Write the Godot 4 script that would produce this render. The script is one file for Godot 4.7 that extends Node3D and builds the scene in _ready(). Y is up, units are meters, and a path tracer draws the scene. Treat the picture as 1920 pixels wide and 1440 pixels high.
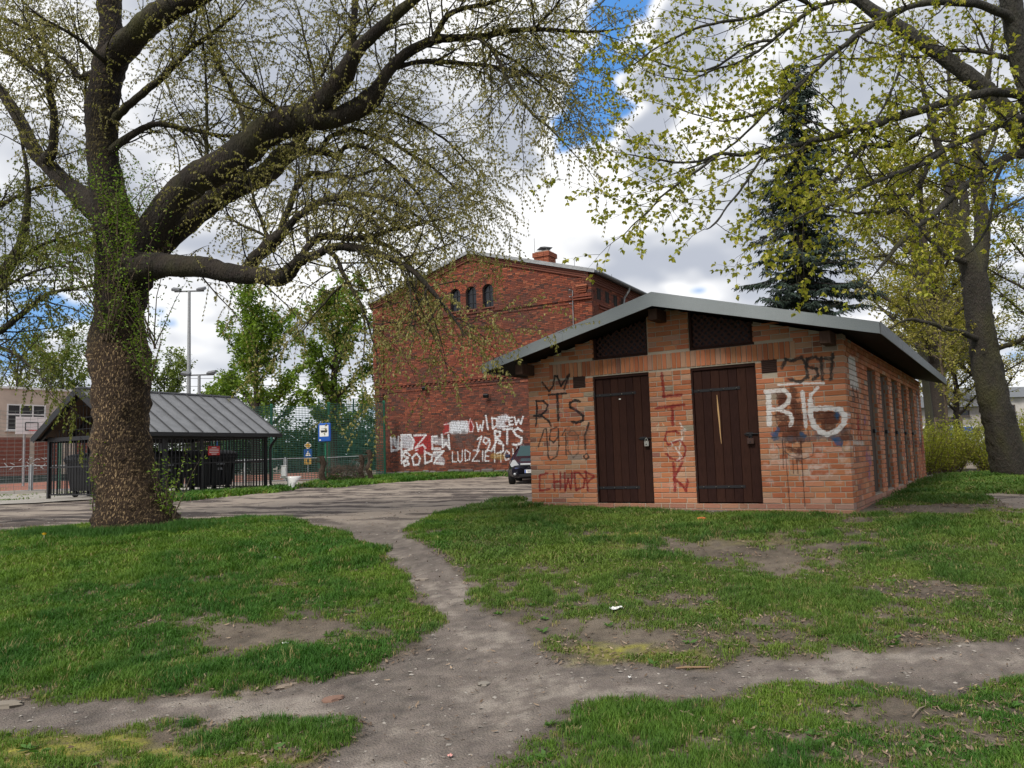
extends Node3D
# Brick shed with graffiti on a small rise, an old brick hall, a bin shelter and spring trees.

var M := {}            # materials
var TX := {}           # textures
var rng := RandomNumberGenerator.new()
var used := {}
var noise_a := FastNoiseLite.new()
var noise_b := FastNoiseLite.new()
var noise_c := FastNoiseLite.new()

# ------------------------------------------------------------------ mesh builder
class MB:
	var v := PackedVector3Array()
	var n := PackedVector3Array()
	var c := PackedColorArray()
	var u := PackedVector2Array()
	var w := PackedVector2Array()
	var ix := PackedInt32Array()
	var has_uv := false
	var col := Color(1, 1, 1)
	func vert(p: Vector3, nn: Vector3, cc: Color) -> int:
		v.append(p); n.append(nn); c.append(cc)
		if has_uv:
			u.append(Vector2.ZERO); w.append(Vector2.ZERO)
		return v.size() - 1
	func tri(a: int, b: int, d: int) -> void:      # a b d counter-clockwise from outside
		ix.append(a); ix.append(d); ix.append(b)
	func quad(a: Vector3, b: Vector3, cc: Vector3, d: Vector3) -> void:   # counter-clockwise from outside
		var nn := (b - a).cross(cc - a).normalized()
		var i := v.size()
		v.append(a); v.append(b); v.append(cc); v.append(d)
		for k in 4:
			n.append(nn); c.append(col)
			if has_uv:
				u.append(Vector2.ZERO); w.append(Vector2.ZERO)
		ix.append_array([i, i + 2, i + 1, i, i + 3, i + 2])
	func tri3(a: Vector3, b: Vector3, d: Vector3) -> void:
		var nn := (b - a).cross(d - a).normalized()
		var i := v.size()
		v.append(a); v.append(b); v.append(d)
		for k in 3:
			n.append(nn); c.append(col)
			if has_uv:
				u.append(Vector2.ZERO); w.append(Vector2.ZERO)
		ix.append_array([i, i + 2, i + 1])
	func box(t: Transform3D, s: Vector3, bevel := 0.0) -> void:   # centred box of size s, edges cut by bevel
		var h := s * 0.5
		if bevel <= 0.0:
			for ax in 3:
				for sg: float in [-1.0, 1.0]:
					var a := Vector3.ZERO; var b := Vector3.ZERO; var o := Vector3.ZERO
					o[ax] = h[ax] * sg
					a[(ax + 1) % 3] = h[(ax + 1) % 3] * sg
					b[(ax + 2) % 3] = h[(ax + 2) % 3]
					quad(t * (o - a - b), t * (o + a - b), t * (o + a + b), t * (o - a + b))
			return
		var bv := minf(bevel, minf(h.x, minf(h.y, h.z)) * 0.9)
		for ax in 3:
			var a1 := (ax + 1) % 3; var a2 := (ax + 2) % 3
			for sg: float in [-1.0, 1.0]:
				var o := Vector3.ZERO; var a := Vector3.ZERO; var b := Vector3.ZERO
				o[ax] = h[ax] * sg
				a[a1] = (h[a1] - bv) * sg
				b[a2] = h[a2] - bv
				quad(t * (o - a - b), t * (o + a - b), t * (o + a + b), t * (o - a + b))
			for s1: float in [-1.0, 1.0]:
				for s2: float in [-1.0, 1.0]:
					var p := Vector3.ZERO; var q := Vector3.ZERO; var l := Vector3.ZERO
					p[a1] = h[a1] * s1; p[a2] = (h[a2] - bv) * s2
					q[a1] = (h[a1] - bv) * s1; q[a2] = h[a2] * s2
					l[ax] = h[ax] - bv
					if s1 * s2 > 0:
						quad(t * (p - l), t * (q - l), t * (q + l), t * (p + l))
					else:
						quad(t * (q - l), t * (p - l), t * (p + l), t * (q + l))
		for sx: float in [-1.0, 1.0]:
			for sy: float in [-1.0, 1.0]:
				for sz: float in [-1.0, 1.0]:
					var px := t * Vector3(h.x * sx, (h.y - bv) * sy, (h.z - bv) * sz)
					var py := t * Vector3((h.x - bv) * sx, h.y * sy, (h.z - bv) * sz)
					var pz := t * Vector3((h.x - bv) * sx, (h.y - bv) * sy, h.z * sz)
					if sx * sy * sz > 0:
						tri3(px, py, pz)
					else:
						tri3(px, pz, py)
	func tube(ps: PackedVector3Array, rs: PackedFloat32Array, sides: int, cap := true, bump: FastNoiseLite = null, amp := 0.0) -> void:
		var m := ps.size()
		if m < 2:
			return
		var t0 := (ps[1] - ps[0]).normalized()
		var up := Vector3.UP if absf(t0.y) < 0.9 else Vector3.RIGHT
		var ex := t0.cross(up).normalized()
		var base := v.size()
		for i in m:
			var t := (ps[mini(i + 1, m - 1)] - ps[maxi(i - 1, 0)]).normalized()
			ex = (ex - t * ex.dot(t))
			if ex.length() < 1e-4:
				ex = t.cross(Vector3(0.3, 0.5, 0.8))
			ex = ex.normalized()
			var ey := t.cross(ex)
			for k in sides:
				var a := TAU * k / sides
				var dd := ex * cos(a) + ey * sin(a)
				var r := rs[i]
				if bump != null:
					var q := ps[i] + dd * r
					r *= 1.0 + amp * bump.get_noise_3d(q.x * 1.0, q.y * 0.35, q.z * 1.0)
				v.append(ps[i] + dd * r); n.append(dd); c.append(col)
				if has_uv:
					u.append(Vector2.ZERO); w.append(Vector2.ZERO)
		for i in m - 1:
			for k in sides:
				var k2 := (k + 1) % sides
				var a := base + i * sides + k
				var b := base + i * sides + k2
				ix.append_array([a, a + sides, b, b, a + sides, b + sides])
		if cap:
			for e in [0, m - 1]:
				var ci := vert(ps[e], (ps[0] - ps[1]).normalized() if e == 0 else (ps[m - 1] - ps[m - 2]).normalized(), col)
				for k in sides:
					var a: int = base + e * sides + k
					var b: int = base + e * sides + (k + 1) % sides
					if e == 0:
						ix.append_array([ci, a, b])
					else:
						ix.append_array([ci, b, a])
	func mesh(m: Material = null) -> ArrayMesh:
		var arr := []
		arr.resize(Mesh.ARRAY_MAX)
		arr[Mesh.ARRAY_VERTEX] = v
		arr[Mesh.ARRAY_NORMAL] = n
		arr[Mesh.ARRAY_COLOR] = c
		if has_uv:
			arr[Mesh.ARRAY_TEX_UV] = u
			arr[Mesh.ARRAY_TEX_UV2] = w
		arr[Mesh.ARRAY_INDEX] = ix
		var a := ArrayMesh.new()
		a.add_surface_from_arrays(Mesh.PRIMITIVE_TRIANGLES, arr)
		if m != null:
			a.surface_set_material(0, m)
		return a

# ------------------------------------------------------------------ scene helpers
func numbered(s: String) -> String:
	if not used.has(s):
		used[s] = 0
		return s
	used[s] += 1
	return "%s_%03d" % [s, used[s]]

func tag(o: Node, label: String, category: String, group := "") -> void:
	o.set_meta("label", label)
	o.set_meta("category", category)
	if group != "":
		o.set_meta("group", group)

func thing(called: String, label: String, category: String, at := Vector3.ZERO, turn := 0.0, group := "") -> Node3D:
	var o := Node3D.new()
	o.name = numbered(called)
	add_child(o)
	o.position = at
	o.rotation.y = turn
	tag(o, label, category, group)
	return o

func part(called: String, mb: MB, m: Material, parent: Node3D, stuff := false) -> MeshInstance3D:
	var o := MeshInstance3D.new()
	o.name = called
	o.mesh = mb.mesh(m)
	parent.add_child(o, true)
	if stuff:
		o.set_meta("kind", "stuff")
	return o

func solo(called: String, mb: MB, m: Material, label: String, category: String, group := "", at := Vector3.ZERO, turn := 0.0) -> MeshInstance3D:
	var o := MeshInstance3D.new()
	o.name = numbered(called)
	o.mesh = mb.mesh(m)
	add_child(o)
	o.position = at
	o.rotation.y = turn
	tag(o, label, category, group)
	return o

func struct(called: String, mb: MB, m: Material) -> MeshInstance3D:
	var o := MeshInstance3D.new()
	o.name = numbered(called)
	o.mesh = mb.mesh(m)
	add_child(o)
	o.set_meta("kind", "structure")
	return o

func T(p: Vector3, yaw := 0.0, pitch := 0.0, roll := 0.0) -> Transform3D:
	return Transform3D(Basis.from_euler(Vector3(pitch, yaw, roll)), p)

func bx(p: Vector3, s: Vector3, bevel := 0.0, yaw := 0.0, pitch := 0.0, roll := 0.0) -> MB:
	var b := MB.new()
	b.box(T(p, yaw, pitch, roll), s, bevel)
	return b

func bar(b: MB, p: Vector3, q: Vector3, r: float, sides := 6) -> void:
	b.tube(PackedVector3Array([p, q]), PackedFloat32Array([r, r]), sides)

func beam(b: MB, p: Vector3, q: Vector3, wd: float, ht: float) -> void:    # rectangular bar, ht measured towards up
	var z := (q - p)
	var l := z.length()
	z = z / l
	var up := Vector3.UP if absf(z.y) < 0.95 else Vector3.RIGHT
	var x := up.cross(z).normalized()
	var y := z.cross(x)
	b.box(Transform3D(Basis(x, y, z), (p + q) * 0.5), Vector3(wd, ht, l))

func smooth(pts: Array, per := 4) -> Array:       # Catmull-Rom over Vector4 (xyz, radius)
	var out := []
	var m := pts.size()
	for i in m - 1:
		var a: Vector4 = pts[maxi(i - 1, 0)]
		var b: Vector4 = pts[i]
		var c: Vector4 = pts[i + 1]
		var d: Vector4 = pts[mini(i + 2, m - 1)]
		for k in per:
			var t := float(k) / per
			out.append(0.5 * ((2.0 * b) + (c - a) * t + (2.0 * a - 5.0 * b + 4.0 * c - d) * t * t + (3.0 * b - a - 3.0 * c + d) * t * t * t))
	out.append(pts[m - 1])
	return out

func lin(r: float, g: float, b: float) -> Color:  # linear base colour for albedo_color
	return Color(r, g, b).linear_to_srgb()

func mat(col: Color, rough := 0.9, metal := 0.0, tex: Texture2D = null, scale := 1.0, vc := false) -> StandardMaterial3D:
	var m := StandardMaterial3D.new()
	m.albedo_color = col
	m.roughness = rough
	m.metallic = metal
	if tex != null:
		m.albedo_texture = tex
		m.uv1_triplanar = true
		m.uv1_world_triplanar = true
		m.uv1_scale = Vector3.ONE * scale
	m.vertex_color_use_as_albedo = vc
	return m

func noise_tex(seed_: int, freq: float, lo: float, hi: float, size := 512, oct := 4, type := FastNoiseLite.TYPE_SIMPLEX_SMOOTH, stretch := 1, tint := Color(1, 1, 1)) -> ImageTexture:
	var f := FastNoiseLite.new()
	f.seed = seed_
	f.noise_type = type
	f.frequency = freq
	f.fractal_octaves = oct
	var img := f.get_seamless_image(size, size)
	img.convert(Image.FORMAT_RGB8)
	if stretch > 1:
		img.resize(size, size * stretch, Image.INTERPOLATE_BILINEAR)
	var d := img.get_data()
	var lut := PackedByteArray()
	for ch in 3:
		for i in 256:
			var x := lo + (hi - lo) * i / 255.0
			var tt: float = [tint.r, tint.g, tint.b][ch]
			lut.append(int(clampf(255.0 * pow(lerpf(tt, 1.0, x) * x, 1.0 / 2.2), 0, 255)))
	for i in range(0, d.size(), 3):
		d[i] = lut[d[i]]
		d[i + 1] = lut[256 + d[i + 1]]
		d[i + 2] = lut[512 + d[i + 2]]
	var out := Image.create_from_data(img.get_width(), img.get_height(), false, Image.FORMAT_RGB8, d)
	out.generate_mipmaps()
	return ImageTexture.create_from_image(out)

func height_tex(seed_: int, freq: float, size := 512, oct := 5, type := FastNoiseLite.TYPE_SIMPLEX_SMOOTH) -> ImageTexture:
	var f := FastNoiseLite.new()
	f.seed = seed_
	f.noise_type = type
	f.frequency = freq
	f.fractal_octaves = oct
	return ImageTexture.create_from_image(f.get_seamless_image(size, size))

func relief(m: StandardMaterial3D, tex: Texture2D, cm: float) -> StandardMaterial3D:
	m.heightmap_enabled = true
	m.heightmap_texture = tex
	m.heightmap_scale = cm
	return m

# ------------------------------------------------------------------ terrain height
func gh(x: float, z: float) -> float:
	var d := -z
	var h := 0.74 * smoothstep(3.6, 12.0, d) + 0.14 * smoothstep(30.5, 37.0, d + x * 0.5)
	h -= 0.09 * exp(-((x - 0.8) * (x - 0.8) + (d - 29.0) * (d - 29.0)) / 14.0)
	h += 0.08 * smoothstep(5.0, 9.0, x) * smoothstep(14.0, 20.0, d)
	if d < 60.0:
		h += 0.022 * noise_a.get_noise_2d(x * 9.0, z * 9.0) + 0.03 * noise_a.get_noise_2d(x * 2.5 + 40.0, z * 2.5)
	return h

# ------------------------------------------------------------------ sky
func make_sky() -> Sky:
	var W := 1280
	var H := 640
	var f1 := FastNoiseLite.new(); f1.seed = 11; f1.frequency = 0.75; f1.fractal_octaves = 6; f1.fractal_gain = 0.52
	var f2 := FastNoiseLite.new(); f2.seed = 27; f2.frequency = 1.5; f2.fractal_octaves = 5
	var img := Image.create(W, H, false, Image.FORMAT_RGBF)
	for j in H:
		var th := PI * (j + 0.5) / H
		var y := cos(th)
		for i in W:
			var ph := TAU * (i + 0.5) / W
			var d := Vector3(sin(ph) * sin(th), y, -cos(ph) * sin(th))
			if y < -0.02:
				img.set_pixel(i, j, Color(0.079, 0.084, 0.057))
				continue
			var k := 1.0 / (maxf(y, 0.0) + 0.22)
			var p := Vector3(d.x * k * 1.35, d.z * k * 1.35, 0.3)
			var w2 := f2.get_noise_3dv(p * 0.7) * 0.35
			var e := f1.get_noise_3d(p.x + w2, p.y - w2, 0.3)
			var cover := 0.44 + e * 1.0
			var dw := d + Vector3(f1.get_noise_3d(p.x * 5.0, p.y * 5.0, 7.0), f1.get_noise_3d(p.x * 5.0, p.y * 5.0, 17.0), 0.0) * 0.05
			for b in BLUE:
				var q := (dw - b[0]) as Vector3
				# gaps lie across the sky, not along the sight line
				cover -= b[2] * exp(-q.length_squared() / (b[1] * b[1]))
			var a := smoothstep(-0.04, 0.12, cover + 0.22 * f1.get_noise_3d(p.x * 4.0, p.y * 4.0, 3.0))
			var blue := Color(0.044, 0.154, 0.387).lerp(Color(0.176, 0.308, 0.475), pow(1.0 - clampf(y, 0, 1), 3.5))
			var s := f2.get_noise_3d(p.x * 0.55 + 5.0, p.y * 0.55, 2.0)
			var thick := clampf(cover * 1.15 + s * 0.9, 0.0, 1.0)
			var cl := Color(0.563, 0.563, 0.563).lerp(Color(0.264, 0.283, 0.326), smoothstep(0.16, 0.85, thick))
			cl = cl.lerp(Color(0.475, 0.493, 0.515), (1.0 - smoothstep(0.0, 0.22, y)) * 0.55)
			var o := blue.lerp(cl, a)
			img.set_pixel(i, j, o)
	var sky := Sky.new()
	var sm := PanoramaSkyMaterial.new()
	sm.panorama = ImageTexture.create_from_image(img)
	sky.sky_material = sm
	return sky

func V(x: float, y: float, z: float) -> Vector3:
	return Vector3(x, y, z)
const BLUE := [[Vector3(0.1087, 0.4134, -0.9040), 0.030, 0.85], [Vector3(0.0945, 0.3873, -0.9171), 0.030, 0.75], [Vector3(0.0819, 0.3713, -0.9249), 0.030, 0.60], [Vector3(0.1329, 0.4849, -0.8644), 0.026, 0.90], [Vector3(0.1217, 0.4514, -0.8840), 0.026, 0.85], [Vector3(0.1386, 0.5213, -0.8421), 0.030, 0.80], [Vector3(0.2090, 0.4669, -0.8593), 0.060, -0.90], [Vector3(0.1942, 0.4188, -0.8871), 0.050, -0.90], [Vector3(0.1731, 0.4949, -0.8515), 0.035, -0.60], [Vector3(0.1695, 0.4470, -0.8784), 0.032, -0.60], [Vector3(0.1599, 0.3515, -0.9224), 0.050, -0.70], [Vector3(0.0423, 0.4462, -0.8939), 0.050, -0.60], [Vector3(0.0346, 0.3821, -0.9235), 0.050, -0.60], [Vector3(0.0732, 0.4989, -0.8636), 0.040, -0.50], [Vector3(0.1653, 0.3899, -0.9059), 0.030, -0.50], [Vector3(-0.5080, 0.1809, -0.8421), 0.040, 0.50], [Vector3(-0.4402, 0.1945, -0.8766), 0.030, 0.40], [Vector3(0.4369, 0.1711, -0.8831), 0.045, 0.80], [Vector3(0.4825, 0.1901, -0.8550), 0.030, 0.60], [Vector3(0.5192, 0.2217, -0.8254), 0.035, 0.70], [Vector3(0.2282, 0.1800, -0.9568), 0.030, 0.60], [Vector3(-0.3815, 0.1832, -0.9060), 0.030, 0.50], [Vector3(-0.4743, 0.2634, -0.8400), 0.080, -0.50], [Vector3(-0.3992, 0.1437, -0.9055), 0.070, -0.50]]
var GRASS_LEFT := PackedVector2Array([Vector2(-9.41, -11.30), Vector2(-7.29, -11.46), Vector2(-6.95, -12.18), Vector2(-6.52, -12.68), Vector2(-5.50, -13.12), Vector2(-4.15, -12.68), Vector2(-3.11, -11.88), Vector2(-2.40, -10.82), Vector2(-1.78, -9.74), Vector2(-1.38, -8.96), Vector2(-1.13, -8.38), Vector2(-0.87, -7.56), Vector2(-0.73, -6.90), Vector2(-0.69, -6.38), Vector2(-0.81, -6.06), Vector2(-1.08, -5.84), Vector2(-1.42, -5.70), Vector2(-1.70, -5.52), Vector2(-2.11, -5.48), Vector2(-2.62, -5.50), Vector2(-3.09, -5.46), Vector2(-3.44, -5.46), Vector2(-4.85, -5.46)])
var GRASS_RIGHT := PackedVector2Array([Vector2(0.09, -16.96), Vector2(-0.65, -14.74), Vector2(-1.09, -12.52), Vector2(-1.41, -11.08), Vector2(-1.47, -10.32), Vector2(-1.13, -9.64), Vector2(-0.79, -8.88), Vector2(-0.54, -8.04), Vector2(-0.42, -7.36), Vector2(-0.17, -6.90), Vector2(0.04, -6.56), Vector2(0.10, -6.20), Vector2(0.15, -5.98), Vector2(0.39, -5.80), Vector2(0.83, -5.74), Vector2(1.27, -5.74), Vector2(1.89, -5.80), Vector2(2.37, -5.88), Vector2(2.79, -5.96), Vector2(3.20, -6.00), Vector2(3.86, -6.12), Vector2(5.35, -6.24), Vector2(7.29, -9.06), Vector2(6.96, -10.28), Vector2(6.62, -10.82), Vector2(7.22, -12.44), Vector2(7.64, -13.94), Vector2(8.94, -17.10), Vector2(5.58, -12.62), Vector2(4.54, -10.94), Vector2(2.51, -11.50), Vector2(0.29, -13.52)])
var GRASS_NEAR := PackedVector2Array([Vector2(-0.14, -4.04), Vector2(-0.08, -4.36), Vector2(0.03, -4.66), Vector2(0.19, -4.94), Vector2(0.46, -5.10), Vector2(0.80, -5.18), Vector2(1.14, -5.20), Vector2(1.42, -5.22), Vector2(1.69, -5.34), Vector2(1.99, -5.32), Vector2(2.28, -5.28), Vector2(2.49, -5.22), Vector2(2.56, -5.10), Vector2(2.87, -5.24), Vector2(3.28, -5.40), Vector2(4.71, -5.52), Vector2(3.28, -3.22), Vector2(-0.19, -3.44)])
var GRASS_NEAR_LEFT := PackedVector2Array([Vector2(-4.33, -4.88), Vector2(-3.47, -5.00), Vector2(-3.16, -5.02), Vector2(-2.67, -5.00), Vector2(-2.22, -5.08), Vector2(-1.82, -5.06), Vector2(-1.49, -5.06), Vector2(-1.18, -5.12), Vector2(-0.96, -4.98), Vector2(-0.87, -4.82), Vector2(-0.99, -4.66), Vector2(-1.07, -4.50), Vector2(-1.03, -4.12), Vector2(-0.94, -3.48), Vector2(-3.94, -3.68)])
var GRASS_BANK := PackedVector2Array([Vector2(-8.06, -30.12), Vector2(-8.55, -35.46), Vector2(-7.71, -38.26), Vector2(-6.32, -39.04), Vector2(-3.02, -39.74), Vector2(-0.14, -40.58), Vector2(1.22, -41.24), Vector2(0.98, -33.18), Vector2(-0.57, -34.22), Vector2(-3.70, -33.86), Vector2(-5.50, -31.40), Vector2(-6.46, -28.32)])
var GRASS_SHELTER := PackedVector2Array([Vector2(-9.60, -22.88), Vector2(-9.23, -25.64), Vector2(-8.46, -27.52), Vector2(-8.39, -29.86), Vector2(-7.74, -27.88), Vector2(-7.52, -24.46), Vector2(-8.51, -22.80), Vector2(-8.51, -20.62)])
var LAWN_RIGHT := PackedVector2Array([Vector2(5.39, -12.02), Vector2(8.61, -17.34), Vector2(10.46, -19.74), Vector2(12.14, -19.72), Vector2(14.81, -18.22), Vector2(9.40, -10.02), Vector2(8.09, -11.92), Vector2(8.17, -13.60), Vector2(7.64, -13.94), Vector2(6.86, -13.50)])
const BARE := [[-2.28, -6.70, 0.75, 0.35, 0.95], [-2.91, -6.96, 0.40, 0.20, 0.60], [-1.68, -6.92, 0.50, 0.30, 0.70], [2.68, -8.56, 1.00, 0.45, 0.85], [2.12, -8.98, 0.70, 0.35, 0.60], [2.27, -4.90, 0.35, 0.30, 0.95], [1.52, -4.66, 0.35, 0.14, 1.00], [0.77, -4.50, 0.25, 0.10, 0.60], [2.47, -4.44, 0.30, 0.15, 0.70], [2.71, -6.20, 0.50, 0.30, 0.75], [0.44, -6.46, 0.60, 0.25, 0.60], [1.34, -6.38, 0.50, 0.20, 0.55], [1.20, -7.20, 0.80, 0.25, 0.30], [-1.32, -7.46, 0.35, 0.35, 0.55], [1.12, -10.56, 0.35, 0.16, 0.70], [3.53, -7.26, 0.50, 0.30, 0.50], [2.64, -6.92, 0.60, 0.25, 0.40], [-3.10, -8.62, 0.30, 0.12, 0.50], [6.28, -11.22, 0.90, 0.80, 0.80], [5.29, -11.16, 1.10, 0.60, 1.00], [4.55, -10.32, 0.50, 0.30, 0.70], [2.81, -4.86, 0.30, 0.25, 0.60], [-3.33, -5.62, 0.40, 0.12, 0.50]]
const MOSS := [[-2.76, -4.68, 0.75, 0.22, 1.00], [-2.46, -4.78, 0.40, 0.16, 1.00], [-1.89, -4.52, 0.45, 0.14, 0.90], [-1.43, -4.44, 0.30, 0.10, 0.90], [1.38, -9.78, 0.60, 0.30, 1.30], [0.96, -9.18, 0.40, 0.30, 0.60], [2.66, -9.44, 0.80, 0.35, 0.35], [0.54, -6.16, 0.35, 0.16, 0.50], [0.79, -6.02, 0.50, 0.20, 0.50], [1.02, -5.96, 0.40, 0.15, 0.40]]
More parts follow.
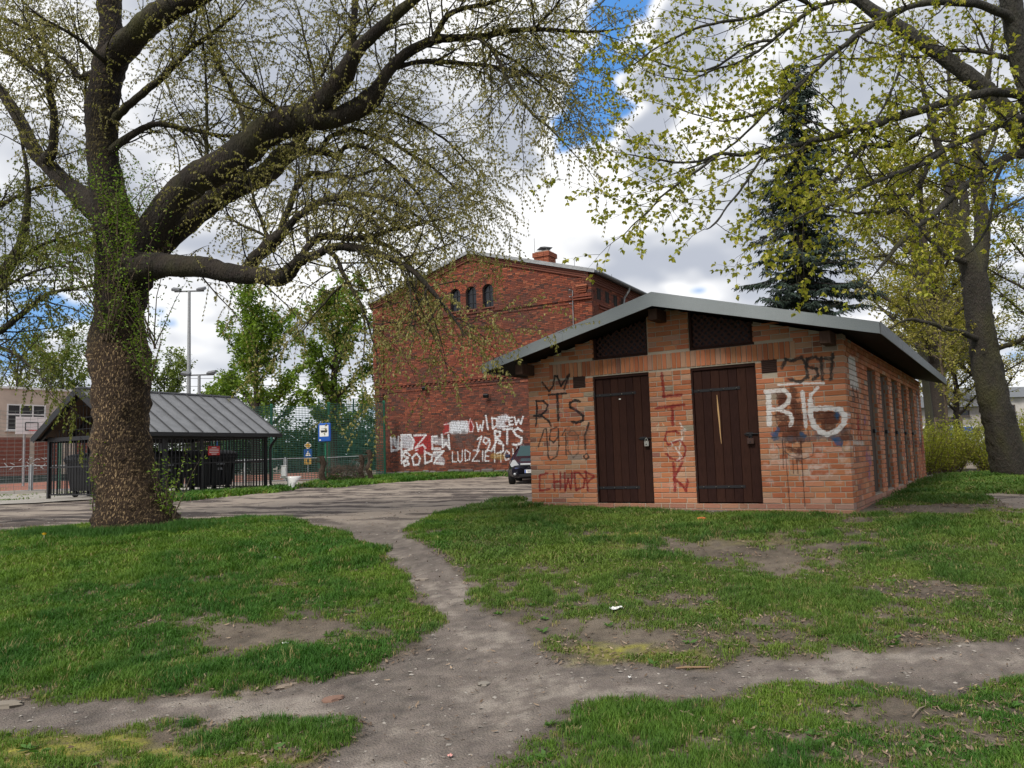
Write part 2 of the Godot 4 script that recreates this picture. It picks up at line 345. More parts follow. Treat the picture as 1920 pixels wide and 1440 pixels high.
const PAINT_FRONT := [
	[Color(0.012, 0.010, 0.012), 0.96, 0.036, 0.012, [0.278, 1.988, 0.401, 1.831, 0.473, 1.895, 0.520, 2.073, 0.569, 2.069, 0.630, 1.901, 0.772, 2.061]],
	[Color(0.012, 0.010, 0.012), 0.96, 0.036, 0.012, [0.792, 2.077, 0.686, 1.845]],
	[Color(0.012, 0.010, 0.012), 0.96, 0.036, 0.012, [0.389, 1.771, 0.722, 1.774]],
	[Color(0.012, 0.010, 0.012), 0.96, 0.050, 0.012, [0.556, 1.769, 0.558, 1.348]],
	[Color(0.012, 0.010, 0.012), 0.96, 0.036, 0.012, [0.145, 1.683, 0.161, 1.560, 0.125, 1.266]],
	[Color(0.012, 0.010, 0.012), 0.96, 0.036, 0.012, [0.145, 1.679, 0.285, 1.674, 0.362, 1.600, 0.339, 1.515, 0.237, 1.451, 0.095, 1.433, 0.255, 1.416, 0.371, 1.341, 0.417, 1.253]],
	[Color(0.012, 0.010, 0.012), 0.96, 0.044, 0.012, [0.964, 1.623, 0.889, 1.653, 0.782, 1.609, 0.789, 1.540, 0.919, 1.465, 1.019, 1.384, 1.006, 1.309, 0.892, 1.281, 0.807, 1.302]],
	[Color(0.030, 0.022, 0.020), 0.90, 0.026, 0.012, [0.155, 0.919, 0.287, 1.207, 0.326, 1.205, 0.335, 0.930, 0.347, 0.741]],
	[Color(0.030, 0.022, 0.020), 0.90, 0.026, 0.012, [0.524, 1.231, 0.405, 1.185, 0.379, 1.031, 0.455, 0.977, 0.537, 1.059, 0.552, 1.195, 0.550, 0.923, 0.504, 0.754, 0.384, 0.689, 0.329, 0.776]],
	[Color(0.030, 0.022, 0.020), 0.90, 0.026, 0.012, [0.687, 1.189, 0.616, 1.090]],
	[Color(0.030, 0.022, 0.020), 0.90, 0.026, 0.012, [0.684, 1.121, 0.679, 0.766]],
	[Color(0.090, 0.060, 0.045), 0.75, 0.022, 0.015, [0.713, 1.120, 0.720, 0.833, 0.811, 0.721, 0.899, 0.794, 0.921, 1.078, 0.811, 1.167, 0.713, 1.120]],
	[Color(0.012, 0.010, 0.012), 0.96, 0.036, 0.012, [1.117, 1.270, 1.034, 1.073, 1.033, 0.856]],
	[Color(0.030, 0.022, 0.020), 0.90, 0.026, 0.012, [1.039, 0.773, 1.000, 0.732, 1.035, 0.690, 1.093, 0.722, 1.067, 0.772, 1.039, 0.773]],
	[Color(0.170, 0.090, 0.060), 0.60, 0.090, 0.060, [0.735, 1.170, 0.925, 1.178]],
	[Color(0.170, 0.090, 0.060), 0.60, 0.090, 0.060, [0.788, 1.083, 0.901, 1.045]],
	[Color(0.170, 0.090, 0.060), 0.60, 0.090, 0.060, [1.019, 1.174, 1.111, 1.137]],
	[Color(0.170, 0.090, 0.060), 0.60, 0.090, 0.060, [1.015, 1.074, 1.087, 1.021]],
	[Color(0.240, 0.012, 0.014), 0.92, 0.034, 0.014, [0.327, 0.477, 0.167, 0.445, 0.156, 0.189, 0.345, 0.213]],
	[Color(0.240, 0.012, 0.014), 0.92, 0.034, 0.014, [0.434, 0.467, 0.442, 0.196]],
	[Color(0.240, 0.012, 0.014), 0.92, 0.034, 0.014, [0.429, 0.331, 0.555, 0.339]],
	[Color(0.240, 0.012, 0.014), 0.92, 0.034, 0.014, [0.561, 0.482, 0.549, 0.204]],
	[Color(0.240, 0.012, 0.014), 0.92, 0.034, 0.014, [0.638, 0.481, 0.636, 0.195, 0.701, 0.379, 0.741, 0.203, 0.772, 0.479]],
	[Color(0.240, 0.012, 0.014), 0.92, 0.034, 0.014, [0.819, 0.478, 0.835, 0.194, 0.978, 0.243, 1.003, 0.375, 0.895, 0.477, 0.819, 0.478]],
	[Color(0.240, 0.012, 0.014), 0.92, 0.034, 0.014, [1.026, 0.474, 1.050, 0.185]],
	[Color(0.240, 0.012, 0.014), 0.92, 0.034, 0.014, [1.008, 0.491, 1.171, 0.414, 1.056, 0.325]],
	[Color(0.300, 0.120, 0.170), 0.35, 0.050, 0.050, [0.381, 1.582, 0.540, 1.606]],
	[Color(0.300, 0.120, 0.170), 0.35, 0.050, 0.050, [0.710, 1.494, 0.742, 1.356]],
	[Color(0.300, 0.120, 0.170), 0.35, 0.050, 0.050, [0.867, 1.586, 0.900, 1.466]],
	[Color(0.300, 0.120, 0.170), 0.35, 0.050, 0.050, [0.635, 1.549, 0.590, 1.398]],
	[Color(0.240, 0.012, 0.014), 0.90, 0.046, 0.020, [2.392, 1.964, 2.410, 1.610, 2.682, 1.614]],
	[Color(0.240, 0.012, 0.014), 0.90, 0.046, 0.020, [2.281, 1.436, 2.721, 1.466]],
	[Color(0.240, 0.012, 0.014), 0.90, 0.046, 0.020, [2.531, 1.432, 2.530, 1.174]],
	[Color(0.240, 0.012, 0.014), 0.90, 0.046, 0.020, [2.511, 0.593, 2.514, 0.182]],
	[Color(0.240, 0.012, 0.014), 0.90, 0.046, 0.020, [2.651, 0.590, 2.499, 0.360, 2.612, 0.281, 2.688, 0.182]],
	[Color(0.240, 0.012, 0.014), 0.90, 0.046, 0.020, [2.719, 0.335, 2.688, 0.193]],
	[Color(0.240, 0.012, 0.014), 0.90, 0.032, 0.016, [2.617, 1.036, 2.572, 1.071, 2.430, 1.066, 2.388, 0.955, 2.443, 0.875, 2.635, 0.935, 2.711, 0.832, 2.692, 0.700, 2.595, 0.625, 2.457, 0.673, 2.401, 0.741]],
	[Color(0.720, 0.660, 0.620), 0.80, 0.022, 0.020, [2.648, 1.191, 2.667, 1.100, 2.723, 1.076]],
	[Color(0.720, 0.660, 0.620), 0.80, 0.022, 0.020, [2.671, 0.967, 2.604, 0.791, 2.619, 0.635]],
	[Color(0.720, 0.660, 0.620), 0.80, 0.022, 0.020, [2.517, 0.928, 2.671, 0.956]],
	[Color(0.720, 0.660, 0.620), 0.80, 0.022, 0.020, [2.656, 1.123, 2.670, 0.944]],
	[Color(0.720, 0.660, 0.620), 0.80, 0.022, 0.020, [2.548, 0.837, 2.634, 0.701]],
	[Color(0.720, 0.660, 0.620), 0.80, 0.022, 0.020, [2.572, 0.636, 2.656, 0.679]],
	[Color(0.720, 0.660, 0.620), 0.80, 0.022, 0.020, [2.481, 0.918, 2.514, 0.861]],
	[Color(0.720, 0.660, 0.620), 0.80, 0.022, 0.020, [2.713, 1.098, 2.657, 1.145]],
	[Color(0.700, 0.620, 0.450), 0.60, 0.016, 0.015, [2.267, 1.164, 2.316, 1.184]],
	[Color(0.700, 0.620, 0.450), 0.60, 0.016, 0.015, [2.365, 1.204, 2.387, 1.158]],
	[Color(0.700, 0.620, 0.450), 0.60, 0.016, 0.015, [2.290, 1.140, 2.275, 1.095]],
	[Color(0.100, 0.030, 0.016), 0.86, 0.160, 0.040, [4.154, 1.536, 4.188, 1.429, 4.164, 1.367]],
	[Color(0.100, 0.030, 0.016), 0.86, 0.120, 0.040, [4.318, 1.566, 4.305, 1.359]],
	[Color(0.100, 0.030, 0.016), 0.86, 0.140, 0.040, [4.345, 1.356, 4.368, 1.065]],
	[Color(0.100, 0.030, 0.016), 0.86, 0.120, 0.040, [4.094, 1.225, 4.455, 1.185]],
	[Color(0.100, 0.030, 0.016), 0.86, 0.200, 0.040, [4.167, 1.075, 4.259, 0.925]],
	[Color(0.100, 0.030, 0.016), 0.86, 0.140, 0.040, [4.285, 1.028, 4.397, 0.899]],
	[Color(0.100, 0.030, 0.016), 0.86, 0.200, 0.040, [4.632, 1.196, 4.804, 1.166, 4.758, 1.047]],
	[Color(0.100, 0.030, 0.016), 0.86, 0.130, 0.040, [4.928, 1.019, 4.958, 0.898]],
	[Color(0.100, 0.030, 0.016), 0.86, 0.080, 0.040, [4.209, 0.762, 4.346, 0.716, 4.340, 0.614]],
	[Color(0.060, 0.022, 0.016), 0.85, 0.014, 0.006, [4.138, 0.930, 4.142, 0.660]],
	[Color(0.060, 0.022, 0.016), 0.85, 0.014, 0.006, [4.164, 0.867, 4.178, -0.081]],
	[Color(0.060, 0.022, 0.016), 0.85, 0.014, 0.006, [4.375, 0.921, 4.383, -0.039]],
	[Color(0.060, 0.022, 0.016), 0.85, 0.014, 0.006, [4.134, 0.868, 4.123, 0.474]],
	[Color(0.060, 0.022, 0.016), 0.85, 0.014, 0.006, [4.388, 0.879, 4.379, 0.286]],
	[Color(0.060, 0.022, 0.016), 0.85, 0.014, 0.006, [4.260, 0.616, 4.258, 0.410]],
	[Color(0.060, 0.022, 0.016), 0.85, 0.014, 0.006, [4.156, 0.722, 4.223, 0.658, 4.399, 0.602, 4.530, 0.650, 4.550, 0.812]],
	[Color(0.060, 0.022, 0.016), 0.85, 0.014, 0.006, [4.049, 0.819, 4.087, 0.766]],
	[Color(0.060, 0.022, 0.016), 0.85, 0.014, 0.006, [4.310, 0.615, 4.318, 0.409]],
	[Color(0.060, 0.022, 0.016), 0.85, 0.014, 0.006, [4.484, 1.019, 4.503, 0.854]],
	[Color(0.020, 0.090, 0.220), 0.85, 0.090, 0.030, [4.027, 0.956, 4.035, 0.924]],
	[Color(0.020, 0.090, 0.220), 0.85, 0.050, 0.030, [4.083, 1.037, 4.059, 0.975]],
	[Color(0.020, 0.090, 0.220), 0.85, 0.070, 0.030, [4.400, 0.951, 4.437, 0.908]],
	[Color(0.020, 0.090, 0.220), 0.85, 0.060, 0.030, [4.889, 1.243, 4.871, 1.163]],
	[Color(0.020, 0.090, 0.220), 0.85, 0.090, 0.030, [4.852, 0.862, 4.886, 0.810]],
	[Color(0.020, 0.090, 0.220), 0.85, 0.050, 0.030, [4.814, 0.873, 4.832, 0.852]],
	[Color(0.100, 0.100, 0.130), 0.60, 0.070, 0.040, [4.013, 0.904, 4.237, 0.895, 4.613, 0.891]],
	[Color(0.100, 0.100, 0.130), 0.60, 0.050, 0.040, [4.562, 1.015, 4.634, 0.911, 4.806, 0.894, 4.983, 0.997]],
	[Color(0.780, 0.760, 0.760), 0.93, 0.030, 0.012, [4.120, 1.660, 4.404, 1.660, 4.738, 1.639]],
	[Color(0.780, 0.760, 0.760), 0.93, 0.075, 0.012, [3.979, 1.548, 3.967, 1.105]],
	[Color(0.780, 0.760, 0.760), 0.93, 0.060, 0.012, [3.939, 1.576, 4.197, 1.579, 4.264, 1.507, 4.248, 1.404, 4.120, 1.318, 3.976, 1.315]],
	[Color(0.780, 0.760, 0.760), 0.93, 0.060, 0.012, [4.120, 1.311, 4.268, 1.236, 4.283, 1.152, 4.258, 1.081]],
	[Color(0.780, 0.760, 0.760), 0.93, 0.055, 0.012, [4.446, 1.536, 4.463, 1.061]],
	[Color(0.780, 0.760, 0.760), 0.93, 0.040, 0.012, [4.656, 1.583, 4.573, 1.507, 4.532, 1.407]],
	[Color(0.780, 0.760, 0.760), 0.93, 0.075, 0.012, [4.543, 1.406, 4.536, 1.222, 4.566, 1.077, 4.638, 0.982, 4.732, 0.937, 4.869, 0.982, 4.960, 1.078, 4.976, 1.177, 4.925, 1.261, 4.774, 1.294, 4.579, 1.291]],
	[Color(0.780, 0.760, 0.760), 0.93, 0.020, 0.012, [4.544, 1.509, 4.521, 1.305]],
	[Color(0.720, 0.600, 0.540), 0.36, 0.058, 0.050, [4.954, 0.514, 5.036, 0.517]],
	[Color(0.720, 0.600, 0.540), 0.28, 0.061, 0.050, [4.982, 0.794, 5.015, 0.797]],
	[Color(0.720, 0.600, 0.540), 0.33, 0.030, 0.050, [4.828, 0.290, 4.855, 0.292]],
	[Color(0.720, 0.600, 0.540), 0.43, 0.061, 0.050, [3.907, 0.314, 3.956, 0.308]],
	[Color(0.720, 0.600, 0.540), 0.20, 0.059, 0.050, [4.086, 0.788, 4.147, 0.787]],
	[Color(0.720, 0.600, 0.540), 0.18, 0.036, 0.050, [4.462, 0.318, 4.515, 0.317]],
	[Color(0.720, 0.600, 0.540), 0.34, 0.046, 0.050, [4.468, 0.477, 4.512, 0.474]],
	[Color(0.720, 0.600, 0.540), 0.30, 0.057, 0.050, [4.751, 0.711, 4.793, 0.714]],
	[Color(0.720, 0.600, 0.540), 0.26, 0.056, 0.050, [4.502, 0.483, 4.582, 0.486]],
	[Color(0.720, 0.600, 0.540), 0.28, 0.063, 0.050, [4.453, 0.718, 4.535, 0.717]],
	[Color(0.720, 0.600, 0.540), 0.32, 0.064, 0.050, [4.892, 0.589, 4.930, 0.583]],
	[Color(0.720, 0.600, 0.540), 0.22, 0.059, 0.050, [4.565, 0.767, 4.623, 0.758]],
	[Color(0.720, 0.600, 0.540), 0.31, 0.035, 0.050, [4.458, 0.495, 4.478, 0.493]],
	[Color(0.720, 0.600, 0.540), 0.18, 0.057, 0.050, [4.282, 0.411, 4.302, 0.410]],
	[Color(0.720, 0.600, 0.540), 0.39, 0.050, 0.050, [4.514, 0.367, 4.564, 0.359]],
	[Color(0.720, 0.600, 0.540), 0.41, 0.044, 0.050, [4.642, 0.730, 4.684, 0.734]],
	[Color(0.720, 0.600, 0.540), 0.28, 0.040, 0.050, [4.418, 0.607, 4.479, 0.607]],
	[Color(0.720, 0.600, 0.540), 0.34, 0.033, 0.050, [4.341, 0.338, 4.428, 0.333]],
	[Color(0.720, 0.600, 0.540), 0.17, 0.054, 0.050, [4.633, 0.375, 4.673, 0.380]],
	[Color(0.720, 0.600, 0.540), 0.43, 0.037, 0.050, [4.722, 0.390, 4.766, 0.382]],
	[Color(0.720, 0.600, 0.540), 0.44, 0.069, 0.050, [4.398, 0.411, 4.469, 0.418]],
	[Color(0.720, 0.600, 0.540), 0.35, 0.051, 0.050, [3.887, 0.539, 3.906, 0.536]],
	[Color(0.720, 0.600, 0.540), 0.37, 0.030, 0.050, [4.386, 0.672, 4.472, 0.676]],
	[Color(0.720, 0.600, 0.540), 0.38, 0.044, 0.050, [4.599, 0.658, 4.643, 0.650]],
	[Color(0.720, 0.600, 0.540), 0.27, 0.061, 0.050, [4.687, 0.517, 4.715, 0.509]],
	[Color(0.720, 0.600, 0.540), 0.40, 0.034, 0.050, [3.968, 0.759, 4.040, 0.751]],
	[Color(0.720, 0.600, 0.540), 0.28, 0.045, 0.050, [4.755, 0.445, 4.794, 0.439]],
	[Color(0.720, 0.600, 0.540), 0.43, 0.069, 0.050, [4.256, 0.649, 4.341, 0.642]],
	[Color(0.720, 0.600, 0.540), 0.41, 0.065, 0.050, [3.985, 0.782, 4.043, 0.778]],
	[Color(0.720, 0.600, 0.540), 0.25, 0.040, 0.050, [4.955, 0.719, 4.986, 0.721]],
	[Color(0.720, 0.600, 0.540), 0.31, 0.068, 0.050, [4.012, 0.627, 4.031, 0.628]],
	[Color(0.720, 0.600, 0.540), 0.37, 0.063, 0.050, [4.580, 0.488, 4.662, 0.489]],
	[Color(0.720, 0.600, 0.540), 0.37, 0.043, 0.050, [4.902, 0.703, 4.945, 0.696]],
	[Color(0.720, 0.600, 0.540), 0.17, 0.064, 0.050, [4.853, 0.715, 4.884, 0.717]],
	[Color(0.720, 0.600, 0.540), 0.29, 0.039, 0.050, [4.332, 0.675, 4.357, 0.673]],
	[Color(0.720, 0.600, 0.540), 0.26, 0.068, 0.050, [4.106, 0.551, 4.194, 0.557]],
	[Color(0.720, 0.600, 0.540), 0.43, 0.050, 0.050, [4.496, 0.496, 4.581, 0.490]],
	[Color(0.720, 0.600, 0.540), 0.43, 0.049, 0.050, [4.957, 0.416, 5.038, 0.412]],
	[Color(0.720, 0.600, 0.540), 0.32, 0.041, 0.050, [4.082, 0.592, 4.163, 0.596]],
	[Color(0.720, 0.600, 0.540), 0.27, 0.032, 0.050, [4.152, 0.758, 4.185, 0.752]],
	[Color(0.720, 0.600, 0.540), 0.19, 0.033, 0.050, [4.334, 0.517, 4.397, 0.521]],
	[Color(0.720, 0.600, 0.540), 0.41, 0.053, 0.050, [4.989, 0.742, 5.034, 0.749]],
	[Color(0.720, 0.600, 0.540), 0.25, 0.054, 0.050, [4.876, 0.600, 4.903, 0.607]],
	[Color(0.720, 0.600, 0.540), 0.28, 0.038, 0.050, [4.601, 0.489, 4.633, 0.496]],
	[Color(0.720, 0.600, 0.540), 0.21, 0.048, 0.050, [4.540, 0.577, 4.616, 0.572]],
	[Color(0.720, 0.600, 0.540), 0.22, 0.045, 0.050, [3.954, 0.639, 4.023, 0.636]],
	[Color(0.700, 0.580, 0.500), 0.27, 0.040, 0.050, [2.427, 0.254, 2.490, 0.253]],
	[Color(0.700, 0.580, 0.500), 0.19, 0.040, 0.050, [2.461, 0.713, 2.513, 0.711]],
	[Color(0.700, 0.580, 0.500), 0.26, 0.040, 0.050, [2.493, 0.404, 2.561, 0.403]],
	[Color(0.700, 0.580, 0.500), 0.16, 0.040, 0.050, [2.249, 0.235, 2.304, 0.234]],
	[Color(0.700, 0.580, 0.500), 0.21, 0.040, 0.050, [2.636, 0.518, 2.683, 0.518]],
	[Color(0.700, 0.580, 0.500), 0.11, 0.040, 0.050, [2.285, 0.601, 2.327, 0.600]],
	[Color(0.700, 0.580, 0.500), 0.29, 0.040, 0.050, [2.637, 0.617, 2.680, 0.616]],
	[Color(0.700, 0.580, 0.500), 0.21, 0.040, 0.050, [2.726, 0.650, 2.764, 0.649]],
	[Color(0.700, 0.580, 0.500), 0.12, 0.040, 0.050, [2.250, 0.309, 2.286, 0.309]],
	[Color(0.700, 0.580, 0.500), 0.21, 0.040, 0.050, [2.620, 0.492, 2.640, 0.492]],
	[Color(0.700, 0.580, 0.500), 0.15, 0.040, 0.050, [2.672, 0.813, 2.724, 0.811]],
	[Color(0.700, 0.580, 0.500), 0.29, 0.040, 0.050, [2.470, 0.792, 2.517, 0.790]],
	[Color(0.700, 0.580, 0.500), 0.29, 0.040, 0.050, [2.390, 0.800, 2.453, 0.798]],
	[Color(0.700, 0.580, 0.500), 0.25, 0.040, 0.050, [2.476, 0.232, 2.541, 0.232]],
	[Color(0.040, 0.035, 0.035), 0.95, 0.046, 0.020, [4.196, 1.890, 4.244, 2.012, 4.333, 1.983, 4.446, 2.015]],
	[Color(0.040, 0.035, 0.035), 0.95, 0.046, 0.020, [4.466, 2.023, 4.519, 1.904, 4.528, 1.737, 4.426, 1.683, 4.277, 1.726]],
	[Color(0.040, 0.035, 0.035), 0.95, 0.046, 0.020, [4.653, 2.006, 4.544, 1.995, 4.518, 1.894, 4.653, 1.841, 4.667, 1.747, 4.595, 1.701]],
	[Color(0.040, 0.035, 0.035), 0.95, 0.046, 0.020, [4.721, 1.989, 4.722, 1.691]],
	[Color(0.040, 0.035, 0.035), 0.95, 0.046, 0.020, [4.662, 1.985, 4.874, 1.965]],
	[Color(0.040, 0.035, 0.035), 0.95, 0.046, 0.020, [4.879, 2.036, 4.827, 1.673]],
]
const PAINT_SIDE := [
	[Color(0.660, 0.660, 0.620), 0.85, 0.100, 0.020, [0.350, 1.620, 0.980, 1.620]],
	[Color(0.660, 0.660, 0.620), 0.85, 0.100, 0.020, [0.350, 1.705, 0.950, 1.705]],
	[Color(0.660, 0.660, 0.620), 0.85, 0.100, 0.020, [0.350, 1.790, 0.920, 1.790]],
	[Color(0.660, 0.660, 0.620), 0.85, 0.100, 0.020, [0.350, 1.875, 0.890, 1.875]],
	[Color(0.660, 0.660, 0.620), 0.85, 0.100, 0.020, [0.350, 1.960, 0.860, 1.960]],
	[Color(0.660, 0.660, 0.620), 0.85, 0.080, 0.020, [0.450, 2.000, 0.850, 2.000]],
	[Color(0.030, 0.030, 0.030), 0.80, 0.090, 0.030, [0.500, 1.580, 0.620, 1.450]],
	[Color(0.030, 0.030, 0.030), 0.80, 0.080, 0.030, [0.850, 1.560, 0.900, 1.420]],
	[Color(0.030, 0.030, 0.030), 0.85, 0.020, 0.010, [0.480, 1.600, 0.500, 0.931]],
	[Color(0.030, 0.030, 0.030), 0.85, 0.020, 0.010, [0.600, 1.600, 0.620, 1.181]],
	[Color(0.030, 0.030, 0.030), 0.85, 0.020, 0.010, [0.720, 1.600, 0.740, 1.100]],
	[Color(0.030, 0.030, 0.030), 0.85, 0.020, 0.010, [0.860, 1.600, 0.880, 0.969]],
	[Color(0.030, 0.030, 0.030), 0.85, 0.020, 0.010, [0.980, 1.600, 1.000, 0.800]],
	[Color(0.600, 0.600, 0.580), 0.70, 0.030, 0.010, [1.050, 1.600, 1.080, 0.950]],
	[Color(0.600, 0.600, 0.580), 0.60, 0.050, 0.020, [0.300, 0.980, 0.300, 0.600]],
	[Color(0.600, 0.580, 0.550), 0.60, 0.070, 0.020, [0.300, 0.820, 1.050, 0.800]],
	[Color(0.330, 0.030, 0.020), 0.90, 0.160, 0.020, [0.750, 1.050, 0.800, 1.150]],
	[Color(0.330, 0.030, 0.020), 0.90, 0.070, 0.020, [0.720, 1.000, 0.680, 0.860]],
	[Color(0.330, 0.030, 0.020), 0.90, 0.070, 0.020, [0.850, 1.000, 0.950, 0.870]],
	[Color(0.160, 0.090, 0.260), 0.60, 0.130, 0.060, [1.350, 1.120, 1.410, 1.170]],
	[Color(0.160, 0.090, 0.260), 0.60, 0.130, 0.060, [1.500, 0.550, 1.560, 0.600]],
	[Color(0.160, 0.090, 0.260), 0.60, 0.130, 0.060, [1.420, 0.320, 1.480, 0.370]],
	[Color(0.160, 0.090, 0.260), 0.60, 0.130, 0.060, [1.600, 0.500, 1.660, 0.550]],
	[Color(0.160, 0.090, 0.260), 0.60, 0.130, 0.060, [1.300, 0.600, 1.360, 0.650]],
	[Color(0.500, 0.550, 0.580), 0.80, 0.300, 0.050, [9.200, 0.950, 9.250, 1.750]],
	[Color(0.030, 0.060, 0.090), 0.90, 0.070, 0.020, [9.000, 0.900, 8.980, 1.500, 9.100, 1.950, 9.350, 1.900, 9.500, 1.500, 9.450, 0.900, 9.250, 0.700, 9.000, 0.900]],
	[Color(0.030, 0.060, 0.090), 0.90, 0.050, 0.020, [9.200, 0.900, 9.220, 1.700]],
	[Color(0.030, 0.050, 0.070), 0.90, 0.160, 0.030, [9.300, 0.620, 9.320, 0.800]],
	[Color(0.360, 0.050, 0.030), 0.80, 0.300, 0.080, [9.500, 0.550, 9.600, 0.650]],
	[Color(0.360, 0.050, 0.030), 0.50, 0.200, 0.100, [9.300, 0.100, 9.400, 0.400]],
	[Color(0.100, 0.050, 0.100), 0.70, 0.090, 0.050, [2.980, 1.500, 3.100, 1.620]],
	[Color(0.050, 0.050, 0.050), 0.70, 0.090, 0.050, [3.100, 1.000, 3.220, 1.120]],
	[Color(0.600, 0.600, 0.600), 0.70, 0.090, 0.050, [4.400, 1.300, 4.520, 1.420]],
	[Color(0.300, 0.100, 0.050), 0.70, 0.090, 0.050, [4.500, 0.700, 4.620, 0.820]],
	[Color(0.100, 0.100, 0.120), 0.70, 0.090, 0.050, [5.850, 1.000, 5.970, 1.120]],
	[Color(0.300, 0.050, 0.050), 0.70, 0.090, 0.050, [5.900, 0.500, 6.020, 0.620]],
	[Color(0.350, 0.050, 0.030), 0.70, 0.090, 0.050, [7.300, 1.500, 7.420, 1.620]],
	[Color(0.050, 0.050, 0.060), 0.70, 0.090, 0.050, [7.250, 1.100, 7.370, 1.220]],
	[Color(0.050, 0.050, 0.060), 0.70, 0.090, 0.050, [7.300, 0.750, 7.420, 0.870]],
	[Color(0.050, 0.050, 0.060), 0.70, 0.090, 0.050, [7.300, 0.500, 7.420, 0.620]],
	[Color(0.550, 0.550, 0.550), 0.70, 0.090, 0.050, [4.450, 1.700, 4.570, 1.820]],
	[Color(0.500, 0.200, 0.200), 0.70, 0.090, 0.050, [5.800, 1.550, 5.920, 1.670]],
	[Color(0.500, 0.500, 0.500), 0.70, 0.090, 0.050, [8.700, 1.200, 8.820, 1.320]],
	[Color(0.100, 0.100, 0.120), 0.70, 0.090, 0.050, [8.800, 0.600, 8.920, 0.720]],
]
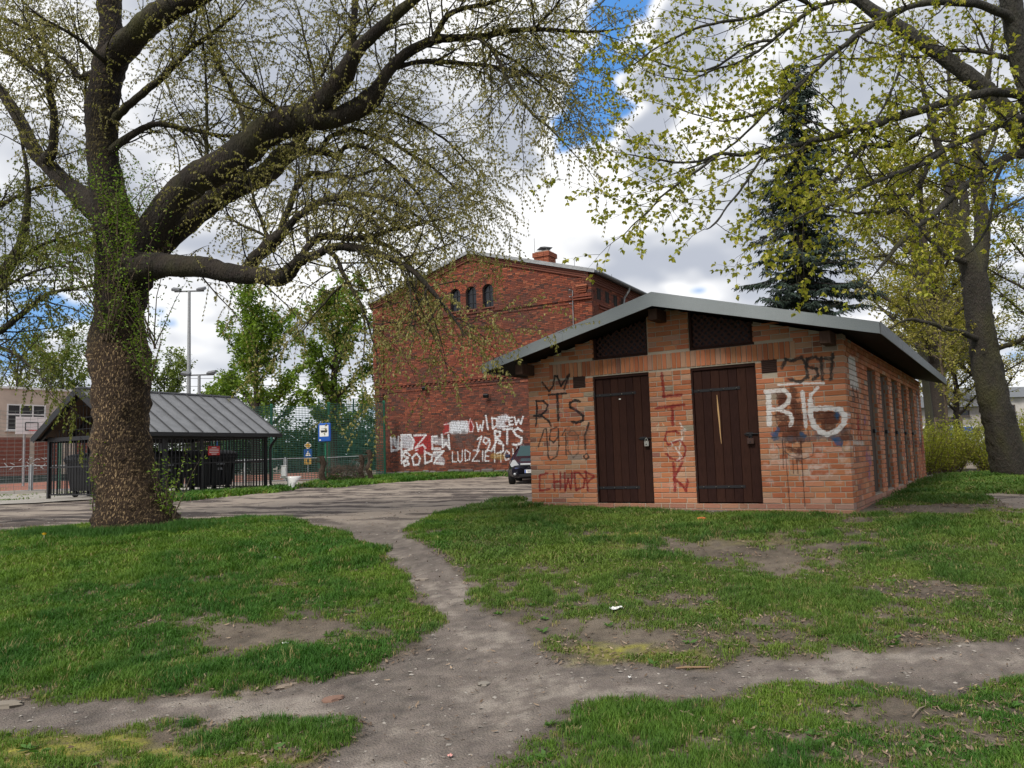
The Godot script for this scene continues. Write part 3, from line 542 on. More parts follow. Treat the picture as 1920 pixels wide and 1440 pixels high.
const PAINT_HALL := [
	[Color(0.320, 0.020, 0.022), 0.90, 0.340, 0.080, [2.482, 1.752, 3.238, 1.762]],
	[Color(0.320, 0.020, 0.022), 0.90, 0.340, 0.080, [2.477, 1.520, 3.232, 1.532]],
	[Color(0.320, 0.020, 0.022), 0.85, 0.340, 0.080, [2.611, 1.206, 2.942, 1.196]],
	[Color(0.320, 0.020, 0.022), 0.90, 0.340, 0.080, [2.473, 1.365, 3.227, 1.340]],
	[Color(0.600, 0.630, 0.700), 0.75, 0.340, 0.080, [1.763, 1.819, 2.194, 1.686]],
	[Color(0.600, 0.630, 0.700), 0.75, 0.340, 0.080, [1.659, 1.549, 2.139, 1.415]],
	[Color(0.600, 0.630, 0.700), 0.60, 0.340, 0.080, [1.076, 1.727, 1.318, 1.561]],
	[Color(0.550, 0.580, 0.640), 0.60, 0.340, 0.080, [3.514, 1.637, 4.156, 1.537]],
	[Color(0.600, 0.620, 0.680), 0.60, 0.340, 0.080, [3.590, 1.023, 3.948, 0.634]],
	[Color(0.740, 0.760, 0.800), 0.90, 0.102, 0.030, [0.956, 1.889, 0.990, 1.198]],
	[Color(0.740, 0.760, 0.800), 0.90, 0.102, 0.030, [0.967, 1.257, 1.311, 1.266, 1.509, 1.358]],
	[Color(0.740, 0.760, 0.800), 0.90, 0.102, 0.030, [1.178, 1.881, 1.218, 1.485, 1.386, 1.323, 1.424, 1.910]],
	[Color(0.740, 0.760, 0.800), 0.90, 0.102, 0.030, [1.596, 1.982, 1.589, 0.613]],
	[Color(0.740, 0.760, 0.800), 0.90, 0.102, 0.030, [1.596, 1.982, 2.153, 1.960, 2.360, 1.641, 2.232, 1.296, 1.602, 1.159]],
	[Color(0.740, 0.760, 0.800), 0.90, 0.102, 0.030, [2.368, 1.932, 3.055, 1.923, 2.424, 1.328, 2.855, 1.468, 3.015, 1.309]],
	[Color(0.740, 0.760, 0.800), 0.90, 0.102, 0.030, [3.705, 1.840, 3.403, 1.832, 3.411, 1.258, 3.873, 1.243]],
	[Color(0.740, 0.760, 0.800), 0.90, 0.082, 0.030, [3.419, 1.564, 3.698, 1.573]],
	[Color(0.740, 0.760, 0.800), 0.90, 0.102, 0.030, [3.984, 1.924, 4.012, 1.314, 4.200, 1.498, 4.397, 1.207, 4.348, 1.871]],
	[Color(0.740, 0.760, 0.800), 0.90, 0.102, 0.030, [2.081, 0.989, 1.844, 1.172, 1.622, 1.002, 1.982, 0.876, 1.688, 0.689, 1.756, 0.492, 2.023, 0.564, 1.930, 0.722, 1.736, 0.687]],
	[Color(0.740, 0.760, 0.800), 0.90, 0.102, 0.030, [2.465, 1.056, 2.222, 0.869, 2.309, 0.519, 2.594, 0.532, 2.696, 0.818, 2.513, 1.055]],
	[Color(0.740, 0.760, 0.800), 0.90, 0.068, 0.030, [2.421, 1.212, 2.565, 1.246]],
	[Color(0.740, 0.760, 0.800), 0.90, 0.102, 0.030, [2.965, 1.195, 2.973, 0.581, 3.349, 0.686, 3.403, 0.952, 2.987, 1.118]],
	[Color(0.740, 0.760, 0.800), 0.90, 0.102, 0.030, [3.499, 1.064, 4.053, 1.123, 3.582, 0.719, 3.486, 0.588, 4.036, 0.537]],
	[Color(0.740, 0.760, 0.800), 0.90, 0.068, 0.030, [3.584, 0.795, 3.958, 1.012]],
	[Color(0.340, 0.030, 0.030), 0.85, 0.280, 0.030, [4.224, 2.332, 4.311, 2.176, 4.170, 2.030]],
	[Color(0.340, 0.030, 0.030), 0.85, 0.300, 0.040, [5.572, 2.382, 5.629, 2.080]],
	[Color(0.660, 0.690, 0.760), 0.90, 0.260, 0.030, [4.567, 2.392, 5.351, 2.374]],
	[Color(0.660, 0.690, 0.760), 0.90, 0.260, 0.030, [4.563, 2.271, 5.347, 2.254]],
	[Color(0.660, 0.690, 0.760), 0.90, 0.260, 0.030, [4.560, 2.150, 5.343, 2.134]],
	[Color(0.660, 0.690, 0.760), 0.90, 0.260, 0.030, [4.556, 2.029, 5.340, 2.014]],
	[Color(0.700, 0.660, 0.680), 0.80, 0.060, 0.030, [4.111, 2.375, 4.454, 2.416, 4.397, 2.021, 4.121, 1.937]],
	[Color(0.700, 0.660, 0.680), 0.80, 0.060, 0.030, [5.578, 2.569, 5.481, 2.274, 5.515, 1.973, 5.691, 1.966, 5.765, 2.224, 5.641, 2.453]],
	[Color(0.740, 0.760, 0.800), 0.90, 0.088, 0.030, [5.923, 2.365, 5.999, 1.990, 6.116, 2.245, 6.195, 2.019, 6.295, 2.422]],
	[Color(0.740, 0.760, 0.800), 0.90, 0.088, 0.030, [6.433, 2.674, 6.520, 2.041]],
	[Color(0.740, 0.760, 0.800), 0.90, 0.088, 0.030, [6.751, 2.547, 6.778, 2.067, 6.996, 2.204, 7.005, 2.497, 6.751, 2.547]],
	[Color(0.740, 0.760, 0.800), 0.90, 0.088, 0.030, [7.093, 2.566, 7.556, 2.561, 7.163, 2.141, 7.584, 2.140]],
	[Color(0.660, 0.680, 0.750), 0.70, 0.340, 0.080, [7.174, 2.452, 7.471, 2.510]],
	[Color(0.660, 0.680, 0.750), 0.60, 0.340, 0.080, [7.123, 2.198, 7.291, 2.190]],
	[Color(0.740, 0.760, 0.800), 0.90, 0.088, 0.030, [7.806, 2.530, 7.638, 2.502, 7.669, 2.191, 7.836, 2.201]],
	[Color(0.740, 0.760, 0.800), 0.90, 0.068, 0.030, [7.675, 2.354, 7.800, 2.366]],
	[Color(0.740, 0.760, 0.800), 0.90, 0.088, 0.030, [7.930, 2.523, 8.001, 2.194, 8.133, 2.404, 8.250, 2.218, 8.364, 2.537]],
	[Color(0.740, 0.760, 0.800), 0.90, 0.102, 0.030, [6.881, 1.952, 6.906, 1.438]],
	[Color(0.740, 0.760, 0.800), 0.90, 0.102, 0.030, [6.881, 1.952, 7.155, 1.904, 7.149, 1.721, 6.913, 1.657, 7.223, 1.427]],
	[Color(0.740, 0.760, 0.800), 0.90, 0.102, 0.030, [7.327, 2.006, 7.788, 2.022]],
	[Color(0.740, 0.760, 0.800), 0.90, 0.102, 0.030, [7.537, 1.997, 7.514, 1.343]],
	[Color(0.740, 0.760, 0.800), 0.90, 0.102, 0.030, [8.299, 1.891, 8.078, 2.027, 7.846, 1.911, 7.985, 1.724, 8.267, 1.569, 8.218, 1.355, 7.968, 1.273, 7.804, 1.315]],
	[Color(0.740, 0.760, 0.800), 0.90, 0.082, 0.030, [5.943, 1.621, 6.164, 1.724, 5.903, 1.048]],
	[Color(0.740, 0.760, 0.800), 0.90, 0.082, 0.030, [6.548, 1.598, 6.336, 1.680, 6.243, 1.499, 6.412, 1.382, 6.590, 1.560, 6.605, 1.375, 6.400, 1.014]],
	[Color(0.740, 0.760, 0.800), 0.90, 0.082, 0.030, [7.017, 1.580, 6.658, 1.043]],
	[Color(0.740, 0.760, 0.800), 0.90, 0.082, 0.030, [6.881, 1.329, 6.830, 1.075]],
	[Color(0.740, 0.760, 0.800), 0.90, 0.082, 0.030, [7.053, 1.396, 7.303, 1.314, 7.293, 1.024, 6.952, 0.925]],
	[Color(0.740, 0.760, 0.800), 0.90, 0.061, 0.030, [4.551, 1.070, 4.538, 0.619, 4.762, 0.614]],
	[Color(0.740, 0.760, 0.800), 0.90, 0.061, 0.030, [4.843, 1.061, 4.854, 0.686, 4.963, 0.590, 5.077, 0.681, 5.113, 1.128]],
	[Color(0.740, 0.760, 0.800), 0.90, 0.061, 0.030, [5.246, 1.124, 5.253, 0.639, 5.476, 0.708, 5.529, 1.004, 5.269, 1.142]],
	[Color(0.740, 0.760, 0.800), 0.90, 0.061, 0.030, [5.708, 1.110, 6.014, 1.100, 5.628, 0.630, 5.998, 0.620]],
	[Color(0.740, 0.760, 0.800), 0.90, 0.061, 0.030, [6.207, 1.057, 6.193, 0.616]],
	[Color(0.740, 0.760, 0.800), 0.90, 0.061, 0.030, [6.574, 1.083, 6.358, 1.053, 6.322, 0.612, 6.515, 0.608]],
	[Color(0.740, 0.760, 0.800), 0.90, 0.048, 0.030, [6.329, 0.833, 6.523, 0.827]],
	[Color(0.740, 0.760, 0.800), 0.90, 0.061, 0.030, [6.850, 1.037, 6.834, 0.563]],
	[Color(0.740, 0.760, 0.800), 0.90, 0.061, 0.030, [7.167, 1.028, 7.151, 0.555]],
	[Color(0.740, 0.760, 0.800), 0.90, 0.061, 0.030, [6.842, 0.800, 7.159, 0.810]],
	[Color(0.740, 0.760, 0.800), 0.90, 0.061, 0.030, [7.462, 1.055, 7.329, 0.841, 7.405, 0.622, 7.573, 0.654, 7.604, 0.942, 7.462, 1.055]],
	[Color(0.740, 0.760, 0.800), 0.90, 0.061, 0.030, [7.797, 1.117, 7.800, 0.612]],
	[Color(0.740, 0.760, 0.800), 0.90, 0.061, 0.030, [7.810, 0.900, 7.946, 0.644, 8.027, 1.181]],
	[Color(0.740, 0.760, 0.800), 0.90, 0.061, 0.030, [8.229, 1.103, 8.120, 0.927, 8.154, 0.710, 8.275, 0.671, 8.326, 0.956, 8.229, 1.103]],
	[Color(0.740, 0.760, 0.800), 0.90, 0.061, 0.030, [8.416, 1.168, 8.446, 0.881]],
	[Color(0.740, 0.760, 0.800), 0.90, 0.061, 0.030, [8.416, 1.168, 8.578, 1.163]],
	[Color(0.360, 0.220, 0.050), 0.60, 0.250, 0.080, [6.736, 0.821, 7.242, 0.771]],
	[Color(0.080, 0.070, 0.070), 0.55, 0.300, 0.100, [4.709, 1.856, 4.840, 1.701]],
	[Color(0.080, 0.070, 0.070), 0.55, 0.300, 0.100, [4.888, 1.812, 5.017, 1.656]],
	[Color(0.080, 0.070, 0.070), 0.55, 0.300, 0.100, [5.203, 1.911, 5.332, 1.756]],
	[Color(0.080, 0.070, 0.070), 0.55, 0.300, 0.100, [5.598, 1.783, 5.725, 1.629]],
	[Color(0.080, 0.070, 0.070), 0.55, 0.300, 0.100, [5.411, 1.454, 5.539, 1.301]],
	[Color(0.080, 0.070, 0.070), 0.55, 0.300, 0.100, [4.923, 1.509, 5.053, 1.355]],
]
const TREE_MAIN := [
	["t", -5.417, 0.592, -11.600, 0.635, -5.442, 0.796, -11.600, 0.539, -5.515, 1.138, -11.600, 0.451, -5.620, 1.598, -11.600, 0.412, -5.672, 2.098, -11.600, 0.389, -5.663, 2.584, -11.600, 0.366, -5.693, 3.083, -11.600, 0.366, -5.723, 3.586, -11.600, 0.358, -5.683, 4.090, -11.600, 0.362, -5.641, 4.527, -11.600, 0.377, -5.694, 4.969, -11.600, 0.347, -5.826, 5.376, -11.600, 0.270, -5.945, 5.949, -11.600, 0.239, -6.008, 6.443, -11.600, 0.223, -6.002, 7.128, -11.600, 0.216, -5.914, 7.643, -11.600, 0.231, -5.854, 7.976, -11.600, 0.216, -5.908, 8.358, -11.600, 0.169, -5.945, 8.698, -11.600, 0.162, -5.994, 9.298, -11.600, 0.146, -6.060, 10.425, -11.600, 0.116, -6.186, 12.197, -11.600, 0.069],
	["l", -5.824, 7.697, -11.500, 0.199, -5.431, 7.862, -11.257, 0.187, -5.049, 7.998, -11.014, 0.176, -4.639, 8.044, -10.771, 0.165, -4.168, 8.080, -10.529, 0.154, -3.497, 8.290, -10.286, 0.123, -2.636, 8.703, -10.043, 0.080, -1.598, 9.086, -9.800, 0.039],
	["l", -5.454, 4.616, -11.500, 0.267, -5.237, 4.887, -11.411, 0.258, -5.045, 5.108, -11.322, 0.233, -4.740, 5.464, -11.233, 0.216, -4.400, 5.697, -11.144, 0.222, -3.987, 5.847, -11.056, 0.228, -3.617, 6.073, -10.967, 0.226, -3.325, 6.260, -10.878, 0.217, -2.964, 6.341, -10.789, 0.208, -2.622, 6.391, -10.700, 0.185],
	["l", -2.681, 6.340, -10.700, 0.163, -2.491, 6.490, -10.590, 0.158, -2.297, 6.621, -10.480, 0.153, -2.127, 6.787, -10.370, 0.138, -2.018, 6.892, -10.260, 0.109, -1.902, 7.001, -10.150, 0.094, -1.669, 7.154, -10.040, 0.080, -1.371, 7.337, -9.930, 0.073, -1.112, 7.481, -9.820, 0.065, -0.719, 7.759, -9.710, 0.052, -0.229, 8.099, -9.600, 0.032],
	["l", -2.080, 6.963, -10.500, 0.084, -2.063, 7.371, -10.625, 0.056, -2.053, 7.829, -10.750, 0.046, -2.041, 8.298, -10.875, 0.036, -2.042, 8.861, -11.000, 0.022],
	["l", -2.792, 6.320, -10.700, 0.156, -2.527, 6.321, -10.669, 0.156, -2.263, 6.322, -10.637, 0.141, -2.014, 6.413, -10.606, 0.134, -1.831, 6.514, -10.575, 0.144, -1.722, 6.617, -10.544, 0.119, -1.657, 6.729, -10.512, 0.084, -1.496, 6.935, -10.481, 0.077, -1.234, 7.137, -10.450, 0.069, -0.902, 7.260, -10.419, 0.062, -0.647, 7.250, -10.387, 0.052, -0.285, 7.244, -10.356, 0.045, 0.040, 7.291, -10.325, 0.038, 0.434, 7.299, -10.294, 0.031, 0.860, 7.245, -10.262, 0.024, 1.282, 7.199, -10.231, 0.017, 1.492, 7.212, -10.200, 0.010],
	["l", -0.914, 7.174, -10.300, 0.044, -0.698, 7.469, -10.200, 0.037, -0.478, 7.516, -10.100, 0.030, -0.123, 7.519, -10.000, 0.027, 0.298, 7.627, -9.900, 0.016],
	["l", -0.284, 7.199, -10.300, 0.034, -0.178, 7.036, -10.183, 0.030, -0.062, 6.788, -10.067, 0.027, 0.054, 6.437, -9.950, 0.023, 0.279, 6.021, -9.833, 0.020, 0.567, 5.682, -9.717, 0.016, 0.763, 5.409, -9.600, 0.010],
	["l", -0.145, 7.075, -10.300, 0.021, 0.312, 6.797, -10.400, 0.017, 0.767, 6.306, -10.500, 0.010, 0.946, 6.043, -10.600, 0.007],
	["l", -1.499, 6.921, -10.500, 0.042, -1.287, 6.997, -10.557, 0.035, -1.036, 7.063, -10.614, 0.035, -0.599, 7.055, -10.671, 0.032, -0.159, 7.016, -10.729, 0.028, 0.285, 6.953, -10.786, 0.021, 0.732, 6.849, -10.843, 0.014, 1.032, 6.750, -10.900, 0.007],
	["l", 0.416, 7.233, -10.200, 0.024, 0.568, 7.296, -10.033, 0.020, 0.738, 7.412, -9.867, 0.016, 0.836, 7.559, -9.700, 0.013],
	["l", -5.563, 4.548, -11.700, 0.256, -5.313, 4.837, -11.755, 0.211, -5.059, 5.088, -11.809, 0.188, -4.681, 5.421, -11.864, 0.173, -4.379, 5.678, -11.918, 0.166, -4.031, 5.895, -11.973, 0.167, -3.679, 6.072, -12.027, 0.160, -3.513, 6.299, -12.082, 0.152, -3.337, 6.443, -12.136, 0.129, -3.208, 6.632, -12.191, 0.105, -3.087, 6.868, -12.245, 0.073, -3.040, 7.047, -12.300, 0.049],
	["l", -3.480, 6.377, -12.200, 0.113, -3.255, 6.513, -12.300, 0.082, -3.069, 6.546, -12.400, 0.066, -2.880, 6.570, -12.500, 0.062, -2.663, 6.477, -12.600, 0.042],
	["l", -2.942, 6.533, -12.400, 0.041, -2.892, 6.636, -12.444, 0.037, -2.746, 6.844, -12.489, 0.037, -2.496, 6.952, -12.533, 0.033, -2.204, 6.890, -12.578, 0.033, -1.782, 6.698, -12.622, 0.029, -1.359, 6.452, -12.667, 0.025, -1.022, 6.189, -12.711, 0.021, -0.687, 5.837, -12.756, 0.013, -0.386, 5.752, -12.800, 0.008],
	["l", -2.675, 6.457, -12.500, 0.042, -2.566, 6.597, -12.438, 0.033, -2.383, 6.610, -12.375, 0.033, -2.077, 6.471, -12.312, 0.029, -1.736, 6.176, -12.250, 0.028, -1.402, 5.757, -12.188, 0.024, -1.156, 5.305, -12.125, 0.020, -0.994, 4.946, -12.062, 0.016, -0.954, 4.679, -12.000, 0.008],
	["l", -3.126, 6.763, -12.200, 0.041, -2.907, 6.917, -12.271, 0.033, -2.498, 7.110, -12.343, 0.033, -2.084, 7.190, -12.414, 0.029, -1.668, 7.145, -12.486, 0.025, -1.250, 6.940, -12.557, 0.021, -0.831, 6.643, -12.629, 0.017, -0.499, 6.258, -12.700, 0.013],
	["l", -5.411, 4.448, -11.300, 0.263, -5.052, 4.447, -11.182, 0.200, -4.812, 4.434, -11.064, 0.169, -4.501, 4.373, -10.945, 0.153, -4.196, 4.335, -10.827, 0.144, -3.860, 4.222, -10.709, 0.135, -3.567, 4.149, -10.591, 0.120, -3.279, 4.098, -10.473, 0.111, -3.032, 4.028, -10.355, 0.107, -2.880, 4.045, -10.236, 0.102, -2.743, 4.132, -10.118, 0.084, -2.602, 4.203, -10.000, 0.080],
	["l", -2.657, 4.170, -10.000, 0.073, -2.428, 4.206, -9.900, 0.059, -2.204, 4.261, -9.800, 0.052, -1.918, 4.239, -9.700, 0.052, -1.639, 4.144, -9.600, 0.045, -1.367, 3.991, -9.500, 0.038, -1.133, 3.830, -9.400, 0.031, -0.906, 3.576, -9.300, 0.025, -0.745, 3.361, -9.200, 0.018, -0.590, 3.121, -9.100, 0.012, -0.526, 2.980, -9.000, 0.006],
	["l", -2.643, 4.169, -10.000, 0.060, -2.578, 4.309, -10.067, 0.047, -2.470, 4.463, -10.133, 0.047, -2.292, 4.525, -10.200, 0.047, -2.029, 4.507, -10.267, 0.041, -1.761, 4.546, -10.333, 0.038, -1.489, 4.649, -10.400, 0.028, -1.141, 4.730, -10.467, 0.017, -0.861, 4.814, -10.533, 0.010, -0.648, 4.901, -10.600, 0.007],
	["l", -1.826, 4.517, -10.300, 0.031, -1.499, 4.345, -10.200, 0.024, -1.250, 4.066, -10.100, 0.017, -1.040, 3.761, -10.000, 0.010],
	["l", -2.257, 4.243, -9.800, 0.036, -2.159, 4.157, -9.743, 0.032, -2.069, 4.013, -9.686, 0.029, -1.974, 3.811, -9.629, 0.029, -1.837, 3.564, -9.571, 0.022, -1.763, 3.421, -9.514, 0.019, -1.632, 3.021, -9.457, 0.009, -1.576, 2.693, -9.400, 0.006],
	["l", -1.956, 3.784, -9.600, 0.019, -2.180, 3.627, -9.667, 0.016, -2.394, 3.415, -9.733, 0.010, -2.544, 3.232, -9.800, 0.007],
	["l", -1.773, 3.451, -9.500, 0.016, -1.714, 3.142, -9.400, 0.012, -1.732, 2.812, -9.300, 0.006],
	["l", -3.716, 4.293, -11.100, 0.096, -3.599, 4.366, -10.975, 0.095, -3.433, 4.481, -10.850, 0.094, -3.211, 4.612, -10.725, 0.093, -3.051, 4.698, -10.600, 0.084],
	["l", -3.087, 4.648, -10.600, 0.056, -3.032, 4.841, -10.637, 0.049, -2.969, 5.073, -10.675, 0.046, -2.875, 5.344, -10.713, 0.043, -2.737, 5.541, -10.750, 0.043, -2.636, 5.589, -10.787, 0.036, -2.349, 5.556, -10.825, 0.029, -2.135, 5.539, -10.863, 0.022, -1.843, 5.643, -10.900, 0.014],
	["l", -3.102, 4.641, -10.600, 0.063, -2.900, 4.804, -10.525, 0.052, -2.736, 4.907, -10.450, 0.049, -2.468, 5.035, -10.375, 0.045, -2.098, 5.092, -10.300, 0.041, -1.804, 5.086, -10.225, 0.034, -1.515, 4.967, -10.150, 0.027, -1.300, 4.830, -10.075, 0.020, -1.023, 4.588, -10.000, 0.013],
	["l", -3.218, 4.606, -10.700, 0.032, -3.379, 4.938, -10.800, 0.025, -3.499, 5.238, -10.900, 0.022, -3.576, 5.503, -11.000, 0.015],
	["l", -2.415, 4.987, -10.300, 0.021, -2.066, 4.887, -10.133, 0.017, -1.763, 4.658, -9.967, 0.013, -1.470, 4.408, -9.800, 0.010],
	["l", -3.331, 4.752, -11.000, 0.026, -3.624, 4.920, -11.100, 0.018, -3.924, 5.114, -11.200, 0.015, -4.036, 5.305, -11.300, 0.008],
	["l", -6.000, 5.339, -12.000, 0.239, -6.373, 5.659, -12.127, 0.209, -6.610, 5.844, -12.255, 0.187, -6.876, 6.042, -12.382, 0.148, -7.164, 6.314, -12.509, 0.129, -7.458, 6.592, -12.636, 0.126, -7.686, 6.809, -12.764, 0.119, -7.930, 7.205, -12.891, 0.103, -8.243, 7.686, -13.018, 0.095, -8.559, 8.082, -13.145, 0.087, -9.020, 8.539, -13.273, 0.071, -9.870, 9.213, -13.400, 0.044],
	["l", -7.328, 6.516, -12.400, 0.099, -7.187, 6.647, -12.343, 0.082, -7.126, 6.884, -12.286, 0.065, -7.109, 7.252, -12.229, 0.057, -7.152, 7.664, -12.171, 0.048, -7.187, 8.075, -12.114, 0.036, -7.372, 8.489, -12.057, 0.024, -7.513, 8.812, -12.000, 0.016],
	["l", -7.188, 7.767, -12.200, 0.041, -7.676, 8.165, -12.433, 0.037, -8.088, 8.480, -12.667, 0.034, -8.602, 8.853, -12.900, 0.026],
	["l", -5.844, 6.275, -11.500, 0.069, -5.712, 6.429, -11.550, 0.061, -5.603, 6.553, -11.600, 0.054, -5.404, 6.691, -11.650, 0.050, -5.186, 6.764, -11.700, 0.047, -4.885, 6.717, -11.750, 0.039, -4.580, 6.661, -11.800, 0.031, -4.193, 6.610, -11.850, 0.024, -3.802, 6.576, -11.900, 0.012],
	["l", -5.900, 6.728, -11.600, 0.069, -5.680, 6.854, -11.471, 0.061, -5.422, 6.967, -11.343, 0.056, -5.131, 7.100, -11.214, 0.052, -4.767, 7.306, -11.086, 0.044, -4.410, 7.547, -10.957, 0.036, -4.058, 7.703, -10.829, 0.029, -3.638, 7.931, -10.700, 0.018],
	["l", -6.017, 7.562, -11.600, 0.069, -6.239, 7.585, -11.717, 0.062, -6.481, 7.608, -11.833, 0.047, -6.714, 7.888, -11.950, 0.032, -7.035, 8.176, -12.067, 0.028, -7.449, 8.561, -12.183, 0.024, -7.868, 8.818, -12.300, 0.020],
	["l", -5.852, 7.597, -11.400, 0.038, -5.907, 7.643, -11.200, 0.030, -6.034, 7.742, -11.000, 0.026, -6.229, 7.837, -10.800, 0.022, -6.488, 7.966, -10.600, 0.014],
	["l", -4.284, 5.815, -11.200, 0.033, -4.261, 6.436, -11.133, 0.026, -4.253, 7.120, -11.067, 0.018, -4.276, 7.805, -11.000, 0.011],
	["l", -3.650, 6.142, -11.000, 0.040, -3.745, 6.575, -11.125, 0.033, -3.981, 7.120, -11.250, 0.030, -4.262, 7.681, -11.375, 0.023, -4.430, 8.253, -11.500, 0.015],
	["l", -3.122, 6.379, -10.900, 0.036, -3.159, 6.523, -10.700, 0.028, -3.353, 6.665, -10.500, 0.021, -3.574, 6.948, -10.300, 0.014],
	["l", -2.523, 6.472, -10.600, 0.032, -2.627, 6.938, -10.800, 0.025, -2.786, 7.517, -11.000, 0.018, -2.949, 8.198, -11.200, 0.011],
	["l", -3.564, 6.345, -12.200, 0.032, -3.596, 6.642, -12.400, 0.025, -3.678, 7.126, -12.600, 0.021],
	["l", -6.092, 6.199, -11.600, 0.023, -6.368, 7.153, -11.867, 0.020, -6.607, 7.978, -12.133, 0.016, -6.894, 8.843, -12.400, 0.012],
	["l", -2.552, 6.935, -10.800, 0.022, -2.205, 7.439, -10.600, 0.018, -1.796, 7.696, -10.400, 0.014, -1.544, 7.870, -10.200, 0.010],
]
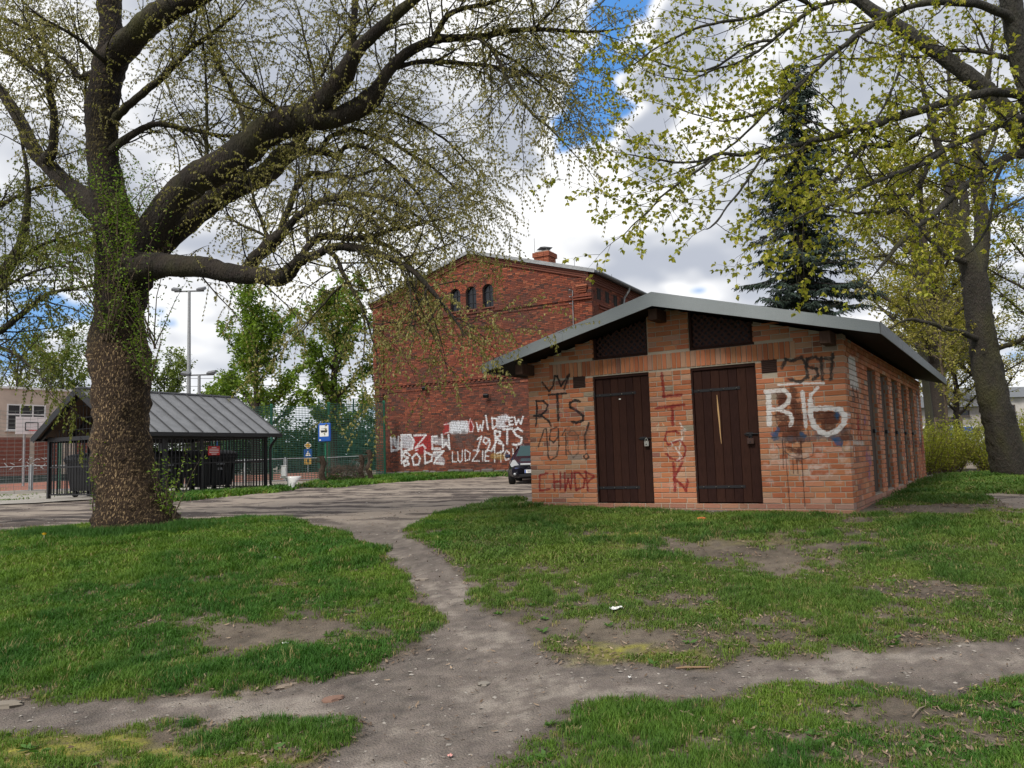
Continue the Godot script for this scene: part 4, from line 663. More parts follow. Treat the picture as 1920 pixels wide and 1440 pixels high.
const TREE_MAPLE := [
	["t", 7.208, 0.916, -9.600, 0.351, 6.999, 2.376, -9.550, 0.304, 6.780, 3.798, -9.500, 0.252, 6.578, 5.108, -9.450, 0.195, 6.383, 5.964, -9.400, 0.144, 6.268, 6.483, -9.350, 0.127, 6.186, 6.932, -9.300, 0.117, 6.110, 7.448, -9.250, 0.104, 6.048, 8.584, -9.200, 0.079],
	["l", 6.230, 6.625, -9.300, 0.062, 6.101, 6.706, -9.256, 0.055, 5.950, 6.753, -9.213, 0.049, 5.687, 6.816, -9.169, 0.046, 5.409, 6.826, -9.125, 0.045, 5.067, 6.805, -9.081, 0.042, 4.851, 6.740, -9.037, 0.036, 4.571, 6.638, -8.994, 0.036, 4.289, 6.459, -8.950, 0.033, 4.074, 6.313, -8.906, 0.030, 3.794, 6.074, -8.863, 0.026, 3.517, 5.838, -8.819, 0.023, 3.246, 5.636, -8.775, 0.017, 2.911, 5.315, -8.731, 0.014, 2.583, 5.029, -8.688, 0.012, 2.263, 4.808, -8.644, 0.009, 1.773, 4.626, -8.600, 0.006],
	["l", 7.096, 4.344, -9.600, 0.147, 6.813, 4.984, -9.673, 0.128, 6.500, 5.399, -9.745, 0.116, 6.371, 5.712, -9.818, 0.111, 6.174, 6.068, -9.891, 0.105, 5.901, 6.397, -9.964, 0.099, 5.618, 6.696, -10.036, 0.093, 5.329, 7.000, -10.109, 0.087, 5.031, 7.271, -10.182, 0.081, 4.798, 7.545, -10.255, 0.075, 4.352, 7.944, -10.327, 0.062, 3.756, 8.431, -10.400, 0.041],
	["l", 4.853, 7.533, -10.300, 0.041, 4.711, 7.514, -10.222, 0.034, 4.393, 7.471, -10.144, 0.030, 4.071, 7.310, -10.067, 0.027, 3.749, 7.057, -9.989, 0.023, 3.503, 6.842, -9.911, 0.020, 3.121, 6.564, -9.833, 0.016, 2.684, 6.397, -9.756, 0.013, 2.322, 6.231, -9.678, 0.010, 1.909, 6.276, -9.600, 0.006],
	["l", 6.501, 5.691, -9.400, 0.087, 6.273, 5.750, -9.338, 0.068, 5.916, 5.772, -9.275, 0.055, 5.620, 5.713, -9.213, 0.055, 5.327, 5.648, -9.150, 0.052, 5.033, 5.531, -9.088, 0.051, 4.682, 5.418, -9.025, 0.048, 4.335, 5.306, -8.963, 0.048, 3.995, 5.208, -8.900, 0.041, 3.719, 5.116, -8.838, 0.035, 3.327, 5.009, -8.775, 0.029, 2.942, 4.935, -8.713, 0.026, 2.622, 4.860, -8.650, 0.023, 2.369, 4.844, -8.588, 0.020, 2.055, 4.740, -8.525, 0.014, 1.695, 4.758, -8.463, 0.011, 1.341, 4.804, -8.400, 0.007],
	["l", 2.344, 4.805, -8.500, 0.017, 2.019, 4.576, -8.400, 0.014, 1.702, 4.346, -8.300, 0.011, 1.390, 4.036, -8.200, 0.008, 1.201, 3.843, -8.100, 0.005],
	["l", 6.567, 5.379, -9.300, 0.068, 6.143, 5.394, -9.182, 0.046, 5.810, 5.289, -9.064, 0.039, 5.480, 5.135, -8.945, 0.039, 5.159, 5.002, -8.827, 0.035, 4.839, 4.811, -8.709, 0.029, 4.530, 4.655, -8.591, 0.029, 4.170, 4.503, -8.473, 0.023, 3.820, 4.355, -8.355, 0.022, 3.474, 4.153, -8.236, 0.016, 3.086, 4.014, -8.118, 0.013, 2.706, 3.823, -8.000, 0.008],
	["l", 5.300, 5.560, -9.000, 0.039, 5.127, 5.431, -9.044, 0.036, 4.887, 5.246, -9.089, 0.030, 4.651, 5.143, -9.133, 0.027, 4.481, 5.101, -9.178, 0.027, 4.316, 5.157, -9.222, 0.024, 4.140, 5.082, -9.267, 0.022, 3.895, 4.943, -9.311, 0.019, 3.516, 4.742, -9.356, 0.012, 3.199, 4.538, -9.400, 0.009],
	["l", 6.730, 4.989, -9.500, 0.088, 6.237, 5.039, -9.380, 0.059, 5.898, 4.925, -9.260, 0.052, 5.624, 4.760, -9.140, 0.049, 5.289, 4.537, -9.020, 0.045, 5.024, 4.349, -8.900, 0.041, 4.702, 4.106, -8.780, 0.035, 4.452, 3.957, -8.660, 0.032, 4.264, 3.781, -8.540, 0.028, 4.019, 3.553, -8.420, 0.020, 3.841, 3.415, -8.300, 0.011],
	["l", 5.013, 4.931, -9.200, 0.034, 4.809, 4.591, -9.133, 0.030, 4.560, 4.355, -9.067, 0.027, 4.336, 4.247, -9.000, 0.024, 4.185, 4.262, -8.933, 0.021, 3.912, 4.219, -8.867, 0.015, 3.648, 4.268, -8.800, 0.009],
	["l", 2.871, 4.854, -8.500, 0.017, 2.571, 4.452, -8.350, 0.014, 2.345, 4.177, -8.200, 0.011, 2.126, 3.911, -8.050, 0.011, 2.003, 3.816, -7.900, 0.005],
	["l", 4.032, 7.171, -9.800, 0.026, 3.652, 7.268, -9.667, 0.026, 3.190, 6.960, -9.533, 0.022, 2.684, 6.832, -9.400, 0.019, 2.254, 6.636, -9.267, 0.015, 1.832, 6.377, -9.133, 0.012, 1.547, 6.121, -9.000, 0.007],
	["l", 3.322, 6.565, -9.400, 0.019, 3.025, 6.567, -9.500, 0.016, 2.711, 6.388, -9.600, 0.016, 2.399, 6.344, -9.700, 0.013, 2.023, 6.512, -9.800, 0.010, 1.779, 6.749, -9.900, 0.007],
	["l", 3.445, 5.768, -8.800, 0.020, 3.019, 5.410, -8.675, 0.014, 2.675, 5.243, -8.550, 0.011, 2.287, 5.172, -8.425, 0.008, 1.805, 5.281, -8.300, 0.006],
	["l", 4.903, 6.567, -9.300, 0.025, 4.769, 6.130, -9.225, 0.018, 4.580, 5.770, -9.150, 0.015, 4.328, 5.355, -9.075, 0.012, 4.019, 4.950, -9.000, 0.009],
	["l", 4.339, 5.352, -9.100, 0.027, 3.992, 4.869, -8.950, 0.021, 3.668, 4.575, -8.800, 0.018, 3.230, 4.174, -8.650, 0.014, 2.992, 3.987, -8.500, 0.008],
	["l", 5.732, 4.832, -9.000, 0.027, 5.684, 4.607, -9.075, 0.021, 5.654, 4.315, -9.150, 0.018, 5.616, 4.083, -9.225, 0.015, 5.452, 3.853, -9.300, 0.009],
	["l", 6.455, 6.352, -9.700, 0.039, 6.239, 6.526, -9.820, 0.029, 5.907, 6.636, -9.940, 0.026, 5.556, 6.638, -10.060, 0.023, 5.201, 6.711, -10.180, 0.020, 4.620, 6.755, -10.300, 0.014],
]
const TREE_LEAN := [
	["t", 11.474, 0.716, -18.600, 0.519, 11.361, 1.025, -18.571, 0.395, 11.215, 1.947, -18.543, 0.345, 11.077, 2.688, -18.514, 0.320, 10.975, 3.432, -18.486, 0.307, 10.898, 4.178, -18.457, 0.288, 10.858, 4.926, -18.429, 0.275, 10.814, 5.488, -18.400, 0.281],
	["l", 10.809, 5.425, -18.400, 0.220, 10.639, 5.924, -18.356, 0.213, 10.469, 6.424, -18.311, 0.188, 10.361, 6.922, -18.267, 0.158, 10.313, 7.545, -18.222, 0.133, 10.190, 8.172, -18.178, 0.109, 10.045, 8.671, -18.133, 0.084, 9.895, 9.429, -18.089, 0.060, 9.744, 10.188, -18.044, 0.042, 9.676, 11.208, -18.000, 0.024],
	["l", 10.462, 6.421, -18.300, 0.122, 10.711, 6.952, -18.400, 0.110, 10.769, 7.756, -18.500, 0.092, 10.780, 8.444, -18.600, 0.080, 10.774, 9.277, -18.700, 0.062, 10.832, 10.122, -18.800, 0.044, 10.939, 11.116, -18.900, 0.025],
	["l", 10.833, 5.424, -18.400, 0.208, 11.039, 5.940, -18.467, 0.184, 11.183, 6.592, -18.533, 0.172, 11.227, 7.256, -18.600, 0.148, 11.220, 7.931, -18.667, 0.136, 11.315, 8.610, -18.733, 0.112, 11.525, 9.429, -18.800, 0.087, 11.800, 10.392, -18.867, 0.063, 12.042, 11.234, -18.933, 0.038, 12.220, 12.091, -19.000, 0.019],
	["l", 10.890, 3.935, -18.500, 0.092, 10.647, 3.985, -18.283, 0.079, 10.195, 4.114, -18.067, 0.060, 9.721, 4.179, -17.850, 0.053, 9.259, 4.278, -17.633, 0.047, 8.683, 4.319, -17.417, 0.029, 8.217, 4.122, -17.200, 0.017],
	["l", 11.017, 3.719, -18.600, 0.080, 11.305, 3.776, -18.350, 0.061, 11.524, 3.857, -18.100, 0.054, 11.874, 4.172, -17.850, 0.041, 12.352, 4.713, -17.600, 0.029],
	["l", 10.501, 5.764, -18.200, 0.085, 9.984, 5.937, -18.080, 0.060, 9.584, 6.291, -17.960, 0.054, 9.191, 6.703, -17.840, 0.041, 8.917, 7.046, -17.720, 0.029, 8.645, 7.384, -17.600, 0.018],
	["l", 11.187, 6.482, -18.600, 0.074, 11.594, 6.917, -18.800, 0.056, 12.062, 7.226, -19.000, 0.044, 12.668, 7.538, -19.200, 0.032, 13.363, 7.989, -19.400, 0.019],
	["l", 11.216, 8.037, -18.600, 0.074, 11.600, 8.495, -18.800, 0.056, 11.953, 8.963, -19.000, 0.044, 12.191, 9.582, -19.200, 0.032],
]
const TREE_EDGE := [
	["t", -10.045, 0.676, -13.200, 0.351, -9.861, 1.967, -13.180, 0.289, -9.529, 2.919, -13.160, 0.236, -9.106, 3.878, -13.140, 0.175, -8.671, 4.577, -13.120, 0.126, -8.341, 4.968, -13.100, 0.100, -8.107, 5.362, -13.080, 0.078, -8.001, 5.898, -13.060, 0.061, -7.984, 6.439, -13.040, 0.039, -8.048, 6.985, -13.020, 0.026, -8.188, 7.722, -13.000, 0.017],
	["l", -8.891, 3.660, -12.900, 0.077, -8.195, 3.877, -12.750, 0.055, -7.765, 4.097, -12.600, 0.046, -7.385, 4.313, -12.450, 0.037, -7.008, 4.398, -12.300, 0.029, -6.595, 4.395, -12.150, 0.016, -6.190, 4.391, -12.000, 0.008],
	["l", -9.210, 3.333, -13.000, 0.078, -8.973, 5.209, -13.080, 0.061, -8.691, 5.951, -13.160, 0.044, -8.299, 6.241, -13.240, 0.031, -7.898, 6.441, -13.320, 0.022, -7.580, 6.506, -13.400, 0.013],
	["l", -8.145, 4.958, -12.900, 0.043, -7.710, 5.173, -12.750, 0.034, -7.281, 5.294, -12.600, 0.025, -6.857, 5.326, -12.450, 0.017, -6.567, 5.360, -12.300, 0.008],
	["l", -8.880, 3.938, -13.000, 0.060, -8.414, 4.416, -12.800, 0.034, -7.780, 4.701, -12.600, 0.025, -7.157, 4.807, -12.400, 0.016, -6.627, 4.700, -12.200, 0.008],
	["l", -8.547, 3.737, -12.900, 0.043, -7.999, 3.522, -12.725, 0.030, -7.546, 3.231, -12.550, 0.021, -7.187, 2.951, -12.375, 0.012, -6.959, 2.723, -12.200, 0.008],
]

const SHED := Vector3(0.273, 0.84, -13.525)
const SHED_TURN := 0.5592

func _ready() -> void:
	# camera
	var cam := Camera3D.new()
	cam.name = "camera"
	cam.fov = 51.1
	cam.near = 0.05
	cam.far = 2000.0
	cam.position = Vector3(0, 1.6, 0)
	cam.rotation_degrees = Vector3(5.195, 0, -1.79)
	add_child(cam)
	cam.current = true
	# sky, exposure
	noise_a.seed = 3; noise_a.frequency = 0.12; noise_a.fractal_octaves = 3
	noise_b.seed = 8; noise_b.frequency = 0.25; noise_b.fractal_octaves = 3
	noise_c.seed = 14; noise_c.frequency = 0.25; noise_c.fractal_octaves = 4
	var we := WorldEnvironment.new()
	we.name = "world_environment"
	var env := Environment.new()
	env.background_mode = Environment.BG_SKY
	env.sky = make_sky()
	env.background_energy_multiplier = 1.0
	env.ambient_light_source = Environment.AMBIENT_SOURCE_SKY
	env.tonemap_mode = Environment.TONE_MAPPER_LINEAR
	env.tonemap_exposure = 2.0
	env.sdfgi_enabled = true
	env.ssao_enabled = true
	env.ssil_enabled = true
	we.environment = env
	add_child(we)
	# the veiled sun, high behind the photographer's left shoulder
	var sun := DirectionalLight3D.new()
	sun.name = "sun"
	sun.light_energy = 0.5
	sun.light_angular_distance = 14.0
	sun.light_color = Color(1.0, 0.97, 0.92)
	sun.shadow_enabled = true
	sun.rotation_degrees = Vector3(-48, -35, 0)
	add_child(sun)
	make_materials()
	build_mask()
	make_ground()
	make_grass()
	make_shed()
	make_hall()
	make_shelter()
	make_court()
	make_traced_trees()
	make_grown_trees()
	make_far_green()
	make_car()
	make_small_things()

func make_materials() -> void:
	TX.grain = noise_tex(1, 0.05, 0.72, 1.12, 512, 5)
	TX.fine = noise_tex(2, 0.16, 0.78, 1.12, 512, 3)
	TX.blot = noise_tex(4, 0.012, 0.6, 1.15, 512, 5)
	TX.bump = height_tex(6, 0.06, 512, 5)
	TX.bump_fine = height_tex(7, 0.15, 512, 4)
	M.soil = relief(mat(Color(1, 1, 1), 0.97, 0, TX.grain, 1.7, true), TX.bump, 1.2)
	M.grass = mat(Color(1, 1, 1), 0.75, 0, null, 1.0, true)
	M.grass.cull_mode = BaseMaterial3D.CULL_DISABLED
	M.grass.backlight_enabled = true
	M.grass.backlight = lin(0.5, 0.6, 0.2)
	M.litter = mat(Color(1, 1, 1), 0.9, 0, null, 1.0, true)
	M.litter.cull_mode = BaseMaterial3D.CULL_DISABLED
	M.stone = mat(Color(1, 1, 1), 0.95, 0, TX.fine, 6.0, true)
	TX.wood = noise_tex(21, 0.03, 0.55, 1.25, 256, 4, FastNoiseLite.TYPE_SIMPLEX_SMOOTH, 4)
	TX.spangle = noise_tex(23, 0.06, 0.55, 1.2, 512, 3, FastNoiseLite.TYPE_CELLULAR)
	M.plain_brick = mat(Color(1, 1, 1), 0.95, 0, TX.fine, 4.0, true)
	M.rust = mat(lin(0.055, 0.026, 0.020), 0.8, 0, TX.fine, 8.0)
	M.iron = mat(lin(0.022, 0.022, 0.026), 0.55, 0.4, TX.fine, 6.0)
	M.steel = mat(lin(0.48, 0.46, 0.42), 0.35, 0.85)
	M.door_wood = wood(Color(0.036, 0.016, 0.013))
	M.planks = [wood(Color(0.040, 0.0175, 0.0135)), wood(Color(0.033, 0.0145, 0.012)), wood(Color(0.046, 0.020, 0.0145))]
	M.gap = mat(lin(0.012, 0.008, 0.007), 0.95)
	M.pale_wood = mat(lin(0.52, 0.32, 0.15), 0.8)
	M.white_paint = mat(lin(0.75, 0.75, 0.74), 0.5)
	M.blue_board = mat(lin(0.05, 0.06, 0.085), 0.6)
	M.side_wood = wood(Color(0.085, 0.060, 0.047))
	M.lattice_wood = wood(Color(0.085, 0.042, 0.036))
	M.beam_wood = wood(Color(0.085, 0.05, 0.038))
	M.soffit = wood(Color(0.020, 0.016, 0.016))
	M.felt = mat(lin(0.11, 0.115, 0.12), 0.95, 0, TX.fine, 5.0)
	M.galv = mat(lin(0.36, 0.40, 0.43), 0.6, 0.15, TX.spangle, 5.0)
	M.galv_dull = mat(lin(0.22, 0.235, 0.245), 0.7, 0.1, TX.blot, 2.0)
	M.concrete = relief(mat(lin(0.30, 0.26, 0.22), 0.95, 0, TX.grain, 3.0), TX.bump, 0.6)
	make_more_materials()

func wood(c: Color) -> StandardMaterial3D:
	var m := mat(c.linear_to_srgb(), 0.72, 0, TX.wood, 1.0)
	m.uv1_scale = Vector3(9.0, 0.7, 9.0)
	m.metallic_specular = 0.22
	return m

func make_more_materials() -> void:
	M.plain_hall = mat(lin(0.16, 0.055, 0.038), 0.95, 0, TX.fine, 3.0)
	M.dark_glass = mat(lin(0.012, 0.014, 0.019), 0.15, 0.0)
	M.zinc = mat(lin(0.17, 0.18, 0.195), 0.6, 0.2, TX.blot, 1.0)
	M.zinc_light = mat(lin(0.33, 0.345, 0.36), 0.6, 0.2, TX.blot, 1.0)
	make_rest_materials()

func make_rest_materials() -> void:
	M.black_steel = mat(lin(0.010, 0.010, 0.012), 0.45)
	M.seam_sheet = mat(lin(0.20, 0.205, 0.215), 0.5, 0.2, TX.blot, 0.4)
	M.seam_edge = mat(lin(0.055, 0.058, 0.064), 0.6)
	M.ceiling_wood = mat(lin(0.09, 0.05, 0.03), 0.8, 0, TX.wood, 1.0)
	M.paving = relief(mat(lin(0.36, 0.335, 0.30), 0.95, 0, TX.grain, 1.2), TX.bump, 0.5)
	M.kerb = mat(lin(0.40, 0.37, 0.33), 0.95, 0, TX.grain, 2.0)
	M.court = mat(lin(0.30, 0.115, 0.075), 0.95, 0, TX.grain, 0.7)
	M.sign_red = mat(lin(0.55, 0.03, 0.03), 0.5)
	M.sign_blue = mat(lin(0.012, 0.09, 0.42), 0.4)
	M.sign_yellow = mat(lin(0.62, 0.36, 0.05), 0.5)
	M.bin_plastic = mat(lin(0.012, 0.013, 0.016), 0.5)
	M.tyre = mat(lin(0.012, 0.012, 0.012), 0.8)
	M.label_grey = mat(lin(0.22, 0.23, 0.25), 0.6)
	M.porcelain = mat(lin(0.78, 0.78, 0.77), 0.2)
	M.net_green = mat(lin(0.018, 0.085, 0.060), 0.8)
	M.net_wire = mat(lin(0.16, 0.18, 0.17), 0.7)
	M.post_green = mat(lin(0.012, 0.16, 0.085), 0.45)
	M.post_dark = mat(lin(0.05, 0.07, 0.06), 0.8)
	M.cream = mat(lin(0.60, 0.50, 0.41), 0.9, 0, TX.blot, 0.15)
	M.pale_wall = mat(lin(0.42, 0.385, 0.36), 0.9, 0, TX.blot, 0.15)
	M.white_wall = mat(lin(0.58, 0.55, 0.52), 0.9, 0, TX.blot, 0.15)
	M.frame_brown = mat(lin(0.10, 0.08, 0.07), 0.7)
	M.school_glass = mat(lin(0.05, 0.05, 0.055), 0.2)
	M.panel_red = mat(lin(0.24, 0.075, 0.05), 0.8, 0, TX.blot, 0.5)
	TX.bark = noise_tex(41, 0.035, 0.42, 1.3, 512, 5)
	TX.bark_bump = height_tex(42, 0.03, 512, 5, FastNoiseLite.TYPE_CELLULAR)
	M.bark = relief(mat(Color(1, 1, 1), 0.95, 0, TX.bark, 1.0, true), TX.bark_bump, 4.0)
	M.bark.uv1_scale = Vector3(2.2, 0.8, 2.2)
	M.bark_flaked = relief(mat(Color(1, 1, 1), 0.95, 0, flake_tex(), 1.0, true), TX.bark_bump, 2.5)
	M.bark_flaked.uv1_scale = Vector3(1.5, 0.9, 1.5)
	M.car_paint = mat(lin(0.010, 0.013, 0.045), 0.25, 0.2)
	M.car_paint.clearcoat_enabled = true
	M.car_paint.clearcoat_roughness = 0.08
	M.car_trim = mat(lin(0.05, 0.06, 0.14), 0.35)
	M.car_glass = mat(lin(0.02, 0.05, 0.05), 0.08)
	M.lamp_glass = mat(lin(0.62, 0.64, 0.66), 0.15, 0.3)
	M.paper = mat(lin(0.72, 0.72, 0.70), 0.8)
	M.paper.cull_mode = BaseMaterial3D.CULL_DISABLED
	M.pink_paper = mat(lin(0.7, 0.36, 0.32), 0.8)
	M.leaf = mat(Color(1, 1, 1), 0.7, 0, null, 1.0, true)
	M.leaf.cull_mode = BaseMaterial3D.CULL_DISABLED
	M.leaf.backlight_enabled = true
	M.leaf.backlight = lin(0.75, 0.85, 0.35)
	M.stake_wood = mat(lin(0.15, 0.115, 0.08), 0.9, 0, TX.fine, 3.0)
	M.needle = mat(Color(1, 1, 1), 0.75, 0, null, 1.0, true)
	M.needle.cull_mode = BaseMaterial3D.CULL_DISABLED

func flake_tex() -> ImageTexture:
	# dark furrowed bark with pale flakes where the outer layer has come off
	var n := 512
	var base := FastNoiseLite.new(); base.seed = 71; base.frequency = 0.03; base.fractal_octaves = 4
	var spot := FastNoiseLite.new(); spot.seed = 72; spot.frequency = 0.055; spot.fractal_octaves = 2
	var a := base.get_seamless_image(n, n)
	var b := spot.get_seamless_image(n, n)
	b.resize(n, n * 2, Image.INTERPOLATE_BILINEAR)
	var img := Image.create(n, n, false, Image.FORMAT_RGB8)
	for j in n:
		for i in n:
			var f := a.get_pixel(i, j).r
			var g := b.get_pixel((i + j / 3) % n, j).r
			var c := Color(0.55, 0.5, 0.45).lerp(Color(1.0, 0.92, 0.85), f)
			c = c.lerp(Color(0.98, 0.93, 0.84) , 0.0)
			var k := smoothstep(0.69, 0.77, g + 0.25 * (f - 0.5))
			img.set_pixel(i, j, Color(c.r * 0.44, c.g * 0.40, c.b * 0.36).lerp(Color(1.0, 0.93, 0.80), k))
	return ImageTexture.create_from_image(img)

# ------------------------------------------------------------------ ground cover masks
var gm := PackedFloat32Array()
const MX0 := -15.0
const MZ0 := 2.0
const MS := 0.08
const MW := 400
const MH := 560

func build_mask() -> void:
	gm.resize(MW * MH)
	var polys := [GRASS_LEFT, GRASS_RIGHT, GRASS_NEAR, GRASS_NEAR_LEFT, GRASS_BANK, GRASS_SHELTER, LAWN_RIGHT]
	for pl: PackedVector2Array in polys:
		var lo := Vector2(1e9, 1e9)
		var hi := -lo
		for p in pl:
			lo = lo.min(p); hi = hi.max(p)
		var i0 := clampi(int((lo.x - MX0) / MS), 0, MW - 1)
		var i1 := clampi(int((hi.x - MX0) / MS) + 1, 0, MW - 1)
		var j0 := clampi(int((-hi.y - MZ0) / MS), 0, MH - 1)
		var j1 := clampi(int((-lo.y - MZ0) / MS) + 1, 0, MH - 1)
		for j in range(j0, j1 + 1):
			for i in range(i0, i1 + 1):
				if Geometry2D.is_point_in_polygon(Vector2(MX0 + i * MS, -(MZ0 + j * MS)), pl):
					gm[j * MW + i] = 1.0
	for pass_ in 2:                                    # soften the borders
		var o := gm.duplicate()
		for j in range(1, MH - 1):
			var r := j * MW
			for i in range(1, MW - 1):
				gm[r + i] = (o[r + i] * 2.0 + o[r + i - 1] + o[r + i + 1] + o[r + i - MW] + o[r + i + MW]) / 6.0

func mask_at(x: float, z: float) -> float:
	var fx := (x - MX0) / MS
	var fz := (-z - MZ0) / MS
	if fx < 0.0 or fz < 0.0 or fx >= MW - 1.001 or fz >= MH - 1.001:
		return 1.0 if (-z < 14.0) else (0.8 if x > 12.0 else 0.25)
	var i := int(fx)
	var j := int(fz)
	var a := fx - i
	var b := fz - j
	var k := j * MW + i
	return lerpf(lerpf(gm[k], gm[k + 1], a), lerpf(gm[k + MW], gm[k + MW + 1], a), b)

func grass_at(x: float, z: float) -> float:
	var wx := 0.16 * noise_b.get_noise_2d(x * 6.0, z * 6.0)
	var wz := 0.16 * noise_b.get_noise_2d(x * 6.0 + 90.0, z * 6.0)
	var m := mask_at(x + wx, z + wz)
	if -z < 16.0:
		for e in BARE:
			var dx: float = (x - e[0] + wx) / e[2]
			var dz: float = (z - e[1] + wz * 2.0) / e[3]
			m -= e[4] * 0.7 * exp(-(dx * dx + dz * dz))
		for e in MOSS:
			var dx: float = (x - e[0] + wx) / e[2]
			var dz: float = (z - e[1] + wz * 2.0) / e[3]
			m -= e[4] * 0.34 * exp(-(dx * dx + dz * dz) * 0.8)
	var lush := 0.24 * (1.0 - smoothstep(-4.0, -1.0, x)) * smoothstep(6.0, 7.5, -z) + 0.16 * (1.0 - smoothstep(-4.0, -1.0, x)) + 0.12 * smoothstep(9.5, 10.5, -z) + 0.12 * (1.0 - smoothstep(4.4, 5.4, -z))
	return clampf(m + 0.50 * noise_b.get_noise_2d(x * 5.0, z * 5.0 + 33.0) + 0.45 * noise_b.get_noise_2d(x * 17.0, z * 17.0) + 0.42 * noise_b.get_noise_2d(x * 1.4, z * 1.4) - 0.36 + lush, 0.0, 1.0) * smoothstep(0.1, 0.5, m)

func moss_at(x: float, z: float) -> float:
	var s := 0.0
	if -z < 16.0:
		var w := noise_b.get_noise_2d(x * 12.0, z * 12.0)
		for e in MOSS:
			var dx: float = (x - e[0]) / e[2]
			var dz: float = (z - e[1]) / e[3]
			var f := exp(-(dx * dx + dz * dz))
			if f > 0.12: s += e[4] * smoothstep(0.3, 0.65, f + 0.5 * w)
	return clampf(s, 0.0, 1.0)

func soil_color(x: float, z: float, m: float, gr: float) -> Color:
	var d := -z
	var n1 := noise_c.get_noise_2d(x * 3.0, z * 3.0)
	var n2 := noise_c.get_noise_2d(x * 14.0, z * 14.0)
	var n3 := noise_c.get_noise_2d(x * 38.0, z * 38.0)
	var path := Color(0.178, 0.150, 0.130) * (1.0 + 0.40 * n1 + 0.34 * n2 + 0.38 * n3)
	if n1 + 0.5 * n2 > 0.22:
		path = path.lerp(Color(0.33, 0.29, 0.25), clampf((n1 + 0.5 * n2 + 0.3 * n3 - 0.22) * 3.0, 0, 0.65))
	if d > 10.5:
		# wheel ruts of dark mud cross the lot, lying mostly along one way
		var q := Vector2(x * 0.955 + z * 0.296, -x * 0.296 + z * 0.955)
		var r := noise_c.get_noise_2d(q.x * 0.55 + 7.0 * noise_b.get_noise_2d(x * 0.5, z * 0.5), q.y * 4.2)
		var r2 := noise_c.get_noise_2d(q.x * 1.3 + 50.0, q.y * 9.0)
		var big := noise_c.get_noise_2d(x * 0.5 + 20.0, z * 0.9)
		var lot := Color(0.34, 0.285, 0.235).lerp(Color(0.085, 0.066, 0.056), smoothstep(-0.10, 0.22, r + 0.6 * r2 + big * 0.5))
		path = path.lerp(lot, smoothstep(10.5, 13.0, d))
	var humus := Color(0.118, 0.094, 0.068) * (1.0 + 0.4 * n1 + 0.35 * n2 + 0.4 * n3)
	var c := path.lerp(humus, smoothstep(0.25, 0.75, m) * 0.85)
	c = c.lerp(Color(0.075, 0.088, 0.034), smoothstep(0.35, 0.9, gr) * 0.75)
	c = c.lerp(Color(0.235, 0.225, 0.030) * (1.0 + 0.5 * n2 + 0.5 * n3), moss_at(x, z) * clampf(0.75 + 0.6 * n3, 0, 0.95))
	c.a = 1.0
	return c

func make_ground() -> void:
	var xs := PackedFloat32Array()
	var zs := PackedFloat32Array()
	var x := -7.0
	while x <= 7.0:
		xs.append(x); x += 0.045
	var st := 0.06
	var right := PackedFloat32Array()
	x = xs[xs.size() - 1]
	while x < 420.0:
		x += st
		st = minf(st * 1.055, 30.0)
		if x < 16.0: st = minf(st, 0.22)
		right.append(x)
	var all := PackedFloat32Array()
	for i in range(right.size() - 1, -1, -1):
		all.append(-right[i])
	all.append_array(xs)
	all.append_array(right)
	xs = all
	var d := -8.0
	while d < 3.0:
		zs.append(-d); d += 0.5
	d = 3.0
	while d < 14.0:
		zs.append(-d); d += 0.035 if d < 8.0 else 0.05
	st = 0.08
	while d < 480.0:
		zs.append(-d)
		d += st
		st *= 1.02
		if d < 45.0: st = minf(st, 0.16)
		else: st *= 1.06
	var nx := xs.size()
	var nz := zs.size()
	var vs := PackedVector3Array(); vs.resize(nx * nz)
	var cs := PackedColorArray(); cs.resize(nx * nz)
	var ms := PackedFloat32Array(); ms.resize(nx * nz)
	for j in nz:
		for i in nx:
			var k := j * nx + i
			var px := xs[i]
			var pz := zs[j]
			var m := mask_at(px + 0.16 * noise_b.get_noise_2d(px * 6.0, pz * 6.0), pz + 0.16 * noise_b.get_noise_2d(px * 6.0 + 90.0, pz * 6.0))
			var gr := 0.0
			var h := gh(px, pz)
			if -pz < 46.0 and absf(px) < 18.0:
				gr = grass_at(px, pz)
				h += 0.012 * gr + 0.006 * noise_c.get_noise_2d(px * 30.0, pz * 30.0)
			else:
				gr = m
			vs[k] = Vector3(px, h, pz)
			cs[k] = soil_color(px, pz, m, gr)
			ms[k] = m
	var ns := PackedVector3Array(); ns.resize(nx * nz)
	for j in nz:
		for i in nx:
			var a := vs[j * nx + maxi(i - 1, 0)]
			var b := vs[j * nx + mini(i + 1, nx - 1)]
			var e := vs[maxi(j - 1, 0) * nx + i]
			var f := vs[mini(j + 1, nz - 1) * nx + i]
			ns[j * nx + i] = (b - a).cross(e - f).normalized()
	var names := ["ground", "dirt_path", "parking_lot"]
	for kind in 3:
		var mb := MB.new()
		var remap := {}
		for j in nz - 1:
			for i in nx - 1:
				var k := j * nx + i
				var dd := -zs[j]
				var which := 0
				if ms[k] < 0.5 and dd > 3.0 and dd < 36.0 and absf(xs[i]) < 14.9:
					which = 1 if dd < 11.6 else (2 if xs[i] < 6.0 else 1)
				if which != kind:
					continue
				var q := [k, k + 1, k + nx + 1, k + nx]
				for e in 4:
					var id: int = q[e]
					if not remap.has(id):
						remap[id] = mb.vert(vs[id], ns[id], cs[id])
					q[e] = remap[id]
				mb.ix.append_array([q[0], q[1], q[2], q[0], q[2], q[3]])
		var o := struct(names[kind], mb, M.soil)
		o.cast_shadow = GeometryInstance3D.SHADOW_CASTING_SETTING_ON

